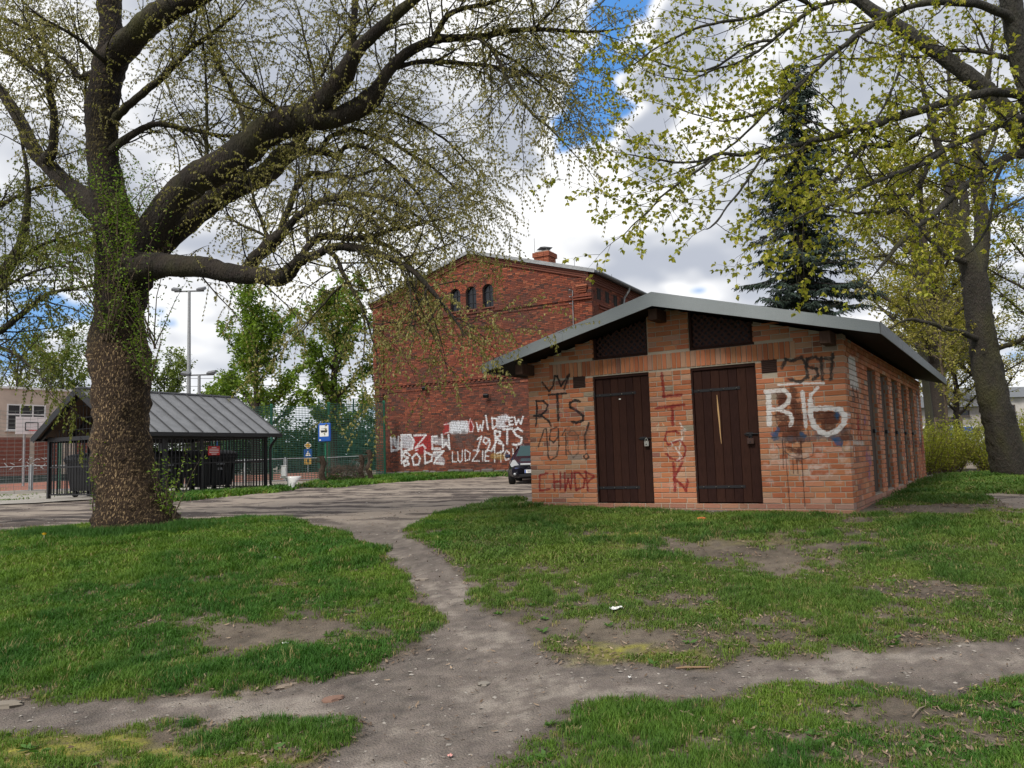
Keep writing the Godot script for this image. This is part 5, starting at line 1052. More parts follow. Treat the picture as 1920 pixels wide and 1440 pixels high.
func tuft_mesh(sd: int, blades: int, hgt: float, spread: float, wid: float, lean: float) -> ArrayMesh:
	var r := RandomNumberGenerator.new()
	r.seed = sd
	var mb := MB.new()
	for k in blades:
		var a := r.randf() * TAU
		var o := Vector3(cos(a), 0, sin(a)) * spread * sqrt(r.randf())
		var b := r.randf() * TAU
		var dir := Vector3(cos(b), 0, sin(b))
		var side := Vector3(-dir.z, 0, dir.x) * wid * r.randf_range(0.7, 1.2)
		var h := hgt * r.randf_range(0.45, 1.0)
		var l := lean * r.randf_range(0.3, 1.0) * h
		var p1 := o + Vector3.UP * h * 0.55 + dir * l * 0.35
		var p2 := o + Vector3.UP * h * 0.95 + dir * l
		var g := r.randf_range(0.75, 1.2)
		mb.col = Color(g * r.randf_range(0.92, 1.1), g, g)
		o.y -= 0.01
		mb.quad(o - side, o + side, p1 + side * 0.8, p1 - side * 0.8)
		mb.tri3(p1 - side * 0.8, p1 + side * 0.8, p2)
	return mb.mesh(M.grass)

func scatter(called: String, label: String, cat: String, mesh: Mesh, xf: Array, cols: PackedColorArray) -> void:
	var mm := MultiMesh.new()
	mm.transform_format = MultiMesh.TRANSFORM_3D
	mm.use_colors = true
	mm.mesh = mesh
	mm.instance_count = xf.size()
	for i in xf.size():
		mm.set_instance_transform(i, xf[i])
		mm.set_instance_color(i, cols[i])
	var o := MultiMeshInstance3D.new()
	o.name = numbered(called)
	o.multimesh = mm
	add_child(o)
	o.set_meta("kind", "stuff")
	tag(o, label, cat)

func make_grass() -> void:
	rng.seed = 5
	var meshes := [tuft_mesh(1, 13, 0.042, 0.045, 0.0024, 0.9), tuft_mesh(2, 13, 0.034, 0.055, 0.0028, 1.3), tuft_mesh(3, 14, 0.058, 0.045, 0.0024, 1.0), tuft_mesh(4, 10, 0.018, 0.055, 0.0042, 1.8)]
	var xf := [[], [], [], []]
	var cl := [PackedColorArray(), PackedColorArray(), PackedColorArray(), PackedColorArray()]
	var bands := [[3.2, 5.6, 1700.0, 0.9], [5.6, 8.5, 1400.0, 1.0], [8.5, 13.0, 800.0, 1.25], [13.0, 22.0, 300.0, 1.8], [22.0, 41.0, 120.0, 2.3]]
	for bd in bands:
		var d0: float = bd[0]
		var d1: float = bd[1]
		var half0: float = -0.78 * d1 - 0.6
		var count := int((d1 - d0) * (-half0 * 2.0) * bd[2])
		if d0 > 20.0: count = int(count * 0.6)
		for k in count:
			var d: float = rng.randf_range(d0, d1)
			var x := rng.randf_range(half0, -half0)
			if absf(x) > 0.74 * d + 0.6:
				continue
			var g := grass_at(x, -d)
			if g < 0.10 or rng.randf() > smoothstep(0.05, 0.85, g):
				continue
			if in_shed(x, -d):
				continue
			var tall := noise_b.get_noise_2d(x * 2.2 + 70.0, -d * 2.2)
			var v := 0
			if tall > 0.12 and g > 0.5: v = 2 if rng.randf() < 0.75 else 0
			elif g < 0.45: v = 3 if rng.randf() < 0.5 else 1
			else: v = [0, 1, 1, 3][rng.randi() % 4]
			var s: float = bd[3] * rng.randf_range(0.75, 1.25) * lerpf(0.75, 1.15, g)
			if x < -1.5 and d > 5.6: s *= 1.08
			if d > 20.0: s *= 1.2
			var bs := Basis(Vector3.UP, rng.randf() * TAU) * Basis(Vector3.RIGHT, rng.randf_range(-0.2, 0.2))
			xf[v].append(Transform3D(bs.scaled(Vector3(s * bd[3], s, s * bd[3])), Vector3(x, gh(x, -d) + 0.008, -d)))
			var yl := clampf(0.5 + 1.1 * noise_c.get_noise_2d(x * 1.1, -d * 1.1 + 15.0) + 1.0 * noise_c.get_noise_2d(x * 5.0, -d * 5.0), 0, 1)
			var col := Color(0.060, 0.165, 0.016).lerp(Color(0.165, 0.260, 0.028), yl)
			if g < 0.5: col = col.lerp(Color(0.22, 0.24, 0.05), 0.4)
			if x > -0.8 and d > 5.6: col = col.lerp(Color(0.155, 0.195, 0.05), 0.30)
			if v == 2: col = Color(col.r * 0.72, col.g * 0.86, col.b * 0.8)
			if rng.randf() < 0.05: col = Color(0.34, 0.28, 0.12)
			cl[v].append(col * rng.randf_range(0.8, 1.2))
	# rank tufts round the foot of the old tree
	for k in 1500:
		var a := rng.randf() * TAU
		var rr := 0.5 + 0.55 * rng.randf() * rng.randf()
		var x := -5.5 + cos(a) * rr * 1.5
		var d := 11.45 - absf(sin(a)) * rr
		xf[2].append(Transform3D(Basis(Vector3.UP, rng.randf() * TAU).scaled(Vector3(1.5, rng.randf_range(1.6, 2.9), 1.5)), Vector3(x, gh(x, -d), -d)))
		cl[2].append(Color(0.05, 0.14, 0.018) * rng.randf_range(0.8, 1.3))
	var lab := ["fresh spring grass growing in medium tufts", "low spreading grass between the tufts", "taller dark grass clumps on the lawn", "short yellowish grass and clover on thin ground"]
	for v in 4:
		scatter("grass", lab[v], "grass", meshes[v], xf[v], cl[v])
	# last year's leaves
	var lm := MB.new()
	lm.col = Color(1, 1, 1)
	lm.quad(V(-0.7, 0.0, -0.10), V(-0.7, 0.10, 0.10), V(0.1, 0.05, 0.30), V(0.1, 0.0, -0.24))
	lm.quad(V(0.1, 0.0, -0.24), V(0.1, 0.05, 0.30), V(0.8, 0.25, 0.06), V(0.75, 0.2, -0.06))
	var lx := []
	var lc := PackedColorArray()
	for k in 70000:
		var d := 3.4 + 10.6 * pow(rng.randf(), 0.8)
		var x := rng.randf_range(-0.75 * d, 0.75 * d)
		var g := grass_at(x, -d)
		var m := mask_at(x, -d)
		if m < 0.3 and rng.randf() > 0.06: continue
		if m >= 0.3 and noise_c.get_noise_2d(x * 2.0, -d * 2.0 + 80.0) < -0.05 and rng.randf() > 0.2: continue
		if g > 0.75 and rng.randf() > 0.4: continue
		if x < -1.5 and g > 0.3 and rng.randf() > 0.35: continue
		if in_shed(x, -d): continue
		var s := rng.randf_range(0.009, 0.030)
		var bs := Basis.from_euler(Vector3(rng.randf_range(-0.5, 0.5), rng.randf() * TAU, rng.randf_range(-0.5, 0.5)))
		lx.append(Transform3D(bs.scaled(Vector3(s, s, s)), Vector3(x, gh(x, -d) + 0.014 + 0.02 * g * rng.randf(), -d)))
		var q := rng.randf()
		lc.append(Color(0.12, 0.078, 0.050).lerp(Color(0.36, 0.27, 0.19), q * q) * rng.randf_range(0.7, 1.15))
	scatter("leaf_litter", "dry brown leaves lying scattered over lawn and path", "leaf litter", lm.mesh(M.litter), lx, lc)
	# grit and small stones on the trodden earth
	var pm := MB.new()
	var ico := []
	for k in 9:
		var a := TAU * k / 9.0
		ico.append(Vector3(cos(a), 0.15 * sin(k * 2.1), sin(a)) * (0.9 + 0.2 * sin(k * 3.7)))
	for k in 9:
		pm.tri3(ico[(k + 1) % 9], ico[k], V(0.1, 0.55, 0.05))
		pm.tri3(ico[k], ico[(k + 1) % 9], V(0, -0.4, 0))
	var sx := []
	var sc := PackedColorArray()
	for k in 15000:
		var d := rng.randf_range(3.4, 12.5)
		if k > 11000: d = rng.randf_range(12.0, 26.0)
		var x := rng.randf_range(-0.75 * d, 0.75 * d)
		if mask_at(x, -d) > 0.45 or in_shed(x, -d): continue
		var q := rng.randf()
		var s := 0.004 + 0.016 * q * q * q * q
		if d > 12.0: s *= 1.5
		sx.append(Transform3D(Basis.from_euler(Vector3(rng.randf_range(-0.4, 0.4), rng.randf() * TAU, 0)).scaled(Vector3(s, s * 0.7, s * rng.randf_range(0.6, 1.0))), Vector3(x, gh(x, -d) + s * 0.15, -d)))
		sc.append(Color(0.22, 0.195, 0.17).lerp(Color(0.42, 0.39, 0.35), rng.randf()) * rng.randf_range(0.6, 1.1))
	scatter("gravel", "loose grit and small stones on the trodden earth", "gravel", pm.mesh(M.stone), sx, sc)

# ------------------------------------------------------------------ sprayed paint
func paint_image(list: Array, wid: float, hgt: float, v0: float, res: float, sd: int) -> ImageTexture:
	# res = metres per pixel; the picture covers u 0..wid, v v0..v0+hgt
	var W := int(wid / res)
	var H := int(hgt / res)
	var img := Image.create(W, H, false, Image.FORMAT_RGBA8)
	img.fill(Color(0.5, 0.3, 0.2, 0.0))
	var f := FastNoiseLite.new(); f.seed = sd; f.frequency = 0.09 * res / 0.006; f.fractal_octaves = 3
	for s in list:
		var col: Color = (s[0] as Color).linear_to_srgb()
		var al: float = s[1]
		var half: float = s[2] * 0.5 / res
		var soft: float = maxf(s[3] / res, 0.8)
		var pts := []
		for k in range(0, s[4].size(), 2):
			pts.append(Vector2(s[4][k] / res, H - (s[4][k + 1] - v0) / res))
		for k in pts.size() - 1:
			var a: Vector2 = pts[k]
			var b: Vector2 = pts[k + 1]
			var m := half + soft + 2.0
			var ab := b - a
			var l2 := maxf(ab.length_squared(), 1e-6)
			for j in range(maxi(int(minf(a.y, b.y) - m), 0), mini(int(maxf(a.y, b.y) + m) + 1, H)):
				for i in range(maxi(int(minf(a.x, b.x) - m), 0), mini(int(maxf(a.x, b.x) + m) + 1, W)):
					var p := Vector2(i + 0.5, j + 0.5)
					var t := clampf((p - a).dot(ab) / l2, 0, 1)
					var d := p.distance_to(a + ab * t)
					var nn := f.get_noise_2d(i, j)
					var cov := al * (1.0 - smoothstep(half - soft * 0.5, half + soft * 0.5, d + nn * (soft * 0.9 + half * 0.18)))
					cov *= clampf(1.0 + 0.7 * minf(nn + 0.05, 0.0) , 0, 1)
					if cov > 0.01:
						var o := img.get_pixel(i, j)
						var oa := o.a + cov * (1.0 - o.a)
						var q := cov / oa
						img.set_pixel(i, j, Color(lerpf(o.r, col.r, q), lerpf(o.g, col.g, q), lerpf(o.b, col.b, q), oa))
	return ImageTexture.create_from_image(img)

func brick_mat(paint: Texture2D, grain: float) -> StandardMaterial3D:
	var m := mat(Color(1, 1, 1), 0.92, 0, TX.fine, grain, true)
	relief(m, TX.bump_fine, 0.5)
	if paint != null:
		m.detail_enabled = true
		m.detail_albedo = paint
		m.detail_blend_mode = BaseMaterial3D.BLEND_MODE_MIX
		m.detail_uv_layer = BaseMaterial3D.DETAIL_UV_2
	return m

func prism(mb: MB, poly: PackedVector2Array, z0: float, z1: float) -> void:   # counter-clockwise in x,y; z1 > z0
	var ids := Geometry2D.triangulate_polygon(poly)
	for k in range(0, ids.size(), 3):
		var a := poly[ids[k]]; var b := poly[ids[k + 1]]; var c := poly[ids[k + 2]]
		if (b - a).cross(c - a) < 0:
			var t := b; b = c; c = t
		mb.tri3(V(a.x, a.y, z1), V(b.x, b.y, z1), V(c.x, c.y, z1))
		mb.tri3(V(a.x, a.y, z0), V(c.x, c.y, z0), V(b.x, b.y, z0))
	var m := poly.size()
	for k in m:
		var a := poly[k]; var b := poly[(k + 1) % m]
		mb.quad(V(a.x, a.y, z0), V(b.x, b.y, z0), V(b.x, b.y, z1), V(a.x, a.y, z1))

func wall_uv(mb: MB, o: Vector2, s: Vector2, along: int, sgn: float) -> void:     # second texture layer in wall metres
	for k in mb.v.size():
		var p := mb.v[k]
		mb.w[k] = Vector2(((p[along] * sgn) - o.x) / s.x, 1.0 - (p.y - o.y) / s.y)

const SW := 5.014
const SL := 10.0
func shed_under(u: float) -> float:
	return 2.945 - 0.264 * absf(u - 2.507)

func brick_rows(u0: float, u1: float, v0: float, v1: float, holes: Array, top: Callable, r: RandomNumberGenerator, starts := [0.0, 0.0]) -> Array:
	# every brick face of a bonded wall as [ua, ub, va, vb, row]
	var out := []
	var row := 0
	var v := v0
	while v < v1:
		var vb := v + 0.065
		var segs := [[u0 + starts[row % 2], u1]]
		for h in holes:
			if vb > h[2] + 0.002 and v < h[3] - 0.002:
				var ns := []
				for s in segs:
					if h[0] > s[0] and h[0] < s[1]:
						ns.append([s[0], minf(h[0], s[1])])
					if h[1] < s[1] and h[1] > s[0]:
						ns.append([maxf(h[1], s[0]), s[1]])
					if h[1] <= s[0] or h[0] >= s[1]:
						ns.append(s)
				segs = ns
		for s in segs:
			var u: float = s[0]
			var first := true
			while u < s[1] - 0.03:
				var l := 0.25
				if first and row % 2 == 1: l = 0.12
				elif not first and r.randf() < 0.3: l = 0.12
				if r.randf() < 0.06: l = 0.18
				first = false
				var e := minf(u + l, s[1])
				if s[1] - e < 0.07: e = s[1]
				if top.call(u + 0.02) > vb - 0.02 and top.call(e - 0.02) > vb - 0.02:
					out.append([u, e, v, vb, row])
				elif top.call(u + 0.02) > v + 0.02 or top.call(e - 0.02) > v + 0.02:
					out.append([u, e, v, minf(vb, maxf(v + 0.02, minf(top.call(u), top.call(e)))), row])
				u = e + 0.012
		v += 0.077
		row += 1
	return out

func brick_color(r: RandomNumberGenerator, v: float) -> Color:
	var q := r.randf()
	var c := Color(0.54, 0.200, 0.096)
	if q < 0.22: c = Color(0.48, 0.160, 0.074)
	elif q < 0.42: c = Color(0.57, 0.25, 0.138)
	elif q < 0.53: c = Color(0.53, 0.30, 0.20)
	elif q < 0.56: c = Color(0.30, 0.135, 0.092)
	elif q < 0.58: c = Color(0.36, 0.28, 0.22)
	if v < 0.0: c = c.lerp(Color(0.36, 0.20, 0.15), 0.7)
	var k := r.randf_range(0.86, 1.12)
	return Color(c.r * k, c.g * k * r.randf_range(0.95, 1.08), c.b * k)

func make_shed() -> void:
	var r := RandomNumberGenerator.new()
	r.seed = 77
	var shed := thing("brick_shed", "low orange brick shed with graffiti and two dark plank doors", "shed", SHED, -SHED_TURN)
	var pf := paint_image(PAINT_FRONT, 5.2, 3.6, -0.25, 0.005, 3)
	var ps := paint_image(PAINT_SIDE, 10.2, 3.6, -0.25, 0.010, 4)
	M.brick_front = brick_mat(pf, 7.0)
	M.brick_side = brick_mat(ps, 7.0)
	var doors := [[1.214, 2.175], [2.846, 3.816]]
	var side_doors := [[1.9, 2.8], [3.33, 4.23], [4.75, 5.65], [6.17, 7.07], [7.53, 8.42]]
	# mortar core
	var core := MB.new(); core.has_uv = true; core.col = Color(0.50, 0.43, 0.345)
	var lo := -0.5
	var us := [0.006, 1.214, 2.175, 2.846, 3.816, SW - 0.006]
	for k in [0, 2, 4]:
		var a: float = us[k]; var b: float = us[k + 1]
		var pl := PackedVector2Array([Vector2(a, lo), Vector2(b, lo), Vector2(b, shed_under(b))])
		if a < 2.507 and b > 2.507: pl.append(Vector2(2.507, shed_under(2.507)))
		pl.append(Vector2(a, shed_under(a)))
		prism(core, pl, -0.24, -0.004)
	for dd in doors:
		prism(core, PackedVector2Array([Vector2(dd[0], lo), Vector2(dd[1], lo), Vector2(dd[1], -0.012), Vector2(dd[0], -0.012)]), -0.24, -0.005)
		prism(core, PackedVector2Array([Vector2(dd[0], 2.006), Vector2(dd[1], 2.006), Vector2(dd[1], 2.27), Vector2(dd[0], 2.27)]), -0.24, -0.005)
	wall_uv(core, Vector2(0, -0.25), Vector2(5.2, 3.6), 0, 1.0)
	part("mortar", core, M.brick_front, shed)
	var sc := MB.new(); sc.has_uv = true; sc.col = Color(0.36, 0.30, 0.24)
	var wl := [0.24]
	for sd in side_doors: wl.append_array(sd)
	wl.append(SL - 0.01)
	var roof_side := shed_under(SW) - 0.02
	for k in range(0, wl.size(), 2):
		sc.box(T(V(SW - 0.134, (lo + roof_side) * 0.5, -(wl[k] + wl[k + 1]) * 0.5)), V(0.24, roof_side - lo, wl[k + 1] - wl[k]))
	for sd in side_doors:
		sc.box(T(V(SW - 0.135, (2.01 + roof_side) * 0.5, -(sd[0] + sd[1]) * 0.5)), V(0.24, roof_side - 2.01, sd[1] - sd[0]))
		sc.box(T(V(SW - 0.135, (lo + 0.015) * 0.5, -(sd[0] + sd[1]) * 0.5)), V(0.24, 0.015 - lo, sd[1] - sd[0]))
	wall_uv(sc, Vector2(0, -0.25), Vector2(10.2, 3.6), 2, -1.0)
	part("mortar", sc, M.brick_side, shed)
	# left and rear walls, inner floor
	var rear := MB.new(); rear.col = Color(0.40, 0.17, 0.09)
	rear.box(T(V(0.13, 0.9, -SL * 0.5 - 0.12)), V(0.24, 2.76, SL - 0.26))
	prism(rear, PackedVector2Array([Vector2(0.01, lo), Vector2(SW - 0.26, lo), Vector2(SW - 0.26, shed_under(SW - 0.26)), Vector2(2.507, shed_under(2.507)), Vector2(0.01, shed_under(0.01))]), -SL, -SL + 0.24)
	part("rear_wall", rear, M.plain_brick, shed)
	# front bricks: the doors, the lattice openings and the soldier course are left free
	var soldier := [0.42, 4.36]
	var holes := [[doors[0][0], doors[0][1], -0.01, 2.0], [doors[1][0], doors[1][1], -0.01, 2.0], [1.24, 2.19, 2.27, 3.2], [2.843, 3.80, 2.27, 3.2], [soldier[0], soldier[1], 2.02, 2.27], [0.855, 1.08, 1.848, 2.04], [3.905, 4.12, 1.83, 2.05]]
	var rows := brick_rows(0.0, SW, -0.308, 3.1, holes, shed_under, r)
	var list := []     # [distance from the near corner, transform, size, colour, wall]
	for b in rows:
		var depth := 0.10
		if b[1] > SW - 0.001: depth = 0.12 if int(b[4]) % 2 == 0 else 0.25
		if b[0] < 0.001: depth = 0.12 if int(b[4]) % 2 == 0 else 0.25
		list.append([V((b[0] + b[1]) * 0.5, (b[2] + b[3]) * 0.5, -depth * 0.5 + r.randf_range(0.002, 0.0075)), V(b[1] - b[0], b[3] - b[2], depth), brick_color(r, b[2]), 0])
	var su: float = soldier[0]
	while su < soldier[1] - 0.03:
		list.append([V(su + 0.0325, 2.145, -0.045 + r.randf_range(0.001, 0.006)), V(0.065, 0.238, 0.10), brick_color(r, 2.1), 0])
		su += 0.0765
	# side bricks: the first brick of a course starts behind the corner brick
	var sh := []
	for sd in side_doors: sh.append([sd[0], sd[1], 0.0, 2.0])
	var srows := brick_rows(0.0, SL, -0.308, roof_side, sh, func(_u): return roof_side, r, [0.132, 0.262])
	for b in srows:
		list.append([V(SW - 0.05 + r.randf_range(0.002, 0.0075), (b[2] + b[3]) * 0.5, -(b[0] + b[1]) * 0.5), V(0.10, b[3] - b[2], b[1] - b[0]), brick_color(r, b[2]), 1])
	var cam_local := (Transform3D(Basis(Vector3.UP, -SHED_TURN), SHED)).affine_inverse() * V(0, 1.6, 0)
	for e in list:
		var to: Vector3 = cam_local - e[0]
		var face := V(0, 0, 1) if e[3] == 0 else V(1, 0, 0)
		var area: float = (e[1].x if e[3] == 0 else e[1].z) * e[1].y
		e.append(area * to.normalized().dot(face) / to.length_squared() if e[0].y > -0.12 else 0.0)
	list.sort_custom(func(a, b): return a[4] > b[4])
	var rest := [MB.new(), MB.new()]
	for m: MB in rest: m.has_uv = true
	for k in list.size():
		var e: Array = list[k]
		if k < 300:
			var mb := MB.new(); mb.has_uv = true; mb.col = e[2]
			mb.box(T(e[0], r.randf_range(-0.006, 0.006), 0, r.randf_range(-0.006, 0.006)), e[1], 0.004)
			wall_uv(mb, Vector2(0, -0.25), Vector2(5.2 if e[3] == 0 else 10.2, 3.6), 0 if e[3] == 0 else 2, 1.0 if e[3] == 0 else -1.0)
			part("brick", mb, M.brick_front if e[3] == 0 else M.brick_side, shed)
		else:
			var mb: MB = rest[e[3]]
			mb.col = e[2]
			mb.box(T(e[0], r.randf_range(-0.006, 0.006), 0, r.randf_range(-0.006, 0.006)), e[1], 0.004)
	wall_uv(rest[0], Vector2(0, -0.25), Vector2(5.2, 3.6), 0, 1.0)
	wall_uv(rest[1], Vector2(0, -0.25), Vector2(10.2, 3.6), 2, -1.0)
	part("brickwork", rest[0], M.brick_front, shed, true)
	part("brickwork", rest[1], M.brick_side, shed, true)
	# vents beside the doors
	for c in [V(0.967, 1.944, 0.004), V(4.012, 1.94, 0.004)]:
		var ve := part("vent", bx(c - V(0, 0, 0.03), V(0.222, 0.20, 0.06), 0.004), M.rust, shed)
		for k in 7:
			part("slat", bx(c + V(0, -0.078 + 0.026 * k, 0.006), V(0.20, 0.012, 0.012), 0, 0, 0.5), M.rust, ve)
	# plank doors
	for k in 2:
		make_door(shed, doors[k][0], doors[k][1], k)
	# lattice panels under the roof
	for k in 2:
		var a: float = [1.24, 2.843][k]
		var b: float = [2.19, 3.80][k]
		var bot := 2.275
		var lat := Node3D.new(); lat.name = "lattice_panel"; shed.add_child(lat, true)
		var bk := MB.new()
		prism(bk, PackedVector2Array([Vector2(a, bot), Vector2(b, bot), Vector2(b, shed_under(b)), Vector2(a, shed_under(a))]), -0.21, -0.19)
		part("backing_board", bk, M.blue_board, lat)
		var fm := MB.new()
		fm.box(T(V((a + b) * 0.5, bot + 0.02, -0.05)), V(b - a, 0.04, 0.06))
		for e: float in [a + 0.02, b - 0.02]:
			var ht := shed_under(e) - bot - 0.04
			fm.box(T(V(e, bot + 0.04 + ht * 0.5, -0.05)), V(0.04, ht, 0.058))
		part("frame", fm, M.door_wood, lat)
		for dirn: float in [-1.0, 1.0]:
			for q in range(-5, 13):
				var x0 := a + 0.10 * q
				# a 45 degree slat cut to the opening
				var p0 := Vector2(x0, bot + 0.04) if dirn > 0 else Vector2(x0 + 0.6, bot + 0.04)
				var t0 := 0.0
				var t1 := 0.62
				var l := INF; var h := -INF
				for i in 63:
					var t := 0.01 * i
					var px := p0.x + dirn * t
					if px > a + 0.03 and px < b - 0.03 and p0.y + t < shed_under(px) + 0.0:
						l = minf(l, t); h = maxf(h, t)
				if h - l > 0.04:
					var s := MB.new()
					beam(s, V(p0.x + dirn * l, p0.y + l, -0.06 - 0.004 * dirn), V(p0.x + dirn * h, p0.y + h, -0.06 - 0.004 * dirn), 0.008, 0.026)
					part("slat", s, M.lattice_wood, lat)
	# doors along the side
	for sd in side_doors:
		var dn := Node3D.new(); dn.name = "side_door"; shed.add_child(dn, true)
		part("leaf", bx(V(SW - 0.10, 1.0, -(sd[0] + sd[1]) * 0.5), V(0.03, 1.97, sd[1] - sd[0] - 0.004), 0.003), M.gap, dn)
		for q in 6:
			part("plank", bx(V(SW - 0.076, 1.0, -sd[0] - 0.085 - 0.146 * q), V(0.018, 1.95, 0.141), 0.003), M.side_wood, dn)
		part("bolt", bx(V(SW - 0.05, 1.0, -sd[1] + 0.14), V(0.05, 0.06, 0.16), 0.008), M.iron, dn)
	make_shed_roof(shed)
	# concrete footing showing under the lowest course
	var ft := MB.new()
	ft.box(T(V(SW * 0.5, -0.33, -SL * 0.5)), V(SW + 0.05, 0.34, SL + 0.05), 0.01)
	part("footing", ft, M.concrete, shed)
	# padlocks hang on the bolts
	for k in 2:
		var p: Vector3 = [V(2.088, 0.90, 0.0), V(3.685, 0.88, 0.0)][k]
		var wp := Transform3D(Basis(Vector3.UP, -SHED_TURN), SHED) * p
		var lk := thing("padlock", ["silver padlock with open shackle loop on the left shed door", "rusty square padlock on the right shed door"][k], "padlock", wp, -SHED_TURN, "padlocks on the shed doors")
		var shm := MB.new()
		var arc := PackedVector3Array(); var rad := PackedFloat32Array()
		for q in 9:
			var t := PI * q / 8.0
			arc.append(V(-cos(t) * 0.022, 0.045 + sin(t) * 0.042, 0.0)); rad.append(0.0055)
		shm.tube(arc, rad, 6)
		part("shackle", shm, M.steel if k == 0 else M.iron, lk)
		part("lock_body", bx(V(0, 0.0, 0), V(0.075 if k == 0 else 0.10, 0.085, 0.026), 0.008), M.steel if k == 0 else M.rust, lk)
		part("keyhole", bx(V(0, -0.01, 0.0145), V(0.012, 0.022, 0.004)), M.iron, lk)

func make_door(shed: Node3D, a: float, b: float, idx: int) -> void:
	var d := Node3D.new(); d.name = "door"; shed.add_child(d, true)
	d.set_meta("label", ["dark brown plank door with silver padlock", "dark brown plank door with long pale scratch"][idx])
	var fr := MB.new()
	fr.box(T(V(a + 0.012, 1.0, -0.06)), V(0.024, 2.0, 0.08))
	fr.box(T(V(b - 0.012, 1.0, -0.06)), V(0.024, 2.0, 0.08))
	fr.box(T(V((a + b) * 0.5, 1.982, -0.058)), V(b - a - 0.05, 0.035, 0.076))
	part("frame", fr, M.door_wood, d)
	part("ledge_board", bx(V((a + b) * 0.5, 0.985, -0.085), V(b - a - 0.05, 1.95, 0.02)), M.gap, d)
	var n := 7
	var w := (b - a - 0.052) / n
	var mesh := bx(V(0, 0, 0), V(w - 0.004, 1.952, 0.026), 0.004)
	for k in n:
		var o := part("plank", mesh, M.planks[k % 3], d)
		o.position = V(a + 0.026 + w * (k + 0.5), 0.982, -0.058 + 0.003 * sin(k * 5.3 + idx * 2))
	for y in [0.23, 1.70 if idx == 0 else 1.66]:
		var st := part("hinge_strap", bx(V(a + 0.37, y, -0.040), V(0.70, 0.042, 0.006), 0.002, 0, 0, 0.01), M.iron, d)
		for q in 4:
			var hb := MB.new()
			hb.tube(PackedVector3Array([V(a + 0.10 + 0.19 * q, y, -0.038), V(a + 0.10 + 0.19 * q, y, -0.029), V(a + 0.10 + 0.19 * q, y, -0.027)]), PackedFloat32Array([0.012, 0.010, 0.004]), 8)
			part("bolt_head", hb, M.steel, st)
		var kn := MB.new()
		bar(kn, V(a + 0.012, y - 0.05, -0.018), V(a + 0.012, y + 0.05, -0.018), 0.012, 8)
		part("hinge_knuckle", kn, M.iron, st)
	var hs := MB.new()
	bar(hs, V(b - 0.22, 0.985, -0.028), V(b + 0.02, 0.985, -0.022), 0.009, 8)
	hs.box(T(V(b - 0.15, 0.985, -0.038)), V(0.10, 0.05, 0.008))
	hs.box(T(V(b - 0.09 if idx == 0 else b - 0.13, 0.96, -0.02)), V(0.03, 0.06, 0.012))
	part("hasp", hs, M.iron, d)
	if idx == 1:
		var sc := MB.new()
		var pts := [[0.372, 1.58, 0.004], [0.380, 1.36, 0.012], [0.388, 1.18, 0.010], [0.392, 1.02, 0.007], [0.400, 0.86, 0.003]]
		for k in pts.size() - 1:
			var p: Array = pts[k]; var q: Array = pts[k + 1]
			sc.quad(V(a + q[0] - q[2], q[1], -0.0395), V(a + q[0] + q[2], q[1], -0.0395), V(a + p[0] + p[2], p[1], -0.0395), V(a + p[0] - p[2], p[1], -0.0395))
		part("scratch", sc, M.pale_wood, d)
	else:
		part("sticker", bx(V(a + 0.44, 1.62, -0.043), V(0.035, 0.018, 0.002)), M.white_paint, d)

func make_shed_roof(shed: Node3D) -> void:
	var over := 0.55
	var z1 := over
	var z0 := -SL - 0.35
	var rf := Node3D.new(); rf.name = "roof"; shed.add_child(rf, true)
	var top := func(u: float) -> float: return 3.125 - 0.264 * absf(u - 2.507)
	for s: float in [-1.0, 1.0]:
		var ue := 2.507 + s * 3.03
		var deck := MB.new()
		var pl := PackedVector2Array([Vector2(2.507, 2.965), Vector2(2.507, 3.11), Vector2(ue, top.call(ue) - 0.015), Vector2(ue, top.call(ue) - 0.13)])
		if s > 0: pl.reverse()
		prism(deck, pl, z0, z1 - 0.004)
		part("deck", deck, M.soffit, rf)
		var sheet := MB.new()
		pl = PackedVector2Array([Vector2(2.507, 3.112), Vector2(2.507, 3.125), Vector2(ue + s * 0.02, top.call(ue + s * 0.02)), Vector2(ue + s * 0.02, top.call(ue + s * 0.02) - 0.013)])
		if s > 0: pl.reverse()
		prism(sheet, pl, z0, z1)
		part("roof_sheet", sheet, M.felt, rf)
		# galvanised verge strip in two lengths, and the eaves strip
		for q in 2:
			var ua := lerpf(2.507, ue, 0.5 * q)
			var ub := lerpf(2.507, ue, 0.5 * q + 0.5) + s * 0.02 * q
			var fa := MB.new()
			var ha := 0.205 - 0.03 * q
			var hb := 0.175 - 0.03 * q
			pl = PackedVector2Array([Vector2(ua, top.call(ua) - ha), Vector2(ua, top.call(ua) + 0.006), Vector2(ub, top.call(ub) + 0.006), Vector2(ub, top.call(ub) - hb)])
			if s > 0: pl.reverse()
			prism(fa, pl, z1 + 0.001 + 0.003 * q, z1 + 0.012 + 0.003 * q)
			part("verge_strip", fa, M.galv, rf)
		for q in 5:
			var za := lerpf(z1, z0, q / 5.0)
			var zb := lerpf(z1, z0, (q + 1) / 5.0)
			part("eaves_strip", bx(V(ue + s * 0.03, top.call(ue) - 0.075, (za + zb) * 0.5), V(0.012 + 0.003 * (q % 2), 0.16, absf(zb - za) + 0.02)), M.galv_dull, rf)
	# purlin ends
	for u: float in [0.06, 2.44, 4.86]:
		var y: float = shed_under(u) - 0.10
		part("purlin", bx(V(u, y, (z1 - 0.16) * 0.5 - 0.15), V(0.14, 0.17, z1 - 0.16 + 0.3), 0.006), M.beam_wood, rf)

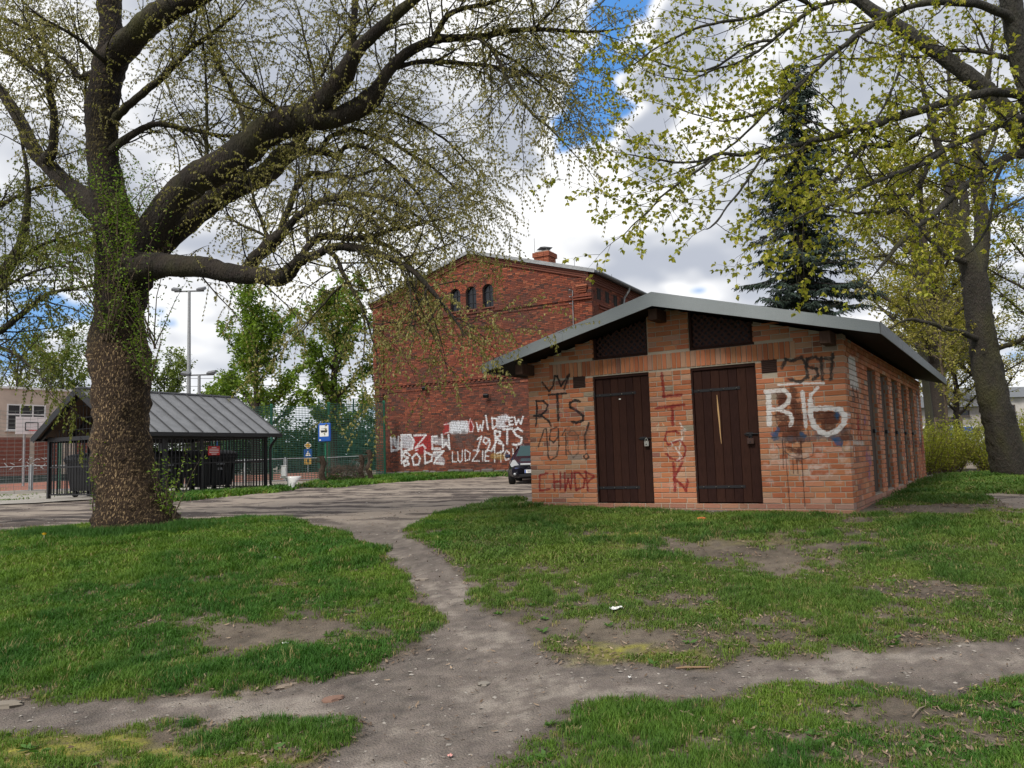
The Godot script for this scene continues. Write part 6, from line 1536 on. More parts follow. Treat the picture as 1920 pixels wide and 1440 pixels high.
# ------------------------------------------------------------------ old brick hall
const HALL := Vector3(-6.87, 0.85, -40.0)
const HALL_TURN := 0.50615
const HW := 11.9
func hall_top(u: float) -> float:
	return 10.32 - 0.283 * absf(u - 5.85) if u < 5.85 else 10.32 - 0.283 * (u - 5.85)

func hall_color(r: RandomNumberGenerator, u: float, v: float) -> Color:
	var q := r.randf()
	var c := Color(0.250, 0.064, 0.034)
	if q < 0.25: c = Color(0.195, 0.052, 0.030)
	elif q < 0.45: c = Color(0.315, 0.085, 0.042)
	elif q < 0.58: c = Color(0.105, 0.042, 0.031)
	elif q < 0.64: c = Color(0.37, 0.125, 0.066)
	var soot := clampf(0.35 + 0.9 * noise_c.get_noise_2d(u * 0.9, v * 1.6) + (0.22 if v < 4.4 else 0.0), 0, 0.8)
	c = c.lerp(Color(0.062, 0.034, 0.028), soot * r.randf_range(0.3, 1.0))
	var k := r.randf_range(0.8, 1.15)
	return Color(c.r * k, c.g * k, c.b * k)

func arch_poly(c: float, w: float, v0: float, v1: float) -> PackedVector2Array:   # counter-clockwise outline
	var p := PackedVector2Array([Vector2(c - w, v0), Vector2(c + w, v0)])
	for k in 9:
		var a := PI * k / 8.0
		p.append(Vector2(c + w * cos(a), v1 + w * sin(a)))
	return p

func make_hall() -> void:
	var r := RandomNumberGenerator.new()
	r.seed = 31
	var hall := thing("brick_hall", "tall old red brick hall with three arched gable windows", "building", HALL, -HALL_TURN)
	var paint := paint_image(PAINT_HALL, 12.0, 3.2, 0.0, 0.012, 9)
	M.hall = brick_mat(null, 3.0)
	M.hall_paint = brick_mat(paint, 3.0)
	var wins := [4.92, 5.80, 6.72]
	var ww := 0.29
	# wall core: strips between the windows, with real openings
	var core := MB.new(); core.has_uv = true; core.col = Color(0.105, 0.070, 0.055)
	var cuts := [0.01]
	for c: float in wins: cuts.append_array([c - ww, c + ww])
	cuts.append(HW - 0.01)
	for k in range(0, cuts.size(), 2):
		var a: float = cuts[k]; var b: float = cuts[k + 1]
		var pl := PackedVector2Array([Vector2(a, -1.5), Vector2(b, -1.5), Vector2(b, hall_top(b))])
		if a < 5.85 and b > 5.85: pl.append(Vector2(5.85, hall_top(5.85)))
		pl.append(Vector2(a, hall_top(a)))
		prism(core, pl, -0.4, -0.012)
	for c: float in wins:
		prism(core, PackedVector2Array([Vector2(c - ww, -1.5), Vector2(c + ww, -1.5), Vector2(c + ww, 7.70), Vector2(c - ww, 7.70)]), -0.4, -0.012)
		var up := PackedVector2Array()
		for k in 9:
			var a := PI - PI * k / 8.0
			up.append(Vector2(c + ww * cos(a), 8.50 + ww * sin(a)))
		up.append(Vector2(c + ww, hall_top(c + ww)))
		if c - ww < 5.85 and c + ww > 5.85: up.append(Vector2(5.85, hall_top(5.85)))
		up.append(Vector2(c - ww, hall_top(c - ww)))
		prism(core, up, -0.4, -0.012)
	wall_uv(core, Vector2(0, 0), Vector2(12.0, 3.2), 0, 1.0)
	part("mortar", core, M.hall, hall)
	var body := MB.new(); body.col = Color(0.12, 0.06, 0.045)
	body.box(T(V(HW * 0.5, 3.5, -11.3)), V(HW - 0.03, 10.0, 21.6))
	prism(body, PackedVector2Array([Vector2(0.1, 8.4), Vector2(HW - 0.1, 8.4), Vector2(HW - 0.1, hall_top(HW) - 0.05), Vector2(5.85, 10.2), Vector2(0.1, hall_top(0) - 0.05)]), -22.0, -0.6)
	part("wall", body, M.hall, hall)
	# brickwork of the gable, laid brick by brick
	var holes := []
	for c: float in wins: holes.append([c - ww, c + ww, 7.70, 8.80])
	var rows := brick_rows(0.0, HW, -0.2, 10.3, holes, func(u): return hall_top(u) - 0.05, r)
	var low := MB.new(); low.has_uv = true
	var high := MB.new(); high.has_uv = true
	for b in rows:
		var mb := low if b[2] < 3.0 else high
		mb.col = hall_color(r, b[0], b[2])
		var z := r.randf_range(-0.006, 0.010)
		var a := V(b[0] + 0.003, b[2] + 0.002, z); var e := V(b[1] - 0.003, b[3] - 0.002, z)
		five_faces(mb, a, e, 0.03)
	wall_uv(low, Vector2(0, 0), Vector2(12.0, 3.2), 0, 1.0)
	part("brickwork", low, M.hall_paint, hall, true)
	part("brickwork", high, M.hall, hall, true)
	# right flank
	var flank := MB.new(); flank.has_uv = true
	var wh := []
	for k in 10: wh.append([0.62 + 0.98 * k, 1.08 + 0.98 * k, 7.55, 8.05])
	var fr := brick_rows(0.0, 14.0, -0.2, 8.5, wh, func(_u): return 8.45, r, [0.02, 0.14])
	for b in fr:
		if b[2] < 5.5 and b[0] > 3.0: continue
		flank.col = hall_color(r, b[0] + 30.0, b[2])
		var x := HW + r.randf_range(-0.004, 0.010)
		five_faces_side(flank, x, b[0] + 0.003, b[1] - 0.003, b[2] + 0.002, b[3] - 0.002, 0.03)
	part("brickwork", flank, M.hall, hall, true)
	var plain := MB.new(); plain.col = Color(0.15, 0.05, 0.035)
	plain.box(T(V(HW - 0.02, 4.2, -7.5)), V(0.02, 9.0, 14.6))
	part("flank_backing", plain, M.plain_brick, hall)
	for k in 10:
		var w := part("small_window", bx(V(HW - 0.005, 7.80, -0.85 - 0.98 * k), V(0.012, 0.5, 0.46)), M.gap, hall)
		part("frame", bx(V(HW + 0.003, 7.80, -0.85 - 0.98 * k), V(0.012, 0.5, 0.03)), M.iron, w)
	# arched windows
	for c: float in wins:
		var g := MB.new()
		prism(g, arch_poly(c, ww - 0.01, 7.70, 8.50), -0.20, -0.17)
		var w := part("arched_window", g, M.dark_glass, hall)
		var f := MB.new()
		f.box(T(V(c, 8.2, -0.155)), V(0.035, 1.0, 0.03))
		f.box(T(V(c, 8.02, -0.154)), V(ww * 2 - 0.02, 0.03, 0.03))
		f.box(T(V(c, 8.45, -0.154)), V(ww * 2 - 0.02, 0.03, 0.03))
		part("frame", f, M.iron, w)
		part("sill", bx(V(c, 7.67, -0.06), V(ww * 2 + 0.1, 0.06, 0.24), 0.01), M.plain_hall, w)
		var ar := MB.new(); ar.has_uv = true
		for k in 11:                     # ring of bricks on edge over the opening
			var a := PI * (k + 0.5) / 11.0
			ar.col = hall_color(r, c, 8.6)
			ar.box(T(V(c + (ww + 0.07) * cos(a), 8.50 + (ww + 0.07) * sin(a), -0.02), 0, 0, a - PI * 0.5), V(0.075, 0.13, 0.07), 0.004)
		part("arch_ring", ar, M.hall, w)
	# projecting courses
	band(hall, r, 4.43, 0.07, 1, 0.0, HW, true)
	band(hall, r, 7.52, 0.06, 1, 0.7, HW - 0.7, false)
	band(hall, r, 7.36, 0.035, 1, 0.7, HW - 0.7, false)
	band(hall, r, 4.12, 0.035, 1, 0.7, HW, false)
	# corner piers
	for q in [[0.0, 0.62, 4.5, 8.35], [HW - 0.78, HW + 0.06, -0.2, 8.35]]:
		var pier := MB.new(); pier.has_uv = true
		for b in brick_rows(q[0], q[1], q[2], q[3], [], func(_u): return 99.0, r):
			pier.col = hall_color(r, b[0] + 3.0, b[2])
			pier.box(T(V((b[0] + b[1]) * 0.5, (b[2] + b[3]) * 0.5, 0.02 + r.randf_range(-0.004, 0.004))), V(b[1] - b[0] - 0.004, b[3] - b[2] - 0.004, 0.14))
		part("corner_pier", pier, M.hall, hall, true)
	for k in 4:
		corbel(hall, r, V(HW - 0.36, 8.05 - 0.085 * k, 0.06), 0.52 - 0.05 * k, 0.16 - 0.03 * k)
		corbel(hall, r, V(0.31, 4.02 - 0.085 * k, 0.03), 0.62 - 0.04 * k, 0.14 - 0.03 * k)
		if k < 2: corbel(hall, r, V(HW - 0.36, 7.58 - 0.10 * k, 0.06), 0.9, 0.18 - 0.04 * k)
	# stepped cornice below the verge and along the flank
	for s: float in [-1.0, 1.0]:
		for k in 3:
			var ue := 5.85 + s * 6.0
			var cb := MB.new()
			cb.col = Color(0.17, 0.06, 0.04)
			beam(cb, V(5.85, 10.27 - 0.09 * k, 0.09 - 0.03 * k), V(ue, hall_top(ue) - 0.05 - 0.09 * k, 0.09 - 0.03 * k), 0.10, 0.075)
			part("verge_course", cb, M.plain_brick, hall)
	for k in 4:
		var cb := MB.new(); cb.col = Color(0.16, 0.058, 0.04)
		cb.box(T(V(HW + 0.10 - 0.03 * k, 8.5 - 0.09 * k, -7.0)), V(0.10, 0.076, 14.0))
		part("eaves_course", cb, M.plain_brick, hall)
	for y in [7.32, 7.18]:
		var cb := MB.new(); cb.col = Color(0.19, 0.062, 0.042)
		cb.box(T(V(HW + 0.03, y, -7.4)), V(0.09, 0.07, 13.2))
		part("string_course", cb, M.plain_brick, hall)
	# rubble plinth
	var pz := 0.0
	while pz < HW - 0.2:
		var l := r.randf_range(0.3, 0.8)
		var st := MB.new(); st.col = Color(0.12, 0.11, 0.105) * r.randf_range(0.7, 1.4)
		st.box(T(V(pz + l * 0.5, 0.06 + r.randf_range(-0.04, 0.05), 0.02), 0, 0, r.randf_range(-0.05, 0.05)), V(l - 0.03, 0.32, 0.14), 0.05)
		part("plinth_stone", st, M.stone, hall)
		pz += l
	# roof
	var rf := Node3D.new(); rf.name = "roof"; hall.add_child(rf, true)
	for s: float in [-1.0, 1.0]:
		var ue := 5.85 + s * 6.35
		if s < 0: ue = 5.85 - 6.15
		var pl := PackedVector2Array([Vector2(5.85, 10.34), Vector2(5.85, 10.46), Vector2(ue, 10.46 - 0.283 * absf(ue - 5.85)), Vector2(ue, 10.34 - 0.283 * absf(ue - 5.85))])
		if s > 0: pl.reverse()
		var sl := MB.new()
		prism(sl, pl, -22.2, 0.22)
		part("roof_slope", sl, M.zinc, rf)
		var ed := MB.new()
		beam(ed, V(5.85, 10.40, 0.235), V(ue, 10.40 - 0.283 * absf(ue - 5.85), 0.235), 0.02, 0.16)
		part("verge_flashing", ed, M.zinc_light, rf)
		for k in 12:
			var sm := MB.new()
			beam(sm, V(5.85, 10.475, -0.8 - 1.8 * k), V(ue, 10.475 - 0.283 * absf(ue - 5.85), -0.8 - 1.8 * k), 0.03, 0.03)
			part("standing_seam", sm, M.zinc, rf)
	# gutter and downpipe
	var gt := MB.new()
	var gx := HW + 0.42
	bar(gt, V(gx, 8.56, 0.1), V(gx, 8.56, -22.0), 0.075, 10)
	part("gutter", gt, M.zinc, hall)
	var dp := MB.new()
	dp.tube(PackedVector3Array([V(gx, 8.5, -3.6), V(gx - 0.02, 8.35, -3.6), V(HW + 0.16, 8.05, -3.6), V(HW + 0.12, 7.85, -3.6), V(HW + 0.12, 0.0, -3.6)]), PackedFloat32Array([0.05, 0.05, 0.05, 0.05, 0.05]), 8)
	part("downpipe", dp, M.zinc_light, hall)
	# chimney, laid in courses, with a metal cowl
	var ch := Node3D.new(); ch.name = "chimney"; hall.add_child(ch, true)
	var cm := MB.new(); cm.has_uv = true
	for k in 12:
		var wd := 0.80 if k < 9 else 0.92
		for q in 3:
			for e: float in [-1.0, 1.0]:
				cm.col = Color(0.34, 0.105, 0.055) * r.randf_range(0.75, 1.15)
				cm.box(T(V(8.25 + (q - 1) * wd / 3.0, 9.72 + 0.078 * k, -3.0 + e * (wd * 0.5 - 0.06))), V(wd / 3.0 - 0.01, 0.068, 0.13), 0.004)
				cm.box(T(V(8.25 + e * (wd * 0.5 - 0.06), 9.72 + 0.078 * k, -3.0 + (q - 1) * 0.22)), V(0.13, 0.068, 0.2), 0.004)
	part("brickwork", cm, M.hall, ch, true)
	part("flue_cap", bx(V(8.25, 10.66, -3.0), V(0.7, 0.06, 0.7), 0.01), M.concrete, ch)
	var cw := MB.new()
	for e in [[-0.2, -0.2], [0.2, -0.2], [0.2, 0.2], [-0.2, 0.2]]:
		bar(cw, V(8.25 + e[0], 10.68, -3.0 + e[1]), V(8.25 + e[0], 10.86, -3.0 + e[1]), 0.012, 5)
	cw.tube(PackedVector3Array([V(8.25, 10.85, -3), V(8.25, 10.87, -3), V(8.25, 10.98, -3)]), PackedFloat32Array([0.44, 0.44, 0.02]), 4)
	part("cowl", cw, M.zinc, ch)
	# small vents and lightning rods on the roof
	for q in [[10.6, -3.5, 0.55, 0.06], [10.9, -3.2, 0.75, 0.05], [10.4, -2.2, 0.4, 0.05]]:
		var vp := MB.new()
		var y0: float = 10.3 - 0.283 * (q[0] - 5.85)
		bar(vp, V(q[0], y0, q[1]), V(q[0], y0 + q[2] + 0.1, q[1]), q[3], 8)
		part("roof_vent", vp, M.zinc_light, rf)
	for q in [[7.7, -3.0, 1.7], [10.0, -2.6, 0.9], [11.3, -4.0, 0.6]]:
		var rd := MB.new()
		var y0: float = 10.3 - 0.283 * (q[0] - 5.85)
		bar(rd, V(q[0], y0, q[1]), V(q[0], y0 + q[2], q[1]), 0.012, 5)
		part("lightning_rod", rd, M.zinc, rf)
	# fixings on the gable
	var cable := MB.new()
	cable.tube(PackedVector3Array([V(3.35, 4.16, 0.03), V(6.0, 4.22, 0.03), V(9.5, 4.26, 0.03), V(11.0, 4.28, 0.03)]), PackedFloat32Array([0.012, 0.012, 0.012, 0.012]), 5)
	part("cable", cable, M.iron, hall)
	var ins := MB.new()
	for k in 3:
		bar(ins, V(11.02, 7.90 - 0.30 * k, 0.10), V(11.02, 7.90 - 0.30 * k, 0.32), 0.03, 6)
	bar(ins, V(11.08, 7.9, 0.12), V(11.04, 5.0, 0.12), 0.018, 5)
	part("cable_bracket", ins, M.zinc_light, hall)
	var xf := Transform3D(Basis(Vector3.UP, -HALL_TURN), HALL)
	for q in [[3.16, 4.17, "black floodlight fixed to the hall gable, left of two"], [6.57, 3.60, "small black box lamp fixed to the hall gable, right of two"]]:
		var l := thing("wall_lamp", q[2], "lamp", xf * V(q[0], q[1], 0.02), -HALL_TURN, "lamps on the hall gable")
		part("bracket", bx(V(0, 0, 0.08), V(0.05, 0.05, 0.18)), M.iron, l)
		part("housing", bx(V(0.02, -0.02, 0.2), V(0.26, 0.18, 0.12), 0.02, 0.2, 0.5), M.iron, l)
		part("lens", bx(V(0.03, -0.055, 0.255), V(0.2, 0.12, 0.01), 0, 0.2, 0.5), M.dark_glass, l)

func corbel(hall: Node3D, r: RandomNumberGenerator, p: Vector3, w: float, d: float) -> void:
	var mb := MB.new(); mb.has_uv = true
	mb.col = hall_color(r, p.x, p.y)
	mb.box(T(p + V(0, 0, d * 0.5)), V(w, 0.07, d), 0.006)
	part("corbel", mb, M.hall, hall)

func band(hall: Node3D, r: RandomNumberGenerator, v: float, out: float, n: int, u0: float, u1: float, teeth: bool) -> void:
	var mb := MB.new(); mb.has_uv = true
	var u := u0
	while u < u1 - 0.05:
		var e := minf(u + 0.25, u1)
		mb.col = hall_color(r, u, v)
		mb.box(T(V((u + e) * 0.5, v, out * 0.5)), V(e - u - 0.008, 0.07, out), 0.004)
		if teeth:
			mb.col = hall_color(r, u, v)
			mb.box(T(V(u + 0.06, v - 0.08, out * 0.35)), V(0.11, 0.075, out * 0.7), 0.004)
			mb.box(T(V((u + e) * 0.5, v + 0.077, out * 0.3)), V(e - u - 0.008, 0.07, out * 0.6), 0.004)
		u = e + 0.003
	part("string_course", mb, M.hall, hall, true)

func five_faces(mb: MB, a: Vector3, e: Vector3, dp: float) -> void:
	var z := a.z; var y := z - dp
	mb.quad(V(a.x, a.y, z), V(e.x, a.y, z), V(e.x, e.y, z), V(a.x, e.y, z))
	mb.quad(V(a.x, e.y, z), V(e.x, e.y, z), V(e.x, e.y, y), V(a.x, e.y, y))
	mb.quad(V(a.x, a.y, y), V(e.x, a.y, y), V(e.x, a.y, z), V(a.x, a.y, z))
	mb.quad(V(a.x, a.y, y), V(a.x, a.y, z), V(a.x, e.y, z), V(a.x, e.y, y))
	mb.quad(V(e.x, a.y, z), V(e.x, a.y, y), V(e.x, e.y, y), V(e.x, e.y, z))

func five_faces_side(mb: MB, x: float, w0: float, w1: float, v0: float, v1: float, dp: float) -> void:
	mb.quad(V(x, v0, -w0), V(x, v0, -w1), V(x, v1, -w1), V(x, v1, -w0))
	mb.quad(V(x - dp, v1, -w0), V(x, v1, -w0), V(x, v1, -w1), V(x - dp, v1, -w1))
	mb.quad(V(x - dp, v0, -w1), V(x, v0, -w1), V(x, v0, -w0), V(x - dp, v0, -w0))
	mb.quad(V(x - dp, v0, -w0), V(x, v0, -w0), V(x, v1, -w0), V(x - dp, v1, -w0))
	mb.quad(V(x, v0, -w1), V(x - dp, v0, -w1), V(x - dp, v1, -w1), V(x, v1, -w1))

# ------------------------------------------------------------------ bin shelter and what stands around it
const SHELTER := Vector3(-11.15, 0.74, -23.13)
const SHELTER_TURN := 1.0537

func make_shelter() -> void:
	var sh := thing("bin_shelter", "black bar-sided bin shelter with grey standing seam gable roof", "shelter", SHELTER, SHELTER_TURN)
	var LX := 5.26
	var LZ := 3.76
	var eave := 1.88
	var ridge := 3.27
	# posts
	for p in [[0.0, 0.0], [1.28, 0.0], [2.62, 0.0], [LX, 0.0], [0.0, -LZ], [2.62, -LZ], [LX, -LZ], [4.0, -LZ], [1.3, -LZ]]:
		part("post", bx(V(p[0], 0.92, p[1]), V(0.09, 2.0, 0.09)), M.black_steel, sh)
	# rails and bars of the four sides
	var sides := [[V(0, 0, 0), V(LX, 0, 0)], [V(0, 0, -LZ), V(LX, 0, -LZ)], [V(0, 0, 0), V(0, 0, -LZ)], [V(LX, 0, 0), V(LX, 0, -LZ)]]
	var barm := bx(V(0, 0, 0), V(0.022, 1.68, 0.022))
	for s in sides:
		var a: Vector3 = s[0]; var b: Vector3 = s[1]
		for y: float in [0.14, 0.98, 1.80]:
			var rl := MB.new()
			beam(rl, a + V(0, y, 0), b + V(0, y, 0), 0.035, 0.04)
			part("rail", rl, M.black_steel, sh)
		var n := int(a.distance_to(b) / 0.135)
		for k in range(1, n):
			var o := part("bar", barm, M.black_steel, sh)
			o.position = a.lerp(b, float(k) / n) + V(0, 0.97, 0)
	# roof: two slopes with standing seams
	var rf := Node3D.new(); rf.name = "roof"; sh.add_child(rf, true)
	var x0 := -0.34
	var x1 := LX + 0.34
	var zc := -LZ * 0.5
	var run := LZ * 0.5 + 0.34
	for s: float in [1.0, -1.0]:
		var ze := zc + s * run
		var sl := MB.new()
		var nrm := V(0, run, s * (ridge - eave)).normalized()
		var th := nrm * 0.05
		var a := V(x0, eave, ze); var b := V(x1, eave, ze); var c := V(x1, ridge, zc); var d := V(x0, ridge, zc)
		if s < 0:
			var t := a; a = b; b = t
			t = c; c = d; d = t
		sl.quad(a + th, b + th, c + th, d + th)
		part("roof_slope", sl, M.seam_sheet, rf)
		var un := MB.new()
		un.quad(b, a, d, c)
		part("ceiling_boards", un, M.ceiling_wood, rf)
		for k in 12:
			var x := lerpf(x0 + 0.02, x1 - 0.02, k / 11.0)
			var sm := MB.new()
			beam(sm, V(x, eave, ze) + th * 1.3, V(x, ridge, zc) + th * 1.3, 0.022, 0.05)
			part("standing_seam", sm, M.seam_edge, rf)
		for x in [x0, x1]:
			var bb := MB.new()
			beam(bb, V(x, eave - 0.03, ze), V(x, ridge - 0.03, zc), 0.03, 0.20)
			part("barge_board", bb, M.black_steel, rf)
		for k in 7:
			var rt := MB.new()
			var x := lerpf(x0 + 0.2, x1 - 0.2, k / 6.0)
			beam(rt, V(x, eave - 0.05, ze - s * 0.1), V(x, ridge - 0.06, zc), 0.05, 0.10)
			part("rafter", rt, M.black_steel, rf)
		var gu := MB.new()
		beam(gu, V(x0, eave - 0.02, ze + s * 0.05), V(x1, eave - 0.02, ze + s * 0.05), 0.13, 0.12)
		part("gutter", gu, M.black_steel, rf)
		var pl := MB.new()
		beam(pl, V(x0 + 0.3, eave - 0.06, zc + s * LZ * 0.5), V(x1 - 0.3, eave - 0.06, zc + s * LZ * 0.5), 0.12, 0.16)
		part("wall_plate", pl, M.black_steel, rf)
	part("ridge_cap", bx(V(LX * 0.5, ridge + 0.055, zc), V(x1 - x0, 0.05, 0.20)), M.seam_sheet, rf)
	# gable grilles
	for x: float in [0.0, LX]:
		var g := MB.new()
		for k in range(1, 22):
			var z := -LZ * k / 22.0
			var h := eave - 0.1 + (ridge - eave) * (1.0 - absf(z - zc) / (LZ * 0.5)) * 0.92
			if h > 2.0: bar(g, V(x, 1.84, z), V(x, h, z), 0.010, 4)
		for y: float in [2.1, 2.45, 2.8]:
			var hw := (ridge - y) / (ridge - eave) * LZ * 0.5 * 0.9
			bar(g, V(x, y, zc - hw), V(x, y, zc + hw), 0.012, 4)
		part("gable_grille", g, M.black_steel, rf)
		part("tie_beam", bx(V(x, 1.83, zc), V(0.1, 0.12, LZ)), M.black_steel, rf)
	var dp := MB.new()
	var dx := LX + 0.16
	dp.tube(PackedVector3Array([V(dx, eave, 0.36), V(dx, eave - 0.12, 0.36), V(dx - 0.05, eave - 0.36, 0.16), V(dx - 0.05, eave - 0.5, 0.12), V(dx - 0.05, 0.22, 0.12), V(dx + 0.02, 0.10, 0.16), V(dx + 0.10, 0.08, 0.20)]), PackedFloat32Array([0.045, 0.045, 0.045, 0.045, 0.045, 0.045, 0.045]), 8)
	part("downpipe", dp, M.black_steel, sh)
	var fl := MB.new()
	fl.box(T(V(LX * 0.5, -0.03, zc)), V(LX + 0.5, 0.10, LZ + 0.5), 0.02)
	part("floor_slab", fl, M.paving, sh)
	# red notice on the bars
	var xf := Transform3D(Basis(Vector3.UP, SHELTER_TURN), SHELTER)
	var sg := thing("notice_board", "small red notice with white lines on the shelter bars", "sign", xf * V(3.06, 1.36, 0.04), SHELTER_TURN)
	part("plate", bx(V(0, 0, 0), V(0.46, 0.29, 0.012), 0.004), M.sign_red, sg)
	for k in 5:
		part("text_line", bx(V(0.0, 0.10 - 0.052 * k, 0.008), V([0.18, 0.36, 0.38, 0.36, 0.2][k], 0.02, 0.003)), M.white_paint, sg)
	# containers
	make_bin(xf * V(1.95, 0.03, -1.15), SHELTER_TURN - 0.1, "black wheeled refuse container, middle one beside the tree trunk")
	make_bin(xf * V(3.75, 0.03, -1.0), SHELTER_TURN, "black wheeled refuse container at the right end of the shelter")
	make_bin(xf * V(0.95, 0.03, -2.95), SHELTER_TURN + PI * 0.5, "black wheeled refuse container at the left gable end of the shelter")
	make_toilet(xf * V(LX + 0.60, 0.0, 0.62), 0.25)

func make_bin(at: Vector3, turn: float, label: String) -> void:
	var b := thing("refuse_container", label, "bin", at, turn, "containers in the bin shelter")
	var body := MB.new()
	var lv := [[0.20, 0.56, 0.40], [0.30, 0.58, 0.43], [1.08, 0.66, 0.52], [1.12, 0.70, 0.56], [1.17, 0.70, 0.56]]
	for k in lv.size() - 1:
		var a: Array = lv[k]; var c: Array = lv[k + 1]
		var pa := [V(-a[1], a[0], a[2]), V(a[1], a[0], a[2]), V(a[1], a[0], -a[2]), V(-a[1], a[0], -a[2])]
		var pc := [V(-c[1], c[0], c[2]), V(c[1], c[0], c[2]), V(c[1], c[0], -c[2]), V(-c[1], c[0], -c[2])]
		for q in 4:
			body.quad(pa[q], pa[(q + 1) % 4], pc[(q + 1) % 4], pc[q])
	body.quad(V(-0.56, 0.20, -0.40), V(0.56, 0.20, -0.40), V(0.56, 0.20, 0.40), V(-0.56, 0.20, 0.40))
	part("body", body, M.bin_plastic, b)
	for k in 6:
		var rb := MB.new()
		var x := -0.5 + 0.2 * k
		beam(rb, V(x, 0.30, 0.445), V(x * 1.12, 1.06, 0.53), 0.035, 0.03)
		part("rib", rb, M.bin_plastic, b)
	var lid := MB.new()
	for k in 8:
		var a0 := PI * k / 8.0; var a1 := PI * (k + 1) / 8.0
		var p := V(0, 1.17 + 0.20 * sin(a0), 0.58 * cos(a0)); var q := V(0, 1.17 + 0.20 * sin(a1), 0.58 * cos(a1))
		lid.quad(V(-0.71, p.y, p.z), V(0.71, p.y, p.z), V(0.71, q.y, q.z), V(-0.71, q.y, q.z))
		for s: float in [-1.0, 1.0]:
			if s > 0: lid.tri3(V(0.71, 1.17, 0), V(0.71, q.y, q.z), V(0.71, p.y, p.z))
			else: lid.tri3(V(-0.71, 1.17, 0), V(-0.71, p.y, p.z), V(-0.71, q.y, q.z))
	part("lid", lid, M.bin_plastic, b)
	for q in [[-0.45, 0.32], [0.45, 0.32], [-0.45, -0.32], [0.45, -0.32]]:
		var w := MB.new()
		w.tube(PackedVector3Array([V(q[0] - 0.03, 0.10, q[1]), V(q[0] + 0.03, 0.10, q[1])]), PackedFloat32Array([0.10, 0.10]), 14)
		var wn := part("wheel", w, M.tyre, b)
		part("fork", bx(V(q[0], 0.17, q[1]), V(0.09, 0.10, 0.07)), M.iron, wn)
	for k in 2:
		part("label_strip", bx(V(0.0 + 0.02 * k, 0.92 - 0.17 * k, 0.523 - 0.018 * k), V(0.34 - 0.12 * k, 0.07, 0.01), 0, 0, -0.11), M.label_grey, b)

func make_toilet(at: Vector3, turn: float) -> void:
	var t := thing("toilet", "discarded white toilet with cistern beside the shelter downpipe", "toilet", V(at.x, gh(at.x, at.z) + 0.01, at.z), turn)
	var bowl := MB.new()
	var prof := [[0.0, 0.13, 0.10, -0.02], [0.10, 0.12, 0.09, -0.02], [0.20, 0.13, 0.10, 0.0], [0.30, 0.21, 0.15, 0.04], [0.38, 0.27, 0.185, 0.05], [0.42, 0.29, 0.19, 0.05], [0.43, 0.25, 0.15, 0.05], [0.36, 0.18, 0.11, 0.06], [0.28, 0.05, 0.04, 0.06]]
	var n := 18
	for k in prof.size():
		var p: Array = prof[k]
		for i in n:
			var a := TAU * i / n
			var q := prof[mini(k + 1, prof.size() - 1)] as Array
			bowl.vert(V(p[3] + p[1] * cos(a), p[0], p[2] * sin(a)), V(cos(a), 0.25 if k < 5 else 0.8, sin(a)).normalized(), Color(1, 1, 1))
	for k in prof.size() - 1:
		for i in n:
			var a := k * n + i; var b := k * n + (i + 1) % n
			bowl.tri(a, a + n, b)
			bowl.tri(b, a + n, b + n)
	part("bowl", bowl, M.porcelain, t)
	part("cistern", bx(V(-0.26, 0.60, 0), V(0.18, 0.36, 0.40), 0.03), M.porcelain, t)
	part("cistern_lid", bx(V(-0.26, 0.795, 0), V(0.20, 0.03, 0.42), 0.012), M.porcelain, t)
	part("shelf", bx(V(-0.24, 0.405, 0), V(0.28, 0.04, 0.30), 0.012), M.porcelain, t)
	part("flush_button", bx(V(-0.26, 0.815, 0), V(0.05, 0.012, 0.05), 0.004), M.steel, t)

# ------------------------------------------------------------------ pavement, court, fences, far buildings
func sheet(called: String, pts: Array, lift: float, m: Material, step := 1.0) -> MeshInstance3D:    # quad patch draped on the terrain
	var mb := MB.new()
	var a: Vector2 = pts[0]; var b: Vector2 = pts[1]; var c: Vector2 = pts[2]; var d: Vector2 = pts[3]
	var n := maxi(int(a.distance_to(b) / step), 1)
	var k := maxi(int(a.distance_to(d) / step), 1)
	for j in k + 1:
		for i in n + 1:
			var p := a.lerp(b, float(i) / n).lerp(d.lerp(c, float(i) / n), float(j) / k)
			mb.vert(V(p.x, gh(p.x, p.y) + lift, p.y), Vector3.UP, Color(1, 1, 1))
	for j in k:
		for i in n:
			var q := j * (n + 1) + i
			mb.tri(q, q + 1, q + n + 2)
			mb.tri(q, q + n + 2, q + n + 1)
	return struct(called, mb, m)

func kerb(p: Vector2, q: Vector2) -> void:
	var n := int(p.distance_to(q) / 1.0)
	for k in n:
		var a := p.lerp(q, float(k) / n); var b := p.lerp(q, (k + 0.985) / n)
		var mb := MB.new()
		beam(mb, V(a.x, gh(a.x, a.y) + 0.05, a.y), V(b.x, gh(b.x, b.y) + 0.05, b.y), 0.12, 0.16)
		var o := struct("kerb", mb, M.kerb)

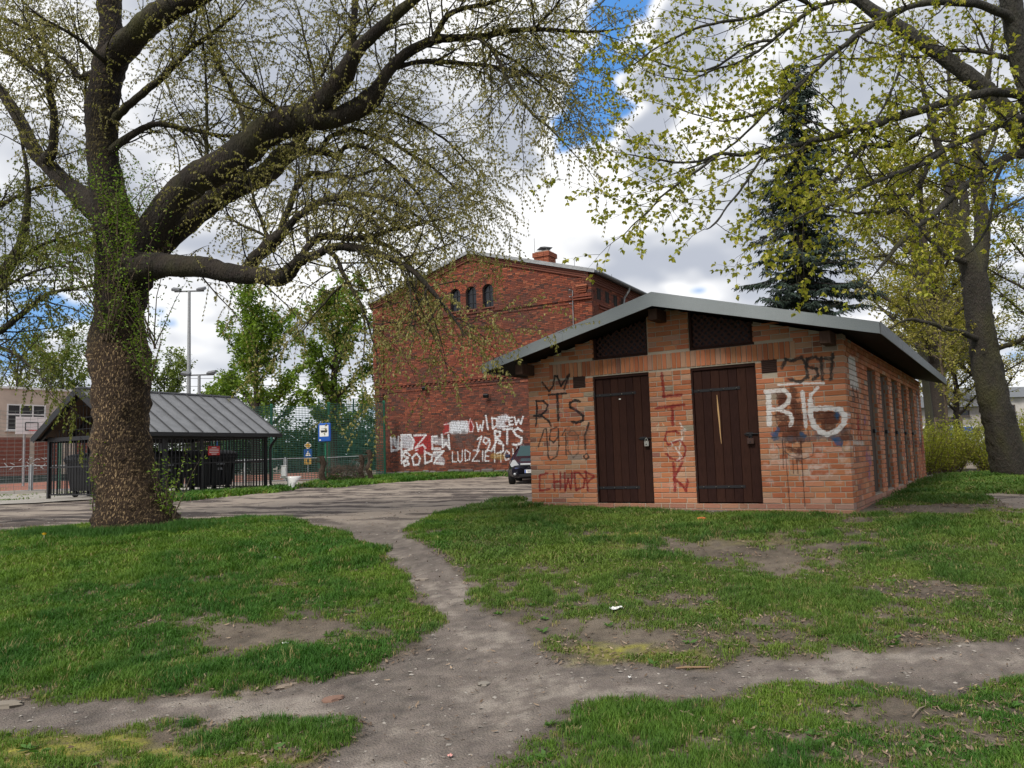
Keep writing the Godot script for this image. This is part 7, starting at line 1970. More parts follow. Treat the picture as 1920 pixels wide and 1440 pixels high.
func make_court() -> void:
	sheet("pavement", [Vector2(-30, -13.0), Vector2(-12.6, -22.4), Vector2(-13.5, -33.5), Vector2(-34, -24.0)], 0.035, M.paving, 0.6)
	sheet("pavement", [Vector2(-12.6, -22.4), Vector2(-7.7, -30.2), Vector2(-7.5, -35.2), Vector2(-13.5, -33.5)], 0.035, M.paving, 0.4)
	kerb(Vector2(-7.5, -35.1), Vector2(-13.5, -33.4))
	kerb(Vector2(-13.5, -33.4), Vector2(-34, -23.9))
	sheet("sports_court", [Vector2(-34, -26), Vector2(-8.2, -38.4), Vector2(-14.0, -60), Vector2(-44, -46)], 0.05, M.court, 1.5)
	# low grey fence along the pavement
	var a := V(-33, 0.8, -24.6)
	var b := V(-13.2, 0.9, -34.2)
	var c := V(-6.9, 0.95, -36.6)
	low_fence(b, c, 4, "low grey mesh fence panel line beyond the discarded toilet")
	low_fence(a, b, 14, "long low grey mesh fence seen behind the bin shelter")
	# tall net fences of the court
	net_fence(V(-13.6, 0.9, -36.2), V(-6.2, 0.95, -38.6), 3, 3.55, 0.085, 0.030, "tall green ball-stop net beside the brick hall", M.net_green)
	net_fence(V(-36, 0.85, -27.5), V(-13.6, 0.9, -36.2), 8, 3.45, 0.17, 0.016, "tall wide-meshed court fence in front of the school", M.net_wire)
	net_fence(V(-15, 0.9, -62.0), V(-5.0, 0.95, -66.0), 4, 5.6, 0.11, 0.040, "far green ball-stop net under the chestnut trees", M.net_green)
	# green wind cloth low on the court's far side is part of a hedge of ivy
	make_hedge_bank()
	bus_stop(V(-7.75, 0.0, -33.0))
	road_sign(V(-15.35, 0.0, -60.0))
	basket_hoop(V(-25.2, 0.88, -42.0), 0.9, "basketball hoop with white board on the court at left")
	goal_frame()
	school()
	white_house()
	for q in [[V(-28.3, 0.9, -70.0), 16.2, "tall grey floodlight mast with two lamps above the bin shelter"], [V(-27.0, 0.9, -69.0), 8.6, "shorter grey floodlight mast with crossbar beside the tall one"]]:
		var m := thing("light_mast", q[2], "mast", q[0], 0.0, "floodlight masts beyond the court")
		var p := MB.new()
		p.tube(PackedVector3Array([V(0, 0, 0), V(0, q[1], 0)]), PackedFloat32Array([0.22, 0.12]), 10)
		part("pole", p, M.zinc_light, m)
		part("crossbar", bx(V(0, q[1], 0), V(2.6, 0.12, 0.12)), M.zinc, m)
		for s: float in [-1.0, 1.0]:
			part("floodlight", bx(V(s * 1.1, q[1] + 0.16, 0.1), V(0.75, 0.26, 0.5), 0.04, 0, 0.4, s * 0.15), M.zinc, m)
	# overhead wires beyond the court
	for k in 4:
		var w := MB.new()
		var ps := PackedVector3Array(); var rs := PackedFloat32Array()
		for i in 13:
			var t := i / 12.0
			ps.append(V(lerpf(-62, 0, t), 12.6 - 0.85 * k - 4.0 * t * (1.0 - t) * 1.2 - 1.6 * t, -82 + 0.4 * k)); rs.append(0.022)
		w.tube(ps, rs, 4)
		solo("overhead_wire", w, M.iron, ["topmost overhead wire", "second overhead wire from the top", "third overhead wire from the top", "lowest overhead wire"][k] + " in the sky beyond the bin shelter", "wire", "overhead wires")

func low_fence(a: Vector3, b: Vector3, n: int, label: String) -> void:
	var f := thing("mesh_fence", label, "fence", Vector3.ZERO, 0.0, "low grey fences")
	for k in n + 1:
		var p := a.lerp(b, float(k) / n)
		p.y = gh(p.x, p.z)
		part("post", bx(p + V(0, 0.56, 0), V(0.06, 1.16, 0.06)), M.zinc_light, f)
		if k == n: continue
		var q := a.lerp(b, float(k + 1) / n)
		q.y = gh(q.x, q.z)
		var d := (q - p)
		var fr := MB.new()
		var p1 := p + d * 0.04; var q1 := p + d * 0.96
		for y: float in [0.14, 1.08]: bar(fr, p1 + V(0, y, 0), q1 + V(0, y, 0), 0.02, 5)
		for e: Vector3 in [p1, q1]: bar(fr, e + V(0, 0.14, 0), e + V(0, 1.08, 0), 0.02, 5)
		part("panel_frame", fr, M.zinc_light, f)
		var w := MB.new()
		var m := int(d.length() / 0.09)
		for i in range(1, m):
			bar(w, p1.lerp(q1, float(i) / m) + V(0, 0.14, 0), p1.lerp(q1, float(i) / m) + V(0, 1.08, 0), 0.0035, 3)
		for i in range(1, 11):
			bar(w, p1 + V(0, 0.14 + 0.094 * i, 0), q1 + V(0, 0.14 + 0.094 * i, 0), 0.0035, 3)
		part("wire_mesh", w, M.zinc, f, true)

func net_fence(a: Vector3, b: Vector3, n: int, h: float, gap: float, th: float, label: String, m: Material) -> void:
	var f := thing("net_fence", label, "fence", Vector3.ZERO, 0.0, "tall court fences")
	for k in n + 1:
		var p := a.lerp(b, float(k) / n)
		p.y = gh(p.x, p.z)
		part("post", bx(p + V(0, h * 0.5 + 0.05, 0), V(0.10, h + 0.1, 0.10)), M.post_green, f)
	var net := MB.new()
	var rows := int(h / gap)
	var off := (b - a).normalized().cross(Vector3.UP) * 0.07
	for i in rows + 1:
		var y := 0.10 + gap * i
		var segs := n * 3
		for k in segs:
			var p := a.lerp(b, float(k) / segs); var q := a.lerp(b, float(k + 1) / segs)
			p.y = gh(p.x, p.z) + y - (0.0 if k % 3 == 0 else 0.10) * (float(i) / rows); q.y = gh(q.x, q.z) + y - (0.0 if (k + 1) % 3 == 0 else 0.10) * (float(i) / rows)
			bar(net, p + off, q + off, th * 0.5, 3)
	var cols := int(a.distance_to(b) / (gap * 1.6))
	for i in cols + 1:
		var p := a.lerp(b, float(i) / cols)
		p.y = gh(p.x, p.z)
		bar(net, p + off * 1.1 + V(0, 0.1, 0), p + off * 1.1 + V(0, h - 0.03, 0), th * 0.35, 3)
	part("net", net, m, f, true)

func make_hedge_bank() -> void:
	# two cut trunks with a bare hedge between them
	rng.seed = 44
	var spots := [[V(-7.52, 0.0, -31.6), 1.12, 0.13, "gnarled brown tree stump at the left end of the bare hedge"], [V(-6.62, 0.0, -34.9), 1.15, 0.12, "gnarled brown tree stump, left of the pair nearest the hall"], [V(-6.25, 0.0, -34.8), 1.35, 0.13, "gnarled brown tree stump standing closest to the hall"]]
	for s in spots:
		var p: Vector3 = s[0]
		p.y = gh(p.x, p.z)
		var st := thing("tree_stump", s[3], "tree stump", p, 0.0, "cut stumps in the hedge")
		var mb := MB.new()
		mb.col = Color(0.085, 0.055, 0.04)
		var ps := PackedVector3Array(); var rs := PackedFloat32Array()
		for k in 9:
			var t := k / 8.0
			ps.append(V(0.04 * sin(k * 1.3), -0.1 + (s[1] + 0.1) * t, 0.03 * cos(k * 1.7)))
			rs.append(s[2] * (1.35 if k == 0 else 1.0 + 0.15 * sin(k * 2.2)) * (1.0 - 0.15 * t))
		mb.tube(ps, rs, 10, true, noise_b, 0.35)
		part("trunk", mb, M.bark, st)
		var tw := MB.new(); tw.col = Color(0.10, 0.07, 0.05)
		for k in 22:
			var a := rng.randf() * TAU
			var y: float = s[1] * rng.randf_range(0.7, 1.0)
			var d := V(cos(a), rng.randf_range(-0.3, 0.9), sin(a)).normalized()
			twig(tw, V(d.x * 0.1, y, d.z * 0.1), d, rng.randf_range(0.2, 0.5), 0.012, 0.4)
		part("twigs", tw, M.bark, st, true)
	var hd := thing("bare_hedge", "bare brown twiggy hedge between two cut stumps", "hedge", Vector3.ZERO)
	var tw := MB.new()
	for k in 900:
		var t := rng.randf()
		var p := V(-7.5, 0, -31.7).lerp(V(-6.5, 0, -34.9), t) + V(rng.randf_range(-0.28, 0.28), 0, rng.randf_range(-0.28, 0.28))
		p.y = gh(p.x, p.z) + rng.randf_range(0.0, 0.65)
		tw.col = Color(0.11, 0.075, 0.055) * rng.randf_range(0.6, 1.5)
		twig(tw, p, V(rng.randf_range(-1, 1), rng.randf_range(0.1, 1.1), rng.randf_range(-1, 1)).normalized(), rng.randf_range(0.2, 0.5), 0.007, 0.5)
	part("branches", tw, M.bark, hd, true)
	var lf := MB.new()
	for k in 500:
		var p := V(-7.4, 0, -31.9).lerp(V(-6.5, 0, -34.9), rng.randf() * rng.randf()) + V(rng.randf_range(-0.25, 0.25), 0, rng.randf_range(-0.25, 0.25))
		p.y = gh(p.x, p.z) + 0.4 * rng.randf() * rng.randf() + 0.05
		lf.col = Color(0.06, 0.14, 0.02) * rng.randf_range(0.7, 1.3)
		leaf(lf, p, V(rng.randf_range(-1, 1), rng.randf(), rng.randf_range(-1, 1)).normalized(), 0.11, 0.05)
	part("foliage", lf, M.leaf, hd, true)

func bus_stop(p: Vector3) -> void:
	p.y = gh(p.x, p.z)
	var b := thing("bus_stop_sign", "blue and white bus stop sign on a green pole", "sign", p, -0.25)
	var pl := MB.new()
	bar(pl, V(0, 0, -0.06), V(0, 2.5, -0.06), 0.035, 8)
	part("pole", pl, M.post_green, b)
	part("plate", bx(V(0, 2.10, 0), V(0.56, 0.76, 0.10), 0.03), M.sign_blue, b)
	part("panel", bx(V(0, 2.16, 0.053), V(0.40, 0.46, 0.008), 0.002), M.white_paint, b)
	# bus emblem
	var em := MB.new()
	em.box(T(V(0.0, 2.16, 0.059)), V(0.30, 0.05, 0.004))
	em.box(T(V(0.0, 2.135, 0.0592)), V(0.26, 0.05, 0.004))
	em.box(T(V(0.01, 2.25, 0.059)), V(0.26, 0.012, 0.004))
	for x: float in [-0.09, 0.09]:
		em.tube(PackedVector3Array([V(x, 2.115, 0.056), V(x, 2.115, 0.062)]), PackedFloat32Array([0.03, 0.03]), 10)
	part("bus_emblem", em, M.black_steel, b)
	part("badge", bx(V(-0.18, 1.79, 0.053), V(0.07, 0.05, 0.006)), M.white_paint, b)

func road_sign(p: Vector3) -> void:
	p.y = gh(p.x, p.z)
	var b := thing("road_sign", "stacked yellow diamond and blue crossing road signs on a grey post", "sign", p, 0.2)
	var pl := MB.new()
	bar(pl, V(0, 0, -0.04), V(0, 2.2, -0.04), 0.035, 8)
	part("pole", pl, M.zinc_light, b)
	part("diamond_rim", bx(V(0, 2.05, 0), V(0.42, 0.42, 0.02), 0.005, 0, 0, PI * 0.25), M.white_paint, b)
	part("diamond", bx(V(0, 2.05, 0.014), V(0.30, 0.30, 0.012), 0, 0, 0, PI * 0.25), M.sign_yellow, b)
	part("blue_plate", bx(V(0, 1.48, 0), V(0.60, 0.60, 0.02), 0.005), M.sign_blue, b)
	var tr := MB.new()
	prism(tr, PackedVector2Array([Vector2(-0.2, 1.28), Vector2(0.2, 1.28), Vector2(0, 1.66)]), 0.012, 0.018)
	part("white_triangle", tr, M.white_paint, b)
	part("yellow_plate", bx(V(0, 0.90, 0), V(0.54, 0.48, 0.02), 0.005), M.sign_yellow, b)
	part("figures", bx(V(0, 0.92, 0.014), V(0.14, 0.24, 0.01)), M.black_steel, b)

func basket_hoop(p: Vector3, turn: float, label: String) -> void:
	var b := thing("basketball_hoop", label, "basketball hoop", p, turn)
	var pl := MB.new()
	pl.tube(PackedVector3Array([V(0, 0, -0.9), V(0, 2.7, -0.9), V(0, 2.95, -0.75), V(0, 3.05, -0.1)]), PackedFloat32Array([0.06, 0.06, 0.055, 0.05]), 8)
	part("post", pl, M.zinc_light, b)
	part("backboard", bx(V(0, 3.15, 0), V(1.5, 0.9, 0.03)), M.white_paint, b)
	var fr := MB.new()
	for q in [[V(-0.3, 2.9, 0.02), V(0.3, 2.9, 0.02)], [V(-0.3, 3.3, 0.02), V(0.3, 3.3, 0.02)], [V(-0.3, 2.9, 0.02), V(-0.3, 3.3, 0.02)], [V(0.3, 2.9, 0.02), V(0.3, 3.3, 0.02)]]:
		bar(fr, q[0], q[1], 0.025, 4)
	part("target_frame", fr, M.black_steel, b)
	var ho := MB.new()
	var ps := PackedVector3Array(); var rs := PackedFloat32Array()
	for k in 17:
		ps.append(V(0.22 * cos(TAU * k / 16.0), 2.88, 0.30 + 0.22 * sin(TAU * k / 16.0))); rs.append(0.012)
	ho.tube(ps, rs, 5)
	part("rim", ho, M.sign_red, b)

func goal_frame() -> void:
	var g := thing("goal_frame", "blue and white goal frame on the court behind the shelter bars", "goal", V(-17.6, 0.92, -44.0), 0.9)
	for x: float in [-1.5, 1.5]:
		var p := MB.new(); bar(p, V(x, 0, 0), V(x, 2.1, 0), 0.06, 8)
		part("upright", p, M.sign_blue, g)
	var c := MB.new(); bar(c, V(-1.5, 2.1, 0), V(1.5, 2.1, 0), 0.06, 8)
	part("crossbar", c, M.white_paint, g)

func window_grid(parent: Node3D, c: Vector3, w: float, h: float, nx: int, ny: int, frame: Material, glass: Material) -> void:
	# the recessed window: pane behind a frame of bars, and a sill
	var n := Node3D.new(); n.name = "window"; parent.add_child(n, true)
	part("pane", bx(c + V(0, 0, 0.004), V(w, h, 0.012)), glass, n)
	var f := MB.new()
	for k in nx + 1:
		f.box(T(c + V(-w * 0.5 + w * k / nx, 0, 0.03)), V(0.09, h + 0.09, 0.05))
	for k in ny + 1:
		f.box(T(c + V(0, -h * 0.5 + h * (k if ny == 1 else [0.0, 0.62, 1.0][k]) / (ny if ny == 1 else 1.0), 0.028)), V(w - 0.02, 0.08, 0.05))
	part("frame", f, frame, n)
	part("sill", bx(c + V(0, -h * 0.5 - 0.09, 0.06), V(w + 0.3, 0.06, 0.2)), frame, n)

func school() -> void:
	# facade runs away to the right behind the shelter
	var s := thing("school_building", "cream school building with white windows and brown panels behind the court", "building", V(-39.6, 0.88, -48.3), 0.9922)
	var W := 19.0
	var H := 6.55
	part("wall", bx(V(W * 0.5, H * 0.5 - 0.3, -5.0), V(W, H + 0.6, 10.0)), M.cream, s)
	part("parapet", bx(V(W * 0.5, H + 0.06, -5.0), V(W + 0.2, 0.16, 10.2)), M.white_paint, s)
	for k in 5:
		window_grid(s, V(9.75 + 4.0 * (k - 2), 4.55, 0.0), 2.5, 1.75, 3, 2, M.white_paint, M.school_glass)
	for q in [[9.0, 1.55, 2.0], [11.2, 1.55, 1.7], [14.6, 1.6, 2.6], [17.2, 1.6, 1.6]]:
		part("brown_panel", bx(V(q[0], q[1], 0.02), V(q[2], 3.2, 0.06)), M.panel_red, s)
	part("plinth", bx(V(W * 0.5, 0.25, 0.03), V(W, 0.5, 0.05)), M.post_dark, s)
	# sprayed scrawl on the brown panel
	var sc := MB.new()
	var r := RandomNumberGenerator.new(); r.seed = 5
	for k in 26:
		var p := V(8.1 + r.randf() * 3.6, 0.75 + r.randf() * 1.0, 0.056)
		beam(sc, p, p + V(r.randf_range(-0.3, 0.3), r.randf_range(-0.25, 0.25), 0.0), 0.004, 0.05)
	part("scrawl", sc, M.white_paint, s, true)

func white_house() -> void:
	var s := thing("white_house", "long pale grey house with dark windows beyond the leaning tree", "building", V(33.0, 0.85, -76.0), 0.12)
	part("wall", bx(V(6.0, 2.0, -4), V(13.0, 4.4, 8)), M.pale_wall, s)
	part("wall", bx(V(19.0, 2.4, -4), V(13.6, 5.2, 8.4)), M.white_wall, s)
	for q in [[6.0, 4.3, 13.6], [19.0, 5.1, 14.2]]:
		var rf := MB.new()
		prism(rf, PackedVector2Array([Vector2(-4.6, 0), Vector2(4.6, 0), Vector2(0, 1.3)]), -q[2] * 0.5, q[2] * 0.5)
		var o := part("roof", rf, M.zinc, s)
		o.position = V(q[0], q[1] - 0.1, -4)
		o.rotation.y = PI * 0.5
	for q in [[3.0, 2.3, 1.6, 1.7], [8.4, 2.3, 1.7, 1.9], [10.4, 3.6, 1.0, 0.5], [14.6, 3.9, 1.9, 0.7], [14.8, 2.0, 1.7, 1.8], [17.6, 3.9, 1.9, 0.7], [17.8, 2.0, 1.7, 1.8], [20.8, 2.0, 1.7, 1.8]]:
		window_grid(s, V(q[0], q[1], 0.02 if q[0] < 12.5 else 0.22), q[2], q[3], 1, 1, M.frame_brown, M.dark_glass)
	# garden wall in front at left
	var gw := thing("garden_wall", "low grey concrete wall beyond the hedge, right of the shed", "wall", V(21.0, 0.85, -48.0), 0.05)
	part("wall", bx(V(0, 0.75, 0), V(9.0, 1.7, 0.25)), M.pale_wall, gw)
	part("coping", bx(V(0, 1.64, 0), V(9.1, 0.10, 0.4)), M.post_dark, gw)
	make_van()

func make_van() -> void:
	var v := thing("parked_van", "white and blue van parked by the pale house", "van", V(31.0, 0.86, -57.0), 0.1)
	var b := MB.new()
	prism(b, PackedVector2Array([Vector2(-2.4, 0.4), Vector2(2.3, 0.4), Vector2(2.4, 0.95), Vector2(1.75, 1.15), Vector2(1.2, 1.95), Vector2(-2.3, 2.0), Vector2(-2.45, 1.6)]), -0.95, 0.95)
	part("body", b, M.white_paint, v)
	part("blue_panel", bx(V(-0.3, 1.45, 0.955), V(2.4, 0.8, 0.02)), M.sign_blue, v)
	part("side_window", bx(V(1.15, 1.5, 0.955), V(0.55, 0.5, 0.02)), M.dark_glass, v)
	for x: float in [-1.5, 1.5]:
		var w := MB.new()
		w.tube(PackedVector3Array([V(x, 0.34, 0.75), V(x, 0.34, 0.98)]), PackedFloat32Array([0.34, 0.34]), 16)
		var wn := part("wheel", w, M.tyre, v)
		part("rim", bx(V(x, 0.34, 0.985), V(0.3, 0.3, 0.02), 0.06), M.zinc_light, wn)

# ------------------------------------------------------------------ trees
func leaf(mb: MB, p: Vector3, d: Vector3, l: float, w: float) -> void:      # folded leaf, two faces
	var s := d.cross(Vector3.UP)
	if s.length_squared() < 1e-3: s = Vector3.RIGHT
	s = s.normalized().rotated(d, rng.randf_range(-1.2, 1.2))
	var nn := s.cross(d)
	var m := p + d * l * 0.5 + nn * w * 0.15
	var t := p + d * l - nn * w * 0.25
	var i := mb.v.size()
	mb.v.append(p); mb.v.append(m + s * w * 0.5 - nn * w * 0.12); mb.v.append(t); mb.v.append(m - s * w * 0.5 - nn * w * 0.12)
	for k in 4:
		mb.n.append(nn); mb.c.append(mb.col)
	mb.ix.append_array([i, i + 2, i + 1, i, i + 3, i + 2])

func twig(mb: MB, p: Vector3, d: Vector3, l: float, r: float, bend: float) -> PackedVector3Array:
	var ps := PackedVector3Array([p])
	var rs := PackedFloat32Array([r])
	var q := p
	var dir := d
	for k in 3:
		dir = (dir + Vector3(rng.randf_range(-1, 1), rng.randf_range(-1, 1), rng.randf_range(-1, 1)) * 0.22 + Vector3.DOWN * bend * 0.3).normalized()
		q += dir * l / 3.0
		ps.append(q)
		rs.append(r * (1.0 - 0.27 * (k + 1)))
	mb.tube(ps, rs, 3, false)
	return ps

# style: twig colour, leaf colours, leaf length, width, leaves per node, droop, sub-branch density per metre, reach, rise
func dress(p: Vector3, d: Vector3, len: float, r: float, st: Dictionary, br: MB, lf: MB) -> void:
	# one side branch: an arched stem, twigs along it and leaves on the twigs
	var ps := PackedVector3Array([p]); var rs := PackedFloat32Array([r])
	var q := p; var dir := d
	var n := 5
	for k in n:
		dir = (dir + Vector3(rng.randf_range(-1, 1), rng.randf_range(-1, 1), rng.randf_range(-1, 1)) * 0.20 + Vector3.UP * (st.rise - st.droop * (k + 1.0) / n) * 0.35).normalized()
		q += dir * len / n
		ps.append(q); rs.append(r * (1.0 - 0.17 * (k + 1)))
	br.col = st.twig * rng.randf_range(0.8, 1.25)
	br.tube(ps, rs, 4, false)
	var tw := int(st.twigs * len) + 2
	for k in tw:
		var t := (k + rng.randf()) / tw * n
		var i := mini(int(t), n - 1)
		var o := ps[i].lerp(ps[i + 1], t - i)
		var ax := (ps[i + 1] - ps[i]).normalized()
		var side := ax.cross(Vector3(rng.randf_range(-1, 1), rng.randf_range(-1, 1), rng.randf_range(-1, 1))).normalized()
		var td := (ax * 0.7 + side * 0.9).normalized()
		var tl: float = st.tlen * rng.randf_range(0.5, 1.2)
		var tp := twig(br, o, td, tl, maxf(r * 0.35, st.tmin), st.droop * 0.7)
		var nodes := int(tl / st.node) + 1
		for j in nodes:
			var u := (j + 1.0) / nodes * 2.999
			var a := int(u)
			var lp := tp[a].lerp(tp[a + 1], u - a)
			for e in st.per:
				var ld: Vector3 = ((tp[a + 1] - tp[a]).normalized() * 0.5 + Vector3(rng.randf_range(-1, 1), rng.randf_range(-1, 1), rng.randf_range(-1, 1)) - Vector3.UP * st.hang).normalized()
				lf.col = (st.leaf_a as Color).lerp(st.leaf_b, rng.randf()) * rng.randf_range(0.75, 1.25)
				var s := rng.randf_range(0.6, 1.15)
				leaf(lf, lp, ld, st.ll * s, st.lw * s)

func traced_tree(root: Node3D, data: Array, st: Dictionary, bark_col: Color, at: Vector3, moss := 0.0) -> void:
	var wood_b := MB.new()
	var trunk := MB.new()
	var br := MB.new()
	var lf := MB.new()
	for e in data:
		var pts := []
		for k in range(1, e.size(), 4):
			pts.append(Vector4(e[k] - at.x, e[k + 1] - at.y, e[k + 2] - at.z, e[k + 3]))
		var sm := smooth(pts, 5)
		var ps := PackedVector3Array(); var rs := PackedFloat32Array()
		for q: Vector4 in sm:
			var wob := 0.0
			if q.w < 0.06: wob = 0.012
			ps.append(V(q.x, q.y, q.z) + V(noise_b.get_noise_3d(q.x * 9, q.y * 9, q.z * 9), noise_b.get_noise_3d(q.x * 9 + 50, q.y * 9, q.z * 9), 0) * wob * 2.0)
			rs.append(maxf(q.w * 0.93, 0.004))
		var is_trunk: bool = e[0] == "t"
		var mb := trunk if is_trunk else wood_b
		mb.col = bark_col
		var start := mb.c.size()
		var sides := 28 if rs[0] > 0.3 else (14 if rs[0] > 0.09 else (8 if rs[0] > 0.03 else 5))
		if is_trunk:   # denser rings so that the bark relief is real
			var dp := PackedVector3Array(); var dr := PackedFloat32Array()
			for i in ps.size() - 1:
				for k in 4:
					dp.append(ps[i].lerp(ps[i + 1], k / 4.0)); dr.append(lerpf(rs[i], rs[i + 1], k / 4.0))
			dp.append(ps[ps.size() - 1]); dr.append(rs[rs.size() - 1])
			if moss > 0.7:      # burrs and hollows make the outline knobbly
				for i in dp.size():
					var y := dp[i].y
					dr[i] *= 1.0 + 0.055 * sin(y * 3.1 + 0.6) + 0.04 * sin(y * 7.3) + 0.10 * exp(-pow((y - 2.55) / 0.22, 2.0)) + 0.07 * exp(-pow((y - 1.25) / 0.3, 2.0))
			mb.tube(dp, dr, 48 if rs[0] > 0.3 else 20, true, BARKN, 0.2)
		else:
			mb.tube(ps, rs, sides, true, BARKN, 0.2)
		for i in range(start, mb.c.size()):
			var q := mb.v[i] + at
			var f := 1.0 + 0.55 * noise_c.get_noise_3d(q.x * 10.0, q.y * 4.0, q.z * 10.0)
			var c := bark_col * f
			if moss > 0.0:
				c = c.lerp(Color(0.085, 0.085, 0.022), clampf(noise_c.get_noise_3d(q.x * 4.0 + 9.0, q.y * 2.0, q.z * 4.0) * 1.6, 0, 1) * moss)
			if moss > 0.7 and is_trunk:
				# bare flaked bark low down, dark and whole higher up
				c = (Color(0.34, 0.28, 0.21) * f).lerp(c * 2.2, smoothstep(2.6, 4.6, q.y + noise_c.get_noise_3d(q.x * 3.0, q.y * 2.0, q.z * 3.0) * 1.5))
			c.a = 1.0
			mb.c[i] = c
		# side growth
		if is_trunk: continue
		var L := 0.0
		for i in ps.size() - 1:
			var seg := ps[i].distance_to(ps[i + 1])
			var rr := rs[i]
			var dens: float = st.dens * (1.0 if rr < 0.05 else (0.45 if rr < 0.12 else 0.22))
			var want := seg * dens + L
			while want > 1.0 or (want > 0.0 and rng.randf() < want and want < 1.0):
				want -= 1.0
				var t := rng.randf()
				var o := ps[i].lerp(ps[i + 1], t)
				var ax := (ps[i + 1] - ps[i]).normalized()
				var side := ax.cross(Vector3(rng.randf_range(-1, 1), rng.randf_range(-1, 1), rng.randf_range(-1, 1))).normalized()
				var d: Vector3 = (ax * st.fwd + side + Vector3.UP * st.rise * 0.6).normalized()
				var ln: float = st.reach * rng.randf_range(0.45, 1.2)
				dress(o, d, ln, clampf(rr * 0.45, 0.004, 0.014), st, br, lf)
			L = 0.0
		# tip
		var m := ps.size()
		dress(ps[m - 1], (ps[m - 1] - ps[m - 2]).normalized(), st.reach * 0.7, clampf(rs[m - 1] * 0.8, 0.004, 0.012), st, br, lf)
	part("trunk", trunk, M.bark_flaked if moss > 0.7 else M.bark, root)
	part("limbs", wood_b, M.bark, root)
	part("branches", br, M.bark, root, true)
	part("foliage", lf, M.leaf, root, true)

var BARKN := FastNoiseLite.new()

func make_traced_trees() -> void:
	BARKN.seed = 61; BARKN.frequency = 5.0; BARKN.fractal_octaves = 3; BARKN.fractal_type = FastNoiseLite.FRACTAL_RIDGED
	rng.seed = 101
	var olive := {"twig": Color(0.05, 0.043, 0.03), "leaf_a": Color(0.25, 0.235, 0.068), "leaf_b": Color(0.40, 0.345, 0.14), "ll": 0.046, "lw": 0.017, "per": 4, "droop": 1.0, "dens": 9.5, "reach": 1.25, "rise": 0.45, "twigs": 8.0, "tlen": 0.42, "node": 0.062, "hang": 0.9, "fwd": 0.9, "tmin": 0.003}
	var at := V(-5.45, 0.70, -11.6)
	var t := thing("old_tree", "huge old tree with dark arching limbs and pale flaking trunk", "tree", at)
	traced_tree(t, TREE_MAIN, olive, Color(0.032, 0.025, 0.018), at, 0.75)
	trunk_shoots(t)
	rng.seed = 202
	var lime := {"twig": Color(0.05, 0.043, 0.035), "leaf_a": Color(0.28, 0.32, 0.035), "leaf_b": Color(0.50, 0.44, 0.07), "ll": 0.056, "lw": 0.036, "per": 6, "droop": 0.35, "dens": 6.2, "reach": 0.95, "rise": 0.25, "twigs": 6.0, "tlen": 0.30, "node": 0.12, "hang": 0.25, "fwd": 1.0, "tmin": 0.0025}
	at = V(7.6, 0.6, -9.6)
	t = thing("maple_tree", "maple with yellow-green spring leaves reaching in at top right", "tree", at)
	traced_tree(t, TREE_MAPLE, lime, Color(0.050, 0.047, 0.040), at, 0.4)
	rng.seed = 303
	var l2 := lime.duplicate()
	l2.merge({"dens": 4.2, "reach": 1.4, "tlen": 0.45, "node": 0.2, "ll": 0.075, "lw": 0.042, "per": 4, "leaf_a": Color(0.24, 0.22, 0.04), "leaf_b": Color(0.36, 0.29, 0.07)}, true)
	at = V(11.35, 0.85, -18.6)
	t = thing("leaning_tree", "leaning dark tree trunk forking above the lawn at right", "tree", at)
	traced_tree(t, TREE_LEAN, l2, Color(0.045, 0.039, 0.030), at, 0.6)
	rng.seed = 404
	var l3 := olive.duplicate()
	l3.merge({"dens": 9.0, "leaf_a": Color(0.13, 0.17, 0.03), "leaf_b": Color(0.26, 0.25, 0.07), "ll": 0.06, "lw": 0.026, "per": 3, "droop": 0.6}, true)
	at = V(-9.9, 0.74, -13.2)
	t = thing("edge_tree", "leafy tree leaning in from the left picture edge", "tree", at)
	traced_tree(t, TREE_EDGE, l3, Color(0.042, 0.036, 0.026), at, 0.5)

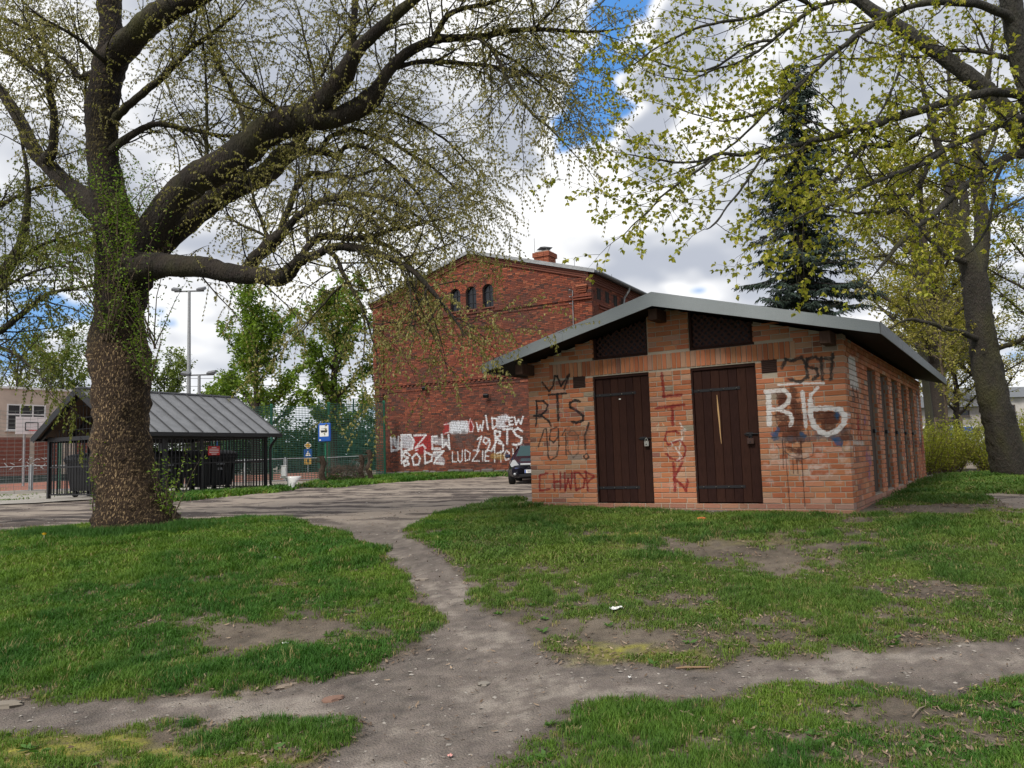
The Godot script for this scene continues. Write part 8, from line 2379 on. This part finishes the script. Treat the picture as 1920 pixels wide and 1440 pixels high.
func trunk_shoots(t: Node3D) -> void:
	# thin leafy shoots growing from burrs on the trunk and from its foot
	rng.seed = 55
	var br := MB.new(); var lf := MB.new()
	var burrs := [[V(-0.18, 2.75, 0.42), 15, 1.7], [V(0.30, 2.62, 0.30), 12, 1.5], [V(0.32, 2.15, 0.30), 9, 0.9], [V(-0.05, 3.6, 0.40), 14, 1.3], [V(0.1, 4.1, 0.36), 14, 1.2], [V(-0.2, 4.4, 0.34), 8, 1.0], [V(0.45, 4.0, 0.2), 8, 0.9], [V(-0.35, 3.2, 0.2), 8, 1.3], [V(-0.42, 0.2, 0.2), 8, 1.1], [V(0.52, 0.15, 0.15), 12, 0.9], [V(-0.3, 3.9, 0.25), 8, 1.5]]
	for b in burrs:
		for k in b[1]:
			var a := rng.randf_range(-1.2, 1.2)
			var d := V(sin(a) * 0.55, 1.0, rng.randf_range(0.05, 0.4)).normalized()
			if b[0].y < 0.5: d = V(sin(a) * 0.3 + signf(b[0].x) * 0.15, 1.0, rng.randf_range(-0.1, 0.25)).normalized()
			var p: Vector3 = b[0] + V(rng.randf_range(-0.12, 0.12), rng.randf_range(-0.1, 0.1), 0)
			var len: float = b[2] * rng.randf_range(0.5, 1.15)
			var ps := PackedVector3Array([p]); var rs := PackedFloat32Array([0.011])
			var q := p
			for j in 7:
				d = (d + V(rng.randf_range(-1, 1), rng.randf_range(-0.5, 0.7), rng.randf_range(-1, 1)) * 0.13).normalized()
				q += d * len / 7.0
				ps.append(q); rs.append(0.011 * (1.0 - 0.13 * (j + 1)))
			br.col = Color(0.16, 0.115, 0.08) * rng.randf_range(0.7, 1.2)
			br.tube(ps, rs, 5, false)
			for j in range(1, 8):
				if b[0].y < 0.5 and rng.randf() < 0.35: continue
				for e in 7:
					lf.col = Color(0.14, 0.27, 0.025).lerp(Color(0.27, 0.34, 0.06), rng.randf()) * rng.randf_range(0.7, 1.2)
					leaf(lf, ps[j] + V(rng.randf_range(-0.07, 0.07), rng.randf_range(-0.07, 0.07), rng.randf_range(-0.07, 0.07)), V(rng.randf_range(-1, 1), rng.randf_range(-0.5, 0.8), rng.randf_range(-1, 1)).normalized(), 0.05, 0.022)
	part("shoots", br, M.bark, t, true)
	part("shoot_leaves", lf, M.leaf, t, true)

# a whole tree grown from a seed
func grown_tree(called: String, label: String, at: Vector3, h: float, spread: float, trunk_r: float, clear: float, sd: int, leaf_n: int, ls: float, ca: Color, cb: Color, bark: Color, group: String, droop := 0.0, lean := Vector3.ZERO) -> void:
	rng.seed = sd
	at.y = gh(at.x, at.z) - 0.05
	var root := thing(called, label, "tree", at, 0.0, group)
	var tr := MB.new(); var br := MB.new(); var lf := MB.new()
	tr.col = bark; br.col = bark
	var ps := PackedVector3Array(); var rs := PackedFloat32Array()
	for k in 9:
		var t := k / 8.0
		ps.append(V(0.12 * sin(k * 1.7 + sd) * spread * 0.12, h * 0.86 * t, 0.12 * cos(k * 1.3 + sd) * spread * 0.12) + lean * t * t)
		rs.append(trunk_r * (1.25 if k == 0 else 1.0) * (1.0 - 0.86 * t) + 0.012)
	tr.tube(ps, rs, 10, true, noise_b, 0.2)
	var tips := []
	var limbs := 17
	for k in limbs:
		var t := clear + (0.97 - clear) * (k + 0.5) / limbs
		var i := mini(int(t * 8.0), 7)
		var o := ps[i].lerp(ps[i + 1], t * 8.0 - i)
		var a := k * 2.4 + rng.randf_range(-0.5, 0.5)
		var up := lerpf(0.55, 1.5, (t - clear) / (1.0 - clear)) - droop * 0.4
		var d := V(cos(a), up, sin(a)).normalized()
		var prof := sin(PI * clampf(0.18 + 0.72 * (t - clear) / (1.0 - clear), 0, 1))
		var ln := spread * lerpf(0.55, 1.1, prof) * rng.randf_range(0.75, 1.15)
		var lp := PackedVector3Array([o]); var lr := PackedFloat32Array([rs[i] * 0.5])
		var q := o
		for j in 6:
			d = (d + V(rng.randf_range(-1, 1), rng.randf_range(-0.6, 0.8) - droop * 0.5 * j / 5.0, rng.randf_range(-1, 1)) * 0.2).normalized()
			q += d * ln / 6.0
			lp.append(q); lr.append(rs[i] * 0.5 * (1.0 - 0.155 * (j + 1)))
		br.tube(lp, lr, 5, false)
		for j in range(1, 7):
			for e in 4:
				var sd2 := (V(rng.randf_range(-1, 1), rng.randf_range(-0.4, 0.9) - droop, rng.randf_range(-1, 1)) + (lp[j] - lp[j - 1]).normalized() * 0.6).normalized()
				var sl := spread * rng.randf_range(0.14, 0.34)
				var tp := twig(br, lp[j], sd2, sl, 0.010 + trunk_r * 0.05, droop)
				tips.append(tp)
	var per := maxi(leaf_n / tips.size(), 1)
	for tp: PackedVector3Array in tips:
		if rng.randf() < 0.10: continue
		var shade := rng.randf_range(0.75, 1.2)
		for e in int(per * rng.randf_range(0.4, 1.6)):
			var u := rng.randf_range(0.5, 2.999)
			var i := int(u)
			var p := tp[i].lerp(tp[i + 1], u - i) + V(rng.randf_range(-1, 1), rng.randf_range(-1, 1), rng.randf_range(-1, 1)) * spread * 0.055
			lf.col = ca.lerp(cb, rng.randf()) * shade
			leaf(lf, p, V(rng.randf_range(-1, 1), rng.randf_range(-0.9, 0.4), rng.randf_range(-1, 1)).normalized(), ls * rng.randf_range(0.6, 1.2), ls * 0.6)
	part("trunk", tr, M.bark, root)
	part("branches", br, M.bark, root, true)
	part("crown", lf, M.leaf, root, true)

func make_grown_trees() -> void:
	var g := "trees in the background"
	var br := Color(0.055, 0.045, 0.036)
	var c1 := Color(0.11, 0.20, 0.022); var c2 := Color(0.24, 0.34, 0.05)
	grown_tree("chestnut_tree", "round green chestnut behind the court, left of two", V(-19.2, 0, -60), 12.9, 4.9, 0.36, 0.24, 71, 13000, 0.30, c1, c2, br, g)
	grown_tree("chestnut_tree", "tall green chestnut standing against the hall corner", V(-12.2, 0, -54), 12.6, 3.9, 0.42, 0.22, 72, 12000, 0.28, c1, c2, br, g, 0.0, V(0.6, 0, 0))
	grown_tree("chestnut_tree", "low green tree filling the gap beside the hall", V(-8.6, 0, -60), 8.5, 3.6, 0.3, 0.2, 78, 8000, 0.26, c1, c2, br, g)
	grown_tree("garden_tree", "pale green tree above the school roof, beside the trunk", V(-36.5, 0, -84), 12.0, 4.6, 0.3, 0.3, 73, 7000, 0.32, Color(0.11, 0.17, 0.03), Color(0.22, 0.26, 0.06), br, g)
	grown_tree("garden_tree", "green tree above the school roof, second from the left edge", V(-45.0, 0, -80), 14.0, 5.5, 0.35, 0.3, 74, 8000, 0.34, Color(0.11, 0.17, 0.03), Color(0.22, 0.26, 0.06), br, g)
	grown_tree("garden_tree", "bare brownish tree above the school roof at the left edge", V(-52.0, 0, -84), 15.0, 5.5, 0.35, 0.3, 75, 1600, 0.3, Color(0.14, 0.14, 0.05), Color(0.22, 0.2, 0.08), br, g)
	grown_tree("garden_tree", "small green tree between the trunk and the light masts", V(-27.0, 0, -76), 9.0, 3.6, 0.25, 0.3, 76, 6000, 0.3, c1, c2, br, g)
	# right side
	var y1 := Color(0.30, 0.275, 0.055); var y2 := Color(0.45, 0.39, 0.11)
	grown_tree("birch_tree", "slim pale trunk with thin yellow leaves behind the shed eaves", V(19.6, 0, -38), 16.5, 3.2, 0.19, 0.35, 81, 8000, 0.13, y1, y2, Color(0.13, 0.125, 0.085), g, 0.5)
	grown_tree("park_tree", "broad yellow-green tree behind the spruce at right", V(17.5, 0, -33), 14.5, 4.6, 0.28, 0.25, 82, 22000, 0.13, y1, Color(0.38, 0.34, 0.06), br, g)
	grown_tree("park_tree", "thin yellowish tree before the pale house, left one", V(26.5, 0, -48), 9.5, 4.2, 0.22, 0.25, 83, 9000, 0.15, y1, y2, br, g)
	grown_tree("park_tree", "dark forked trunk in front of the pale house", V(27.9, 0, -47.0), 10.5, 3.8, 0.33, 0.3, 84, 8000, 0.15, y1, y2, br, g, 0.0, V(-2.4, 0, 0))
	grown_tree("park_tree", "sparse brownish tree behind the pale house, right one", V(44.0, 0, -84), 15.0, 6.5, 0.35, 0.25, 85, 8000, 0.22, Color(0.2, 0.17, 0.06), y2, br, g)
	grown_tree("park_tree", "sparse brownish tree behind the pale house, left one", V(33.0, 0, -86), 14.0, 6.0, 0.35, 0.25, 86, 8000, 0.22, Color(0.2, 0.17, 0.06), y2, br, g)
	grown_tree("park_tree", "green leafy tree cut by the right picture edge", V(20.5, 0, -30), 11.0, 3.8, 0.25, 0.3, 87, 15000, 0.12, Color(0.16, 0.2, 0.03), Color(0.3, 0.3, 0.06), br, g)
	young_tree()
	conifer()
	shrubs()

func young_tree() -> void:
	grown_tree("young_tree", "staked young tree with white-painted stem behind the hedge", V(14.0, 0, -26), 6.6, 1.15, 0.05, 0.34, 91, 2600, 0.085, Color(0.28, 0.27, 0.05), Color(0.4, 0.36, 0.09), Color(0.16, 0.12, 0.085), "staked young trees", 0.0)
	var st := thing("tree_stake", "wooden support frame round the staked young tree", "stake", V(14.0, gh(14.0, -26), -26), 0.3)
	for q in [[-0.45, 0.0], [0.45, 0.15], [0.0, -0.45]]:
		part("stake", bx(V(q[0], 0.75, q[1]), V(0.05, 1.7, 0.05)), M.stake_wood, st)
	part("crosspiece", bx(V(0, 1.5, 0.08), V(1.05, 0.05, 0.03)), M.stake_wood, st)
	part("crosspiece", bx(V(0, 1.15, 0.085), V(1.0, 0.05, 0.03)), M.stake_wood, st)
	# broad grey trunk further back
	grown_tree("park_tree", "broad grey trunk beyond the staked young tree", V(21.3, 0, -40.5), 13.0, 3.8, 0.62, 0.35, 92, 7000, 0.15, Color(0.24, 0.22, 0.045), Color(0.34, 0.3, 0.09), Color(0.13, 0.125, 0.12), "trees in the background")

func conifer() -> void:
	rng.seed = 66
	var at := V(11.05, gh(11.05, -30), -30)
	var root := thing("spruce_tree", "tall dark spruce rising behind the shed roof", "tree", at)
	var tr := MB.new(); tr.col = Color(0.07, 0.055, 0.042)
	tr.tube(PackedVector3Array([V(0, 0, 0), V(0.1, 8, 0), V(0.3, 15.7, 0)]), PackedFloat32Array([0.30, 0.18, 0.02]), 10)
	part("trunk", tr, M.bark, root)
	var br := MB.new(); br.col = Color(0.05, 0.04, 0.032)
	var nd := MB.new()
	var y := 4.6
	while y < 15.4:
		var t := (y - 4.6) / 10.8
		var n := 7
		for k in n:
			var a := rng.randf() * TAU
			var ln := (3.1 * (1.0 - t * 0.84)) * rng.randf_range(0.55, 1.12) * (0.8 if rng.randf() < 0.2 else 1.0)
			var o := V(0.1 + 0.2 * t, y + rng.randf_range(-0.15, 0.15), 0)
			var ps := PackedVector3Array([o]); var rs := PackedFloat32Array([0.03])
			var q := o
			for j in 5:
				q += V(cos(a), 0.10 - 0.22 * sin(PI * j / 5.0) + 0.30 * (j / 4.0) * t - (0.22 if j < 3 else 0.0), sin(a)) * ln / 5.0
				ps.append(q); rs.append(0.03 - 0.005 * (j + 1))
			br.tube(ps, rs, 4, false)
			for j in int(ln * 42.0):
				var u := rng.randf() * 4.999
				var i := int(u)
				var p := ps[i].lerp(ps[i + 1], u - i)
				var side := V(-sin(a), 0, cos(a)) * (1.0 if rng.randf() < 0.5 else -1.0)
				var d := (side * rng.randf_range(0.3, 1.0) + V(cos(a), 0, sin(a)) * 0.6 + Vector3.DOWN * rng.randf_range(0.2, 0.9)).normalized()
				nd.col = Color(0.018, 0.034, 0.028).lerp(Color(0.042, 0.068, 0.045), rng.randf())
				var l := rng.randf_range(0.16, 0.42)
				for e in 3:
					leaf(nd, p + d * l * 0.25 * e, (d + V(rng.randf_range(-1, 1), rng.randf_range(-1, 0.5), rng.randf_range(-1, 1)) * 0.45).normalized(), l * 0.6, 0.055)
		y += 0.27
	part("branches", br, M.bark, root, true)
	part("needles", nd, M.needle, root, true)

func shrubs() -> void:
	rng.seed = 67
	var n := 0
	var names := ["first yellow-green shrub right behind the shed corner", "second yellow-green shrub from the shed corner", "third yellow-green shrub from the shed corner", "fourth yellow-green shrub from the shed corner", "yellow-green shrub just left of the leaning trunk", "yellow-green shrub behind the leaning trunk", "yellow-green shrub right of the leaning trunk", "yellow-green shrub at the right picture edge"]
	for k in 15:
		var p := V(10.6 + 0.98 * k, 0, -20.9 - 0.35 * k - 0.4 * sin(k * 1.9))
		if k > 7: p = V(11.6 + 1.05 * (k - 8), 0, -22.6 - 0.35 * (k - 8) - 0.3 * sin(k * 2.3))
		p.y = gh(p.x, p.z)
		var s := thing("shrub", names[k] if k < 8 else "yellow-green shrub in the back row of the hedge, %s from the shed" % ["first", "second", "third", "fourth", "fifth", "sixth", "seventh"][k - 8], "shrub", p, 0.0, "shrubs of the hedge")
		var br := MB.new(); br.col = Color(0.17, 0.115, 0.08)
		var lf := MB.new()
		for e in 46:
			var a := rng.randf() * TAU
			var d := V(cos(a) * 0.55, 1.0, sin(a) * 0.55).normalized()
			var tp := twig(br, V(cos(a), 0, sin(a)) * rng.randf() * 0.3, d, rng.randf_range(1.0, 1.75), 0.009, 0.15)
			for j in 60:
				var u := rng.randf_range(0.25, 2.999)
				var i := int(u)
				lf.col = Color(0.27, 0.31, 0.035).lerp(Color(0.42, 0.40, 0.06), rng.randf()) * rng.randf_range(0.75, 1.2)
				leaf(lf, tp[i].lerp(tp[i + 1], u - i) + V(rng.randf_range(-1, 1), rng.randf_range(-1, 1), rng.randf_range(-1, 1)) * 0.10, V(rng.randf_range(-1, 1), rng.randf_range(-0.3, 1), rng.randf_range(-1, 1)).normalized(), 0.065, 0.035)
		part("stems", br, M.bark, s, true)
		part("foliage", lf, M.leaf, s, true)

# ------------------------------------------------------------------ car and small things on the ground
func make_car() -> void:
	var p := V(0.80, 0, -29.9)
	p.y = gh(p.x, p.z + 0.4) + 0.0
	var c := thing("parked_car", "dark navy hatchback parked by the hall, half hidden by the shed", "car", p, -0.10)
	# body from cross sections along its length, nose towards +z
	var secs := [   # z, half width, bottom, belt height, roof height, roof half width
		[2.02, 0.50, 0.30, 0.56, 0.60, 0.46], [1.96, 0.70, 0.24, 0.66, 0.72, 0.62], [1.82, 0.80, 0.20, 0.72, 0.80, 0.68], [1.35, 0.85, 0.19, 0.80, 0.90, 0.70], [0.95, 0.86, 0.19, 0.86, 0.97, 0.68],
		[0.35, 0.86, 0.19, 0.90, 1.36, 0.56], [0.0, 0.86, 0.19, 0.91, 1.44, 0.56], [-0.9, 0.86, 0.19, 0.92, 1.44, 0.55], [-1.5, 0.85, 0.20, 0.93, 1.36, 0.54], [-1.95, 0.80, 0.24, 0.94, 1.02, 0.60], [-2.05, 0.72, 0.30, 0.80, 0.86, 0.58]]
	var body := MB.new()
	var ring := 12
	for s in secs:
		var pts := [Vector2(0, s[2]), Vector2(s[1] * 0.8, s[2]), Vector2(s[1], s[2] + 0.12), Vector2(s[1] * 1.01, (s[2] + s[3]) * 0.5), Vector2(s[1], s[3]), Vector2(s[5], s[4] - 0.03), Vector2(s[5] * 0.6, s[4])]
		var full := []
		for q: Vector2 in pts: full.append(q)
		for k in range(5, -1, -1):
			if k > 0: full.append(Vector2(-pts[k].x, pts[k].y))
		full.insert(7, Vector2(-pts[6].x, pts[6].y))
		ring = full.size()
		for q: Vector2 in full:
			body.vert(V(q.x, q.y, s[0]), V(q.x, (q.y - 0.7) * 1.2, 0.001).normalized(), Color(1, 1, 1))
	for k in secs.size() - 1:
		for i in ring:
			var a := k * ring + i; var b := k * ring + (i + 1) % ring
			body.tri(a, a + ring, b)
			body.tri(b, a + ring, b + ring)
	for i in range(1, ring - 1): body.tri(0, i, i + 1)
	part("body", body, M.car_paint, c)
	# windscreen and side glass lie just outside the body
	var ws := MB.new()
	ws.quad(V(-0.64, 0.985, 0.95), V(0.64, 0.985, 0.95), V(0.52, 1.36, 0.38), V(-0.52, 1.36, 0.38))
	part("windscreen", ws, M.car_glass, c)
	for s: float in [-1.0, 1.0]:
		var sg := MB.new()
		var q := [V(s * 0.868, 0.93, 0.55), V(s * 0.868, 0.95, -1.3), V(s * 0.60, 1.36, -1.2), V(s * 0.60, 1.38, 0.15)]
		if s > 0: sg.quad(q[0], q[1], q[2], q[3])
		else: sg.quad(q[3], q[2], q[1], q[0])
		part("side_window", sg, M.car_glass, c)
		var hl := MB.new()
		prism(hl, PackedVector2Array([Vector2(0.40, 0.60), Vector2(0.72, 0.62), Vector2(0.76, 0.70), Vector2(0.66, 0.86), Vector2(0.58, 0.84)]) if s > 0 else PackedVector2Array([Vector2(-0.72, 0.62), Vector2(-0.40, 0.60), Vector2(-0.58, 0.84), Vector2(-0.66, 0.86), Vector2(-0.76, 0.70)]), 1.70, 1.975)
		part("headlight", hl, M.lamp_glass, c)
		var fg := MB.new()
		fg.tube(PackedVector3Array([V(s * 0.60, 0.36, 1.90), V(s * 0.60, 0.36, 2.0)]), PackedFloat32Array([0.05, 0.05]), 12)
		part("fog_lamp", fg, M.lamp_glass, c)
		part("mirror", bx(V(s * 0.98, 1.0, 0.62), V(0.2, 0.13, 0.10), 0.03), M.car_paint, c)
		for z: float in [1.32, -1.30]:
			var w := MB.new()
			w.tube(PackedVector3Array([V(s * 0.66, 0.30, z), V(s * 0.70, 0.30, z), V(s * 0.86, 0.30, z), V(s * 0.88, 0.30, z)]), PackedFloat32Array([0.27, 0.30, 0.30, 0.26]), 20)
			var wn := part("wheel", w, M.tyre, c)
			var rm := MB.new()
			rm.tube(PackedVector3Array([V(s * 0.87, 0.30, z), V(s * 0.89, 0.30, z)]), PackedFloat32Array([0.20, 0.16]), 14)
			part("rim", rm, M.steel, wn)
	var gr := MB.new()
	gr.box(T(V(0, 0.70, 1.965)), V(0.80, 0.06, 0.06), 0.01)
	part("grille_bar", gr, M.lamp_glass, c)
	part("grille", bx(V(0, 0.635, 1.972), V(0.82, 0.055, 0.06)), M.black_steel, c)
	part("badge", bx(V(0, 0.64, 2.006), V(0.12, 0.045, 0.012), 0.01), M.steel, c)
	part("bumper_strip", bx(V(0, 0.56, 1.985), V(1.20, 0.05, 0.07), 0.015), M.car_trim, c)
	part("lower_intake", bx(V(0, 0.31, 1.99), V(0.9, 0.10, 0.08), 0.015), M.black_steel, c)
	var np := part("number_plate", bx(V(0, 0.45, 2.025), V(0.52, 0.115, 0.012), 0.003), M.white_paint, c)
	var tm := TextMesh.new()
	tm.text = "WZY 2"
	var sf := SystemFont.new(); sf.font_names = PackedStringArray(["Droid Sans"])
	tm.font = sf
	tm.font_size = 32
	tm.pixel_size = 0.0032
	tm.depth = 0.003
	tm.material = M.black_steel
	var to := MeshInstance3D.new(); to.name = "plate_text"; to.mesh = tm
	np.add_child(to)
	to.position = V(-0.02, 0.45, 2.032)
	part("plate_band", bx(V(-0.235, 0.45, 2.0325), V(0.04, 0.105, 0.002)), M.sign_blue, np)

func rock(called: String, label: String, cat: String, x: float, z: float, s: Vector3, col: Color, sd: int, turn := 0.0, grp := "") -> void:
	var r := RandomNumberGenerator.new(); r.seed = sd
	var mb := MB.new()
	mb.col = col
	var n := 10
	var rings := [[-0.25, 0.95], [0.12, 1.0], [0.36, 0.90], [0.46, 0.62]]
	var idx := []
	var pts := []
	for k in rings.size():
		var row := []
		for i in n:
			var a := TAU * i / n
			var f: float = rings[k][1] * (1.0 + 0.20 * sin(a * 2.0 + sd) + 0.10 * sin(a * 5.0 + sd * 2.0) + r.randf_range(-0.16, 0.16))
			row.append(V(cos(a) * f * s.x * 0.5, rings[k][0] * s.y * (1.0 + r.randf_range(-0.1, 0.1)), sin(a) * f * s.z * 0.5))
		pts.append(row)
	for k in rings.size() - 1:
		for i in n:
			mb.quad(pts[k][(i + 1) % n], pts[k][i], pts[k + 1][i], pts[k + 1][(i + 1) % n])
	for i in n: mb.tri3(pts[3][(i + 1) % n], pts[3][i], V(0, 0.52 * s.y, 0))
	solo(called, mb, M.stone, label, cat, grp, V(x, gh(x, z) + s.y * 0.02, z), turn)

func make_small_things() -> void:
	rock("brick_fragment", "flat reddish brick fragment pressed into the path, left of the crossing", "brick", -1.22, -5.36, V(0.16, 0.035, 0.10), Color(0.23, 0.135, 0.10), 3, 0.5)
	rock("flat_stone", "pale flat stone at the grass edge near the bottom", "stone", -1.13, -4.94, V(0.25, 0.04, 0.11), Color(0.27, 0.23, 0.175), 4, 0.6)
	rock("flat_stone", "pale stone at the left picture edge beside the path", "stone", -3.38, -5.42, V(0.24, 0.05, 0.10), Color(0.24, 0.21, 0.17), 5, 0.2)
	rock("flat_stone", "grey flat stone lying in the left lawn", "stone", -2.76, -9.22, V(0.20, 0.06, 0.12), Color(0.27, 0.25, 0.22), 6, 0.1)
	rock("brick_fragment", "orange brick piece in the grass under the right shed door", "brick", 2.43, -10.66, V(0.13, 0.10, 0.08), Color(0.55, 0.16, 0.05), 7, 0.3)
	rock("brick_fragment", "orange brick piece in the grass left of the shed", "brick", -1.0, -12.72, V(0.22, 0.08, 0.10), Color(0.52, 0.18, 0.07), 8, -0.2)
	rock("flat_stone", "brownish stone in the grass by the shed's left corner", "stone", 0.10, -14.3, V(0.24, 0.14, 0.16), Color(0.20, 0.16, 0.13), 9, 0.4)
	rock("flat_stone", "flat stone in the path left of the crossing, farther one", "stone", -1.59, -5.62, V(0.17, 0.03, 0.07), Color(0.24, 0.195, 0.15), 10, 0.5)
	rock("flat_stone", "flat light stone in the path crossing", "stone", -0.25, -5.55, V(0.11, 0.02, 0.07), Color(0.25, 0.225, 0.195), 11, 0.9)
	rock("flat_stone", "light stone where the path narrows", "stone", -0.95, -8.1, V(0.14, 0.03, 0.08), Color(0.26, 0.22, 0.185), 12, 0.2)
	# crumpled white litter
	var r := RandomNumberGenerator.new(); r.seed = 9
	var lt := MB.new()
	var g := []
	for j in 6:
		for i in 8:
			g.append(V(-0.055 + 0.0157 * i, 0.012 + r.randf_range(0.0, 0.022), -0.03 + 0.012 * j))
	for j in 5:
		for i in 7:
			var q := j * 8 + i
			lt.quad(g[q + 8], g[q + 9], g[q + 1], g[q])
	solo("paper_scrap", lt, M.paper, "crumpled white litter on the right lawn beyond the path", "litter", "", V(0.82, gh(0.82, -6.9) + 0.02, -6.9), 0.2)
	var lt2 := solo("paper_scrap", lt, M.pink_paper, "pink and white scrap on the path near the bottom", "litter", "", V(-0.39, gh(-0.39, -4.44) + 0.005, -4.44), 1.0)
	lt2.scale = Vector3(0.3, 0.4, 0.4)
	for q in [[-1.83, -6.42, 0.5, "white scrap in the bare patch of the left lawn"], [2.78, -7.9, 0.4, "small pale scrap in the right lawn"], [-1.42, -8.9, 0.4, "pale scrap in the grass beside the narrow path"], [-8.0, -27.6, 1.6, "white rubbish lying near the discarded toilet"], [0.72, -5.5, 0.3, "white speck of litter at the near edge of the path"]]:
		var o := solo("paper_scrap", lt, M.paper, q[3], "litter", "", V(q[0], gh(q[0], q[1]) + 0.01, q[1]), q[2] * 5.0)
		o.scale = Vector3.ONE * q[2]
	# stick
	var sk := MB.new(); sk.col = Color(0.26, 0.17, 0.10)
	sk.tube(PackedVector3Array([V(-0.12, 0, 0), V(-0.05, 0.006, 0.004), V(0.03, 0.004, -0.004), V(0.11, 0.008, 0.006)]), PackedFloat32Array([0.006, 0.009, 0.008, 0.005]), 7)
	solo("stick", sk, M.stone, "short brown stick lying along the right path edge", "stick", "", V(1.19, gh(1.19, -5.7) + 0.012, -5.7), -0.1)
	var s2 := MB.new(); s2.col = Color(0.24, 0.19, 0.14)
	s2.tube(PackedVector3Array([V(-0.14, 0.0, 0.05), V(0.0, 0.01, 0.0), V(0.10, 0.0, -0.03), V(0.13, 0.03, -0.05)]), PackedFloat32Array([0.004, 0.005, 0.004, 0.002]), 6)
	solo("stick", s2, M.stone, "thin twig in the bare patch at bottom right", "stick", "", V(2.32, gh(2.32, -4.85) + 0.012, -4.85), 0.5)
	# dandelion
	var dn := thing("dandelion", "yellow dandelion blooming in the left lawn", "flower", V(-6.09, gh(-6.09, -10.46), -10.46))
	var st := MB.new(); bar(st, V(0, 0, 0), V(0.01, 0.11, 0), 0.004, 5)
	part("stem", st, M.leaf, dn)
	var fl := MB.new(); fl.col = Color(0.75, 0.48, 0.02)
	fl.tube(PackedVector3Array([V(0.01, 0.105, 0), V(0.01, 0.125, 0), V(0.01, 0.135, 0)]), PackedFloat32Array([0.012, 0.03, 0.012]), 12)
	part("flower_head", fl, M.leaf, dn)
	# broad weeds low in the grass
	rng.seed = 21
	var wd := MB.new()
	for k in 130:
		var d := rng.randf_range(3.9, 7.5)
		var x := rng.randf_range(-0.7 * d, 0.72 * d)
		if mask_at(x, -d) < 0.6: continue
		for e in 6:
			var a := TAU * e / 6.0 + rng.randf()
			wd.col = Color(0.085, 0.19, 0.035) * rng.randf_range(0.7, 1.3)
			leaf(wd, V(x, gh(x, -d) + 0.012, -d), V(cos(a), rng.randf_range(0.15, 0.6), sin(a)).normalized(), rng.randf_range(0.04, 0.075), 0.026)
	var wo := MeshInstance3D.new()
	wo.name = "weeds"; wo.mesh = wd.mesh(M.leaf); add_child(wo)
	wo.set_meta("kind", "stuff"); tag(wo, "small broad-leaved weeds among the near grass", "weeds")

func make_far_green() -> void:
	# dark shrubs beyond the court, one by one
	rng.seed = 88
	var lab := ["far left", "second from the left", "third from the left", "fourth from the left", "fifth from the left", "sixth from the left", "seventh from the left", "eighth from the left", "ninth from the left", "tenth from the left", "eleventh from the left", "next to last at right", "rightmost"]
	for k in 13:
		var p := V(-28.0 + 2.3 * k, 0, -67.0 - 1.2 * sin(k * 2.0))
		p.y = gh(p.x, p.z)
		var s := thing("court_bush", "dark green bush beyond the court net, %s" % lab[k], "bush", p, 0.0, "bushes beyond the court")
		var br := MB.new(); br.col = Color(0.06, 0.05, 0.04)
		var lf := MB.new()
		var h := rng.randf_range(4.6, 6.6)
		for e in 34:
			var a := rng.randf() * TAU
			var tp := twig(br, V(cos(a), 0.0, sin(a)) * rng.randf() * 0.7, V(cos(a) * 0.5, 1.0, sin(a) * 0.5).normalized(), h * rng.randf_range(0.5, 1.05), 0.05, 0.1)
			for j in 80:
				var u := rng.randf_range(0.1, 2.999)
				var i := int(u)
				lf.col = Color(0.035, 0.075, 0.018).lerp(Color(0.10, 0.15, 0.03), rng.randf()) * rng.randf_range(0.7, 1.2)
				leaf(lf, tp[i].lerp(tp[i + 1], u - i) + V(rng.randf_range(-1, 1), rng.randf_range(-1, 1), rng.randf_range(-1, 1)) * 0.45, V(rng.randf_range(-1, 1), rng.randf_range(-0.6, 0.6), rng.randf_range(-1, 1)).normalized(), 0.34, 0.22)
		part("stems", br, M.bark, s, true)
		part("foliage", lf, M.leaf, s, true)

func in_shed(x: float, z: float) -> bool:
	var q := Vector2(x - SHED.x, z - SHED.z)
	var a := SHED_TURN
	var u := q.x * cos(a) + q.y * sin(a)
	var w := q.x * sin(a) - q.y * cos(a)
	return u > -0.10 and u < 5.16 and w > -0.15 and w < 10.1
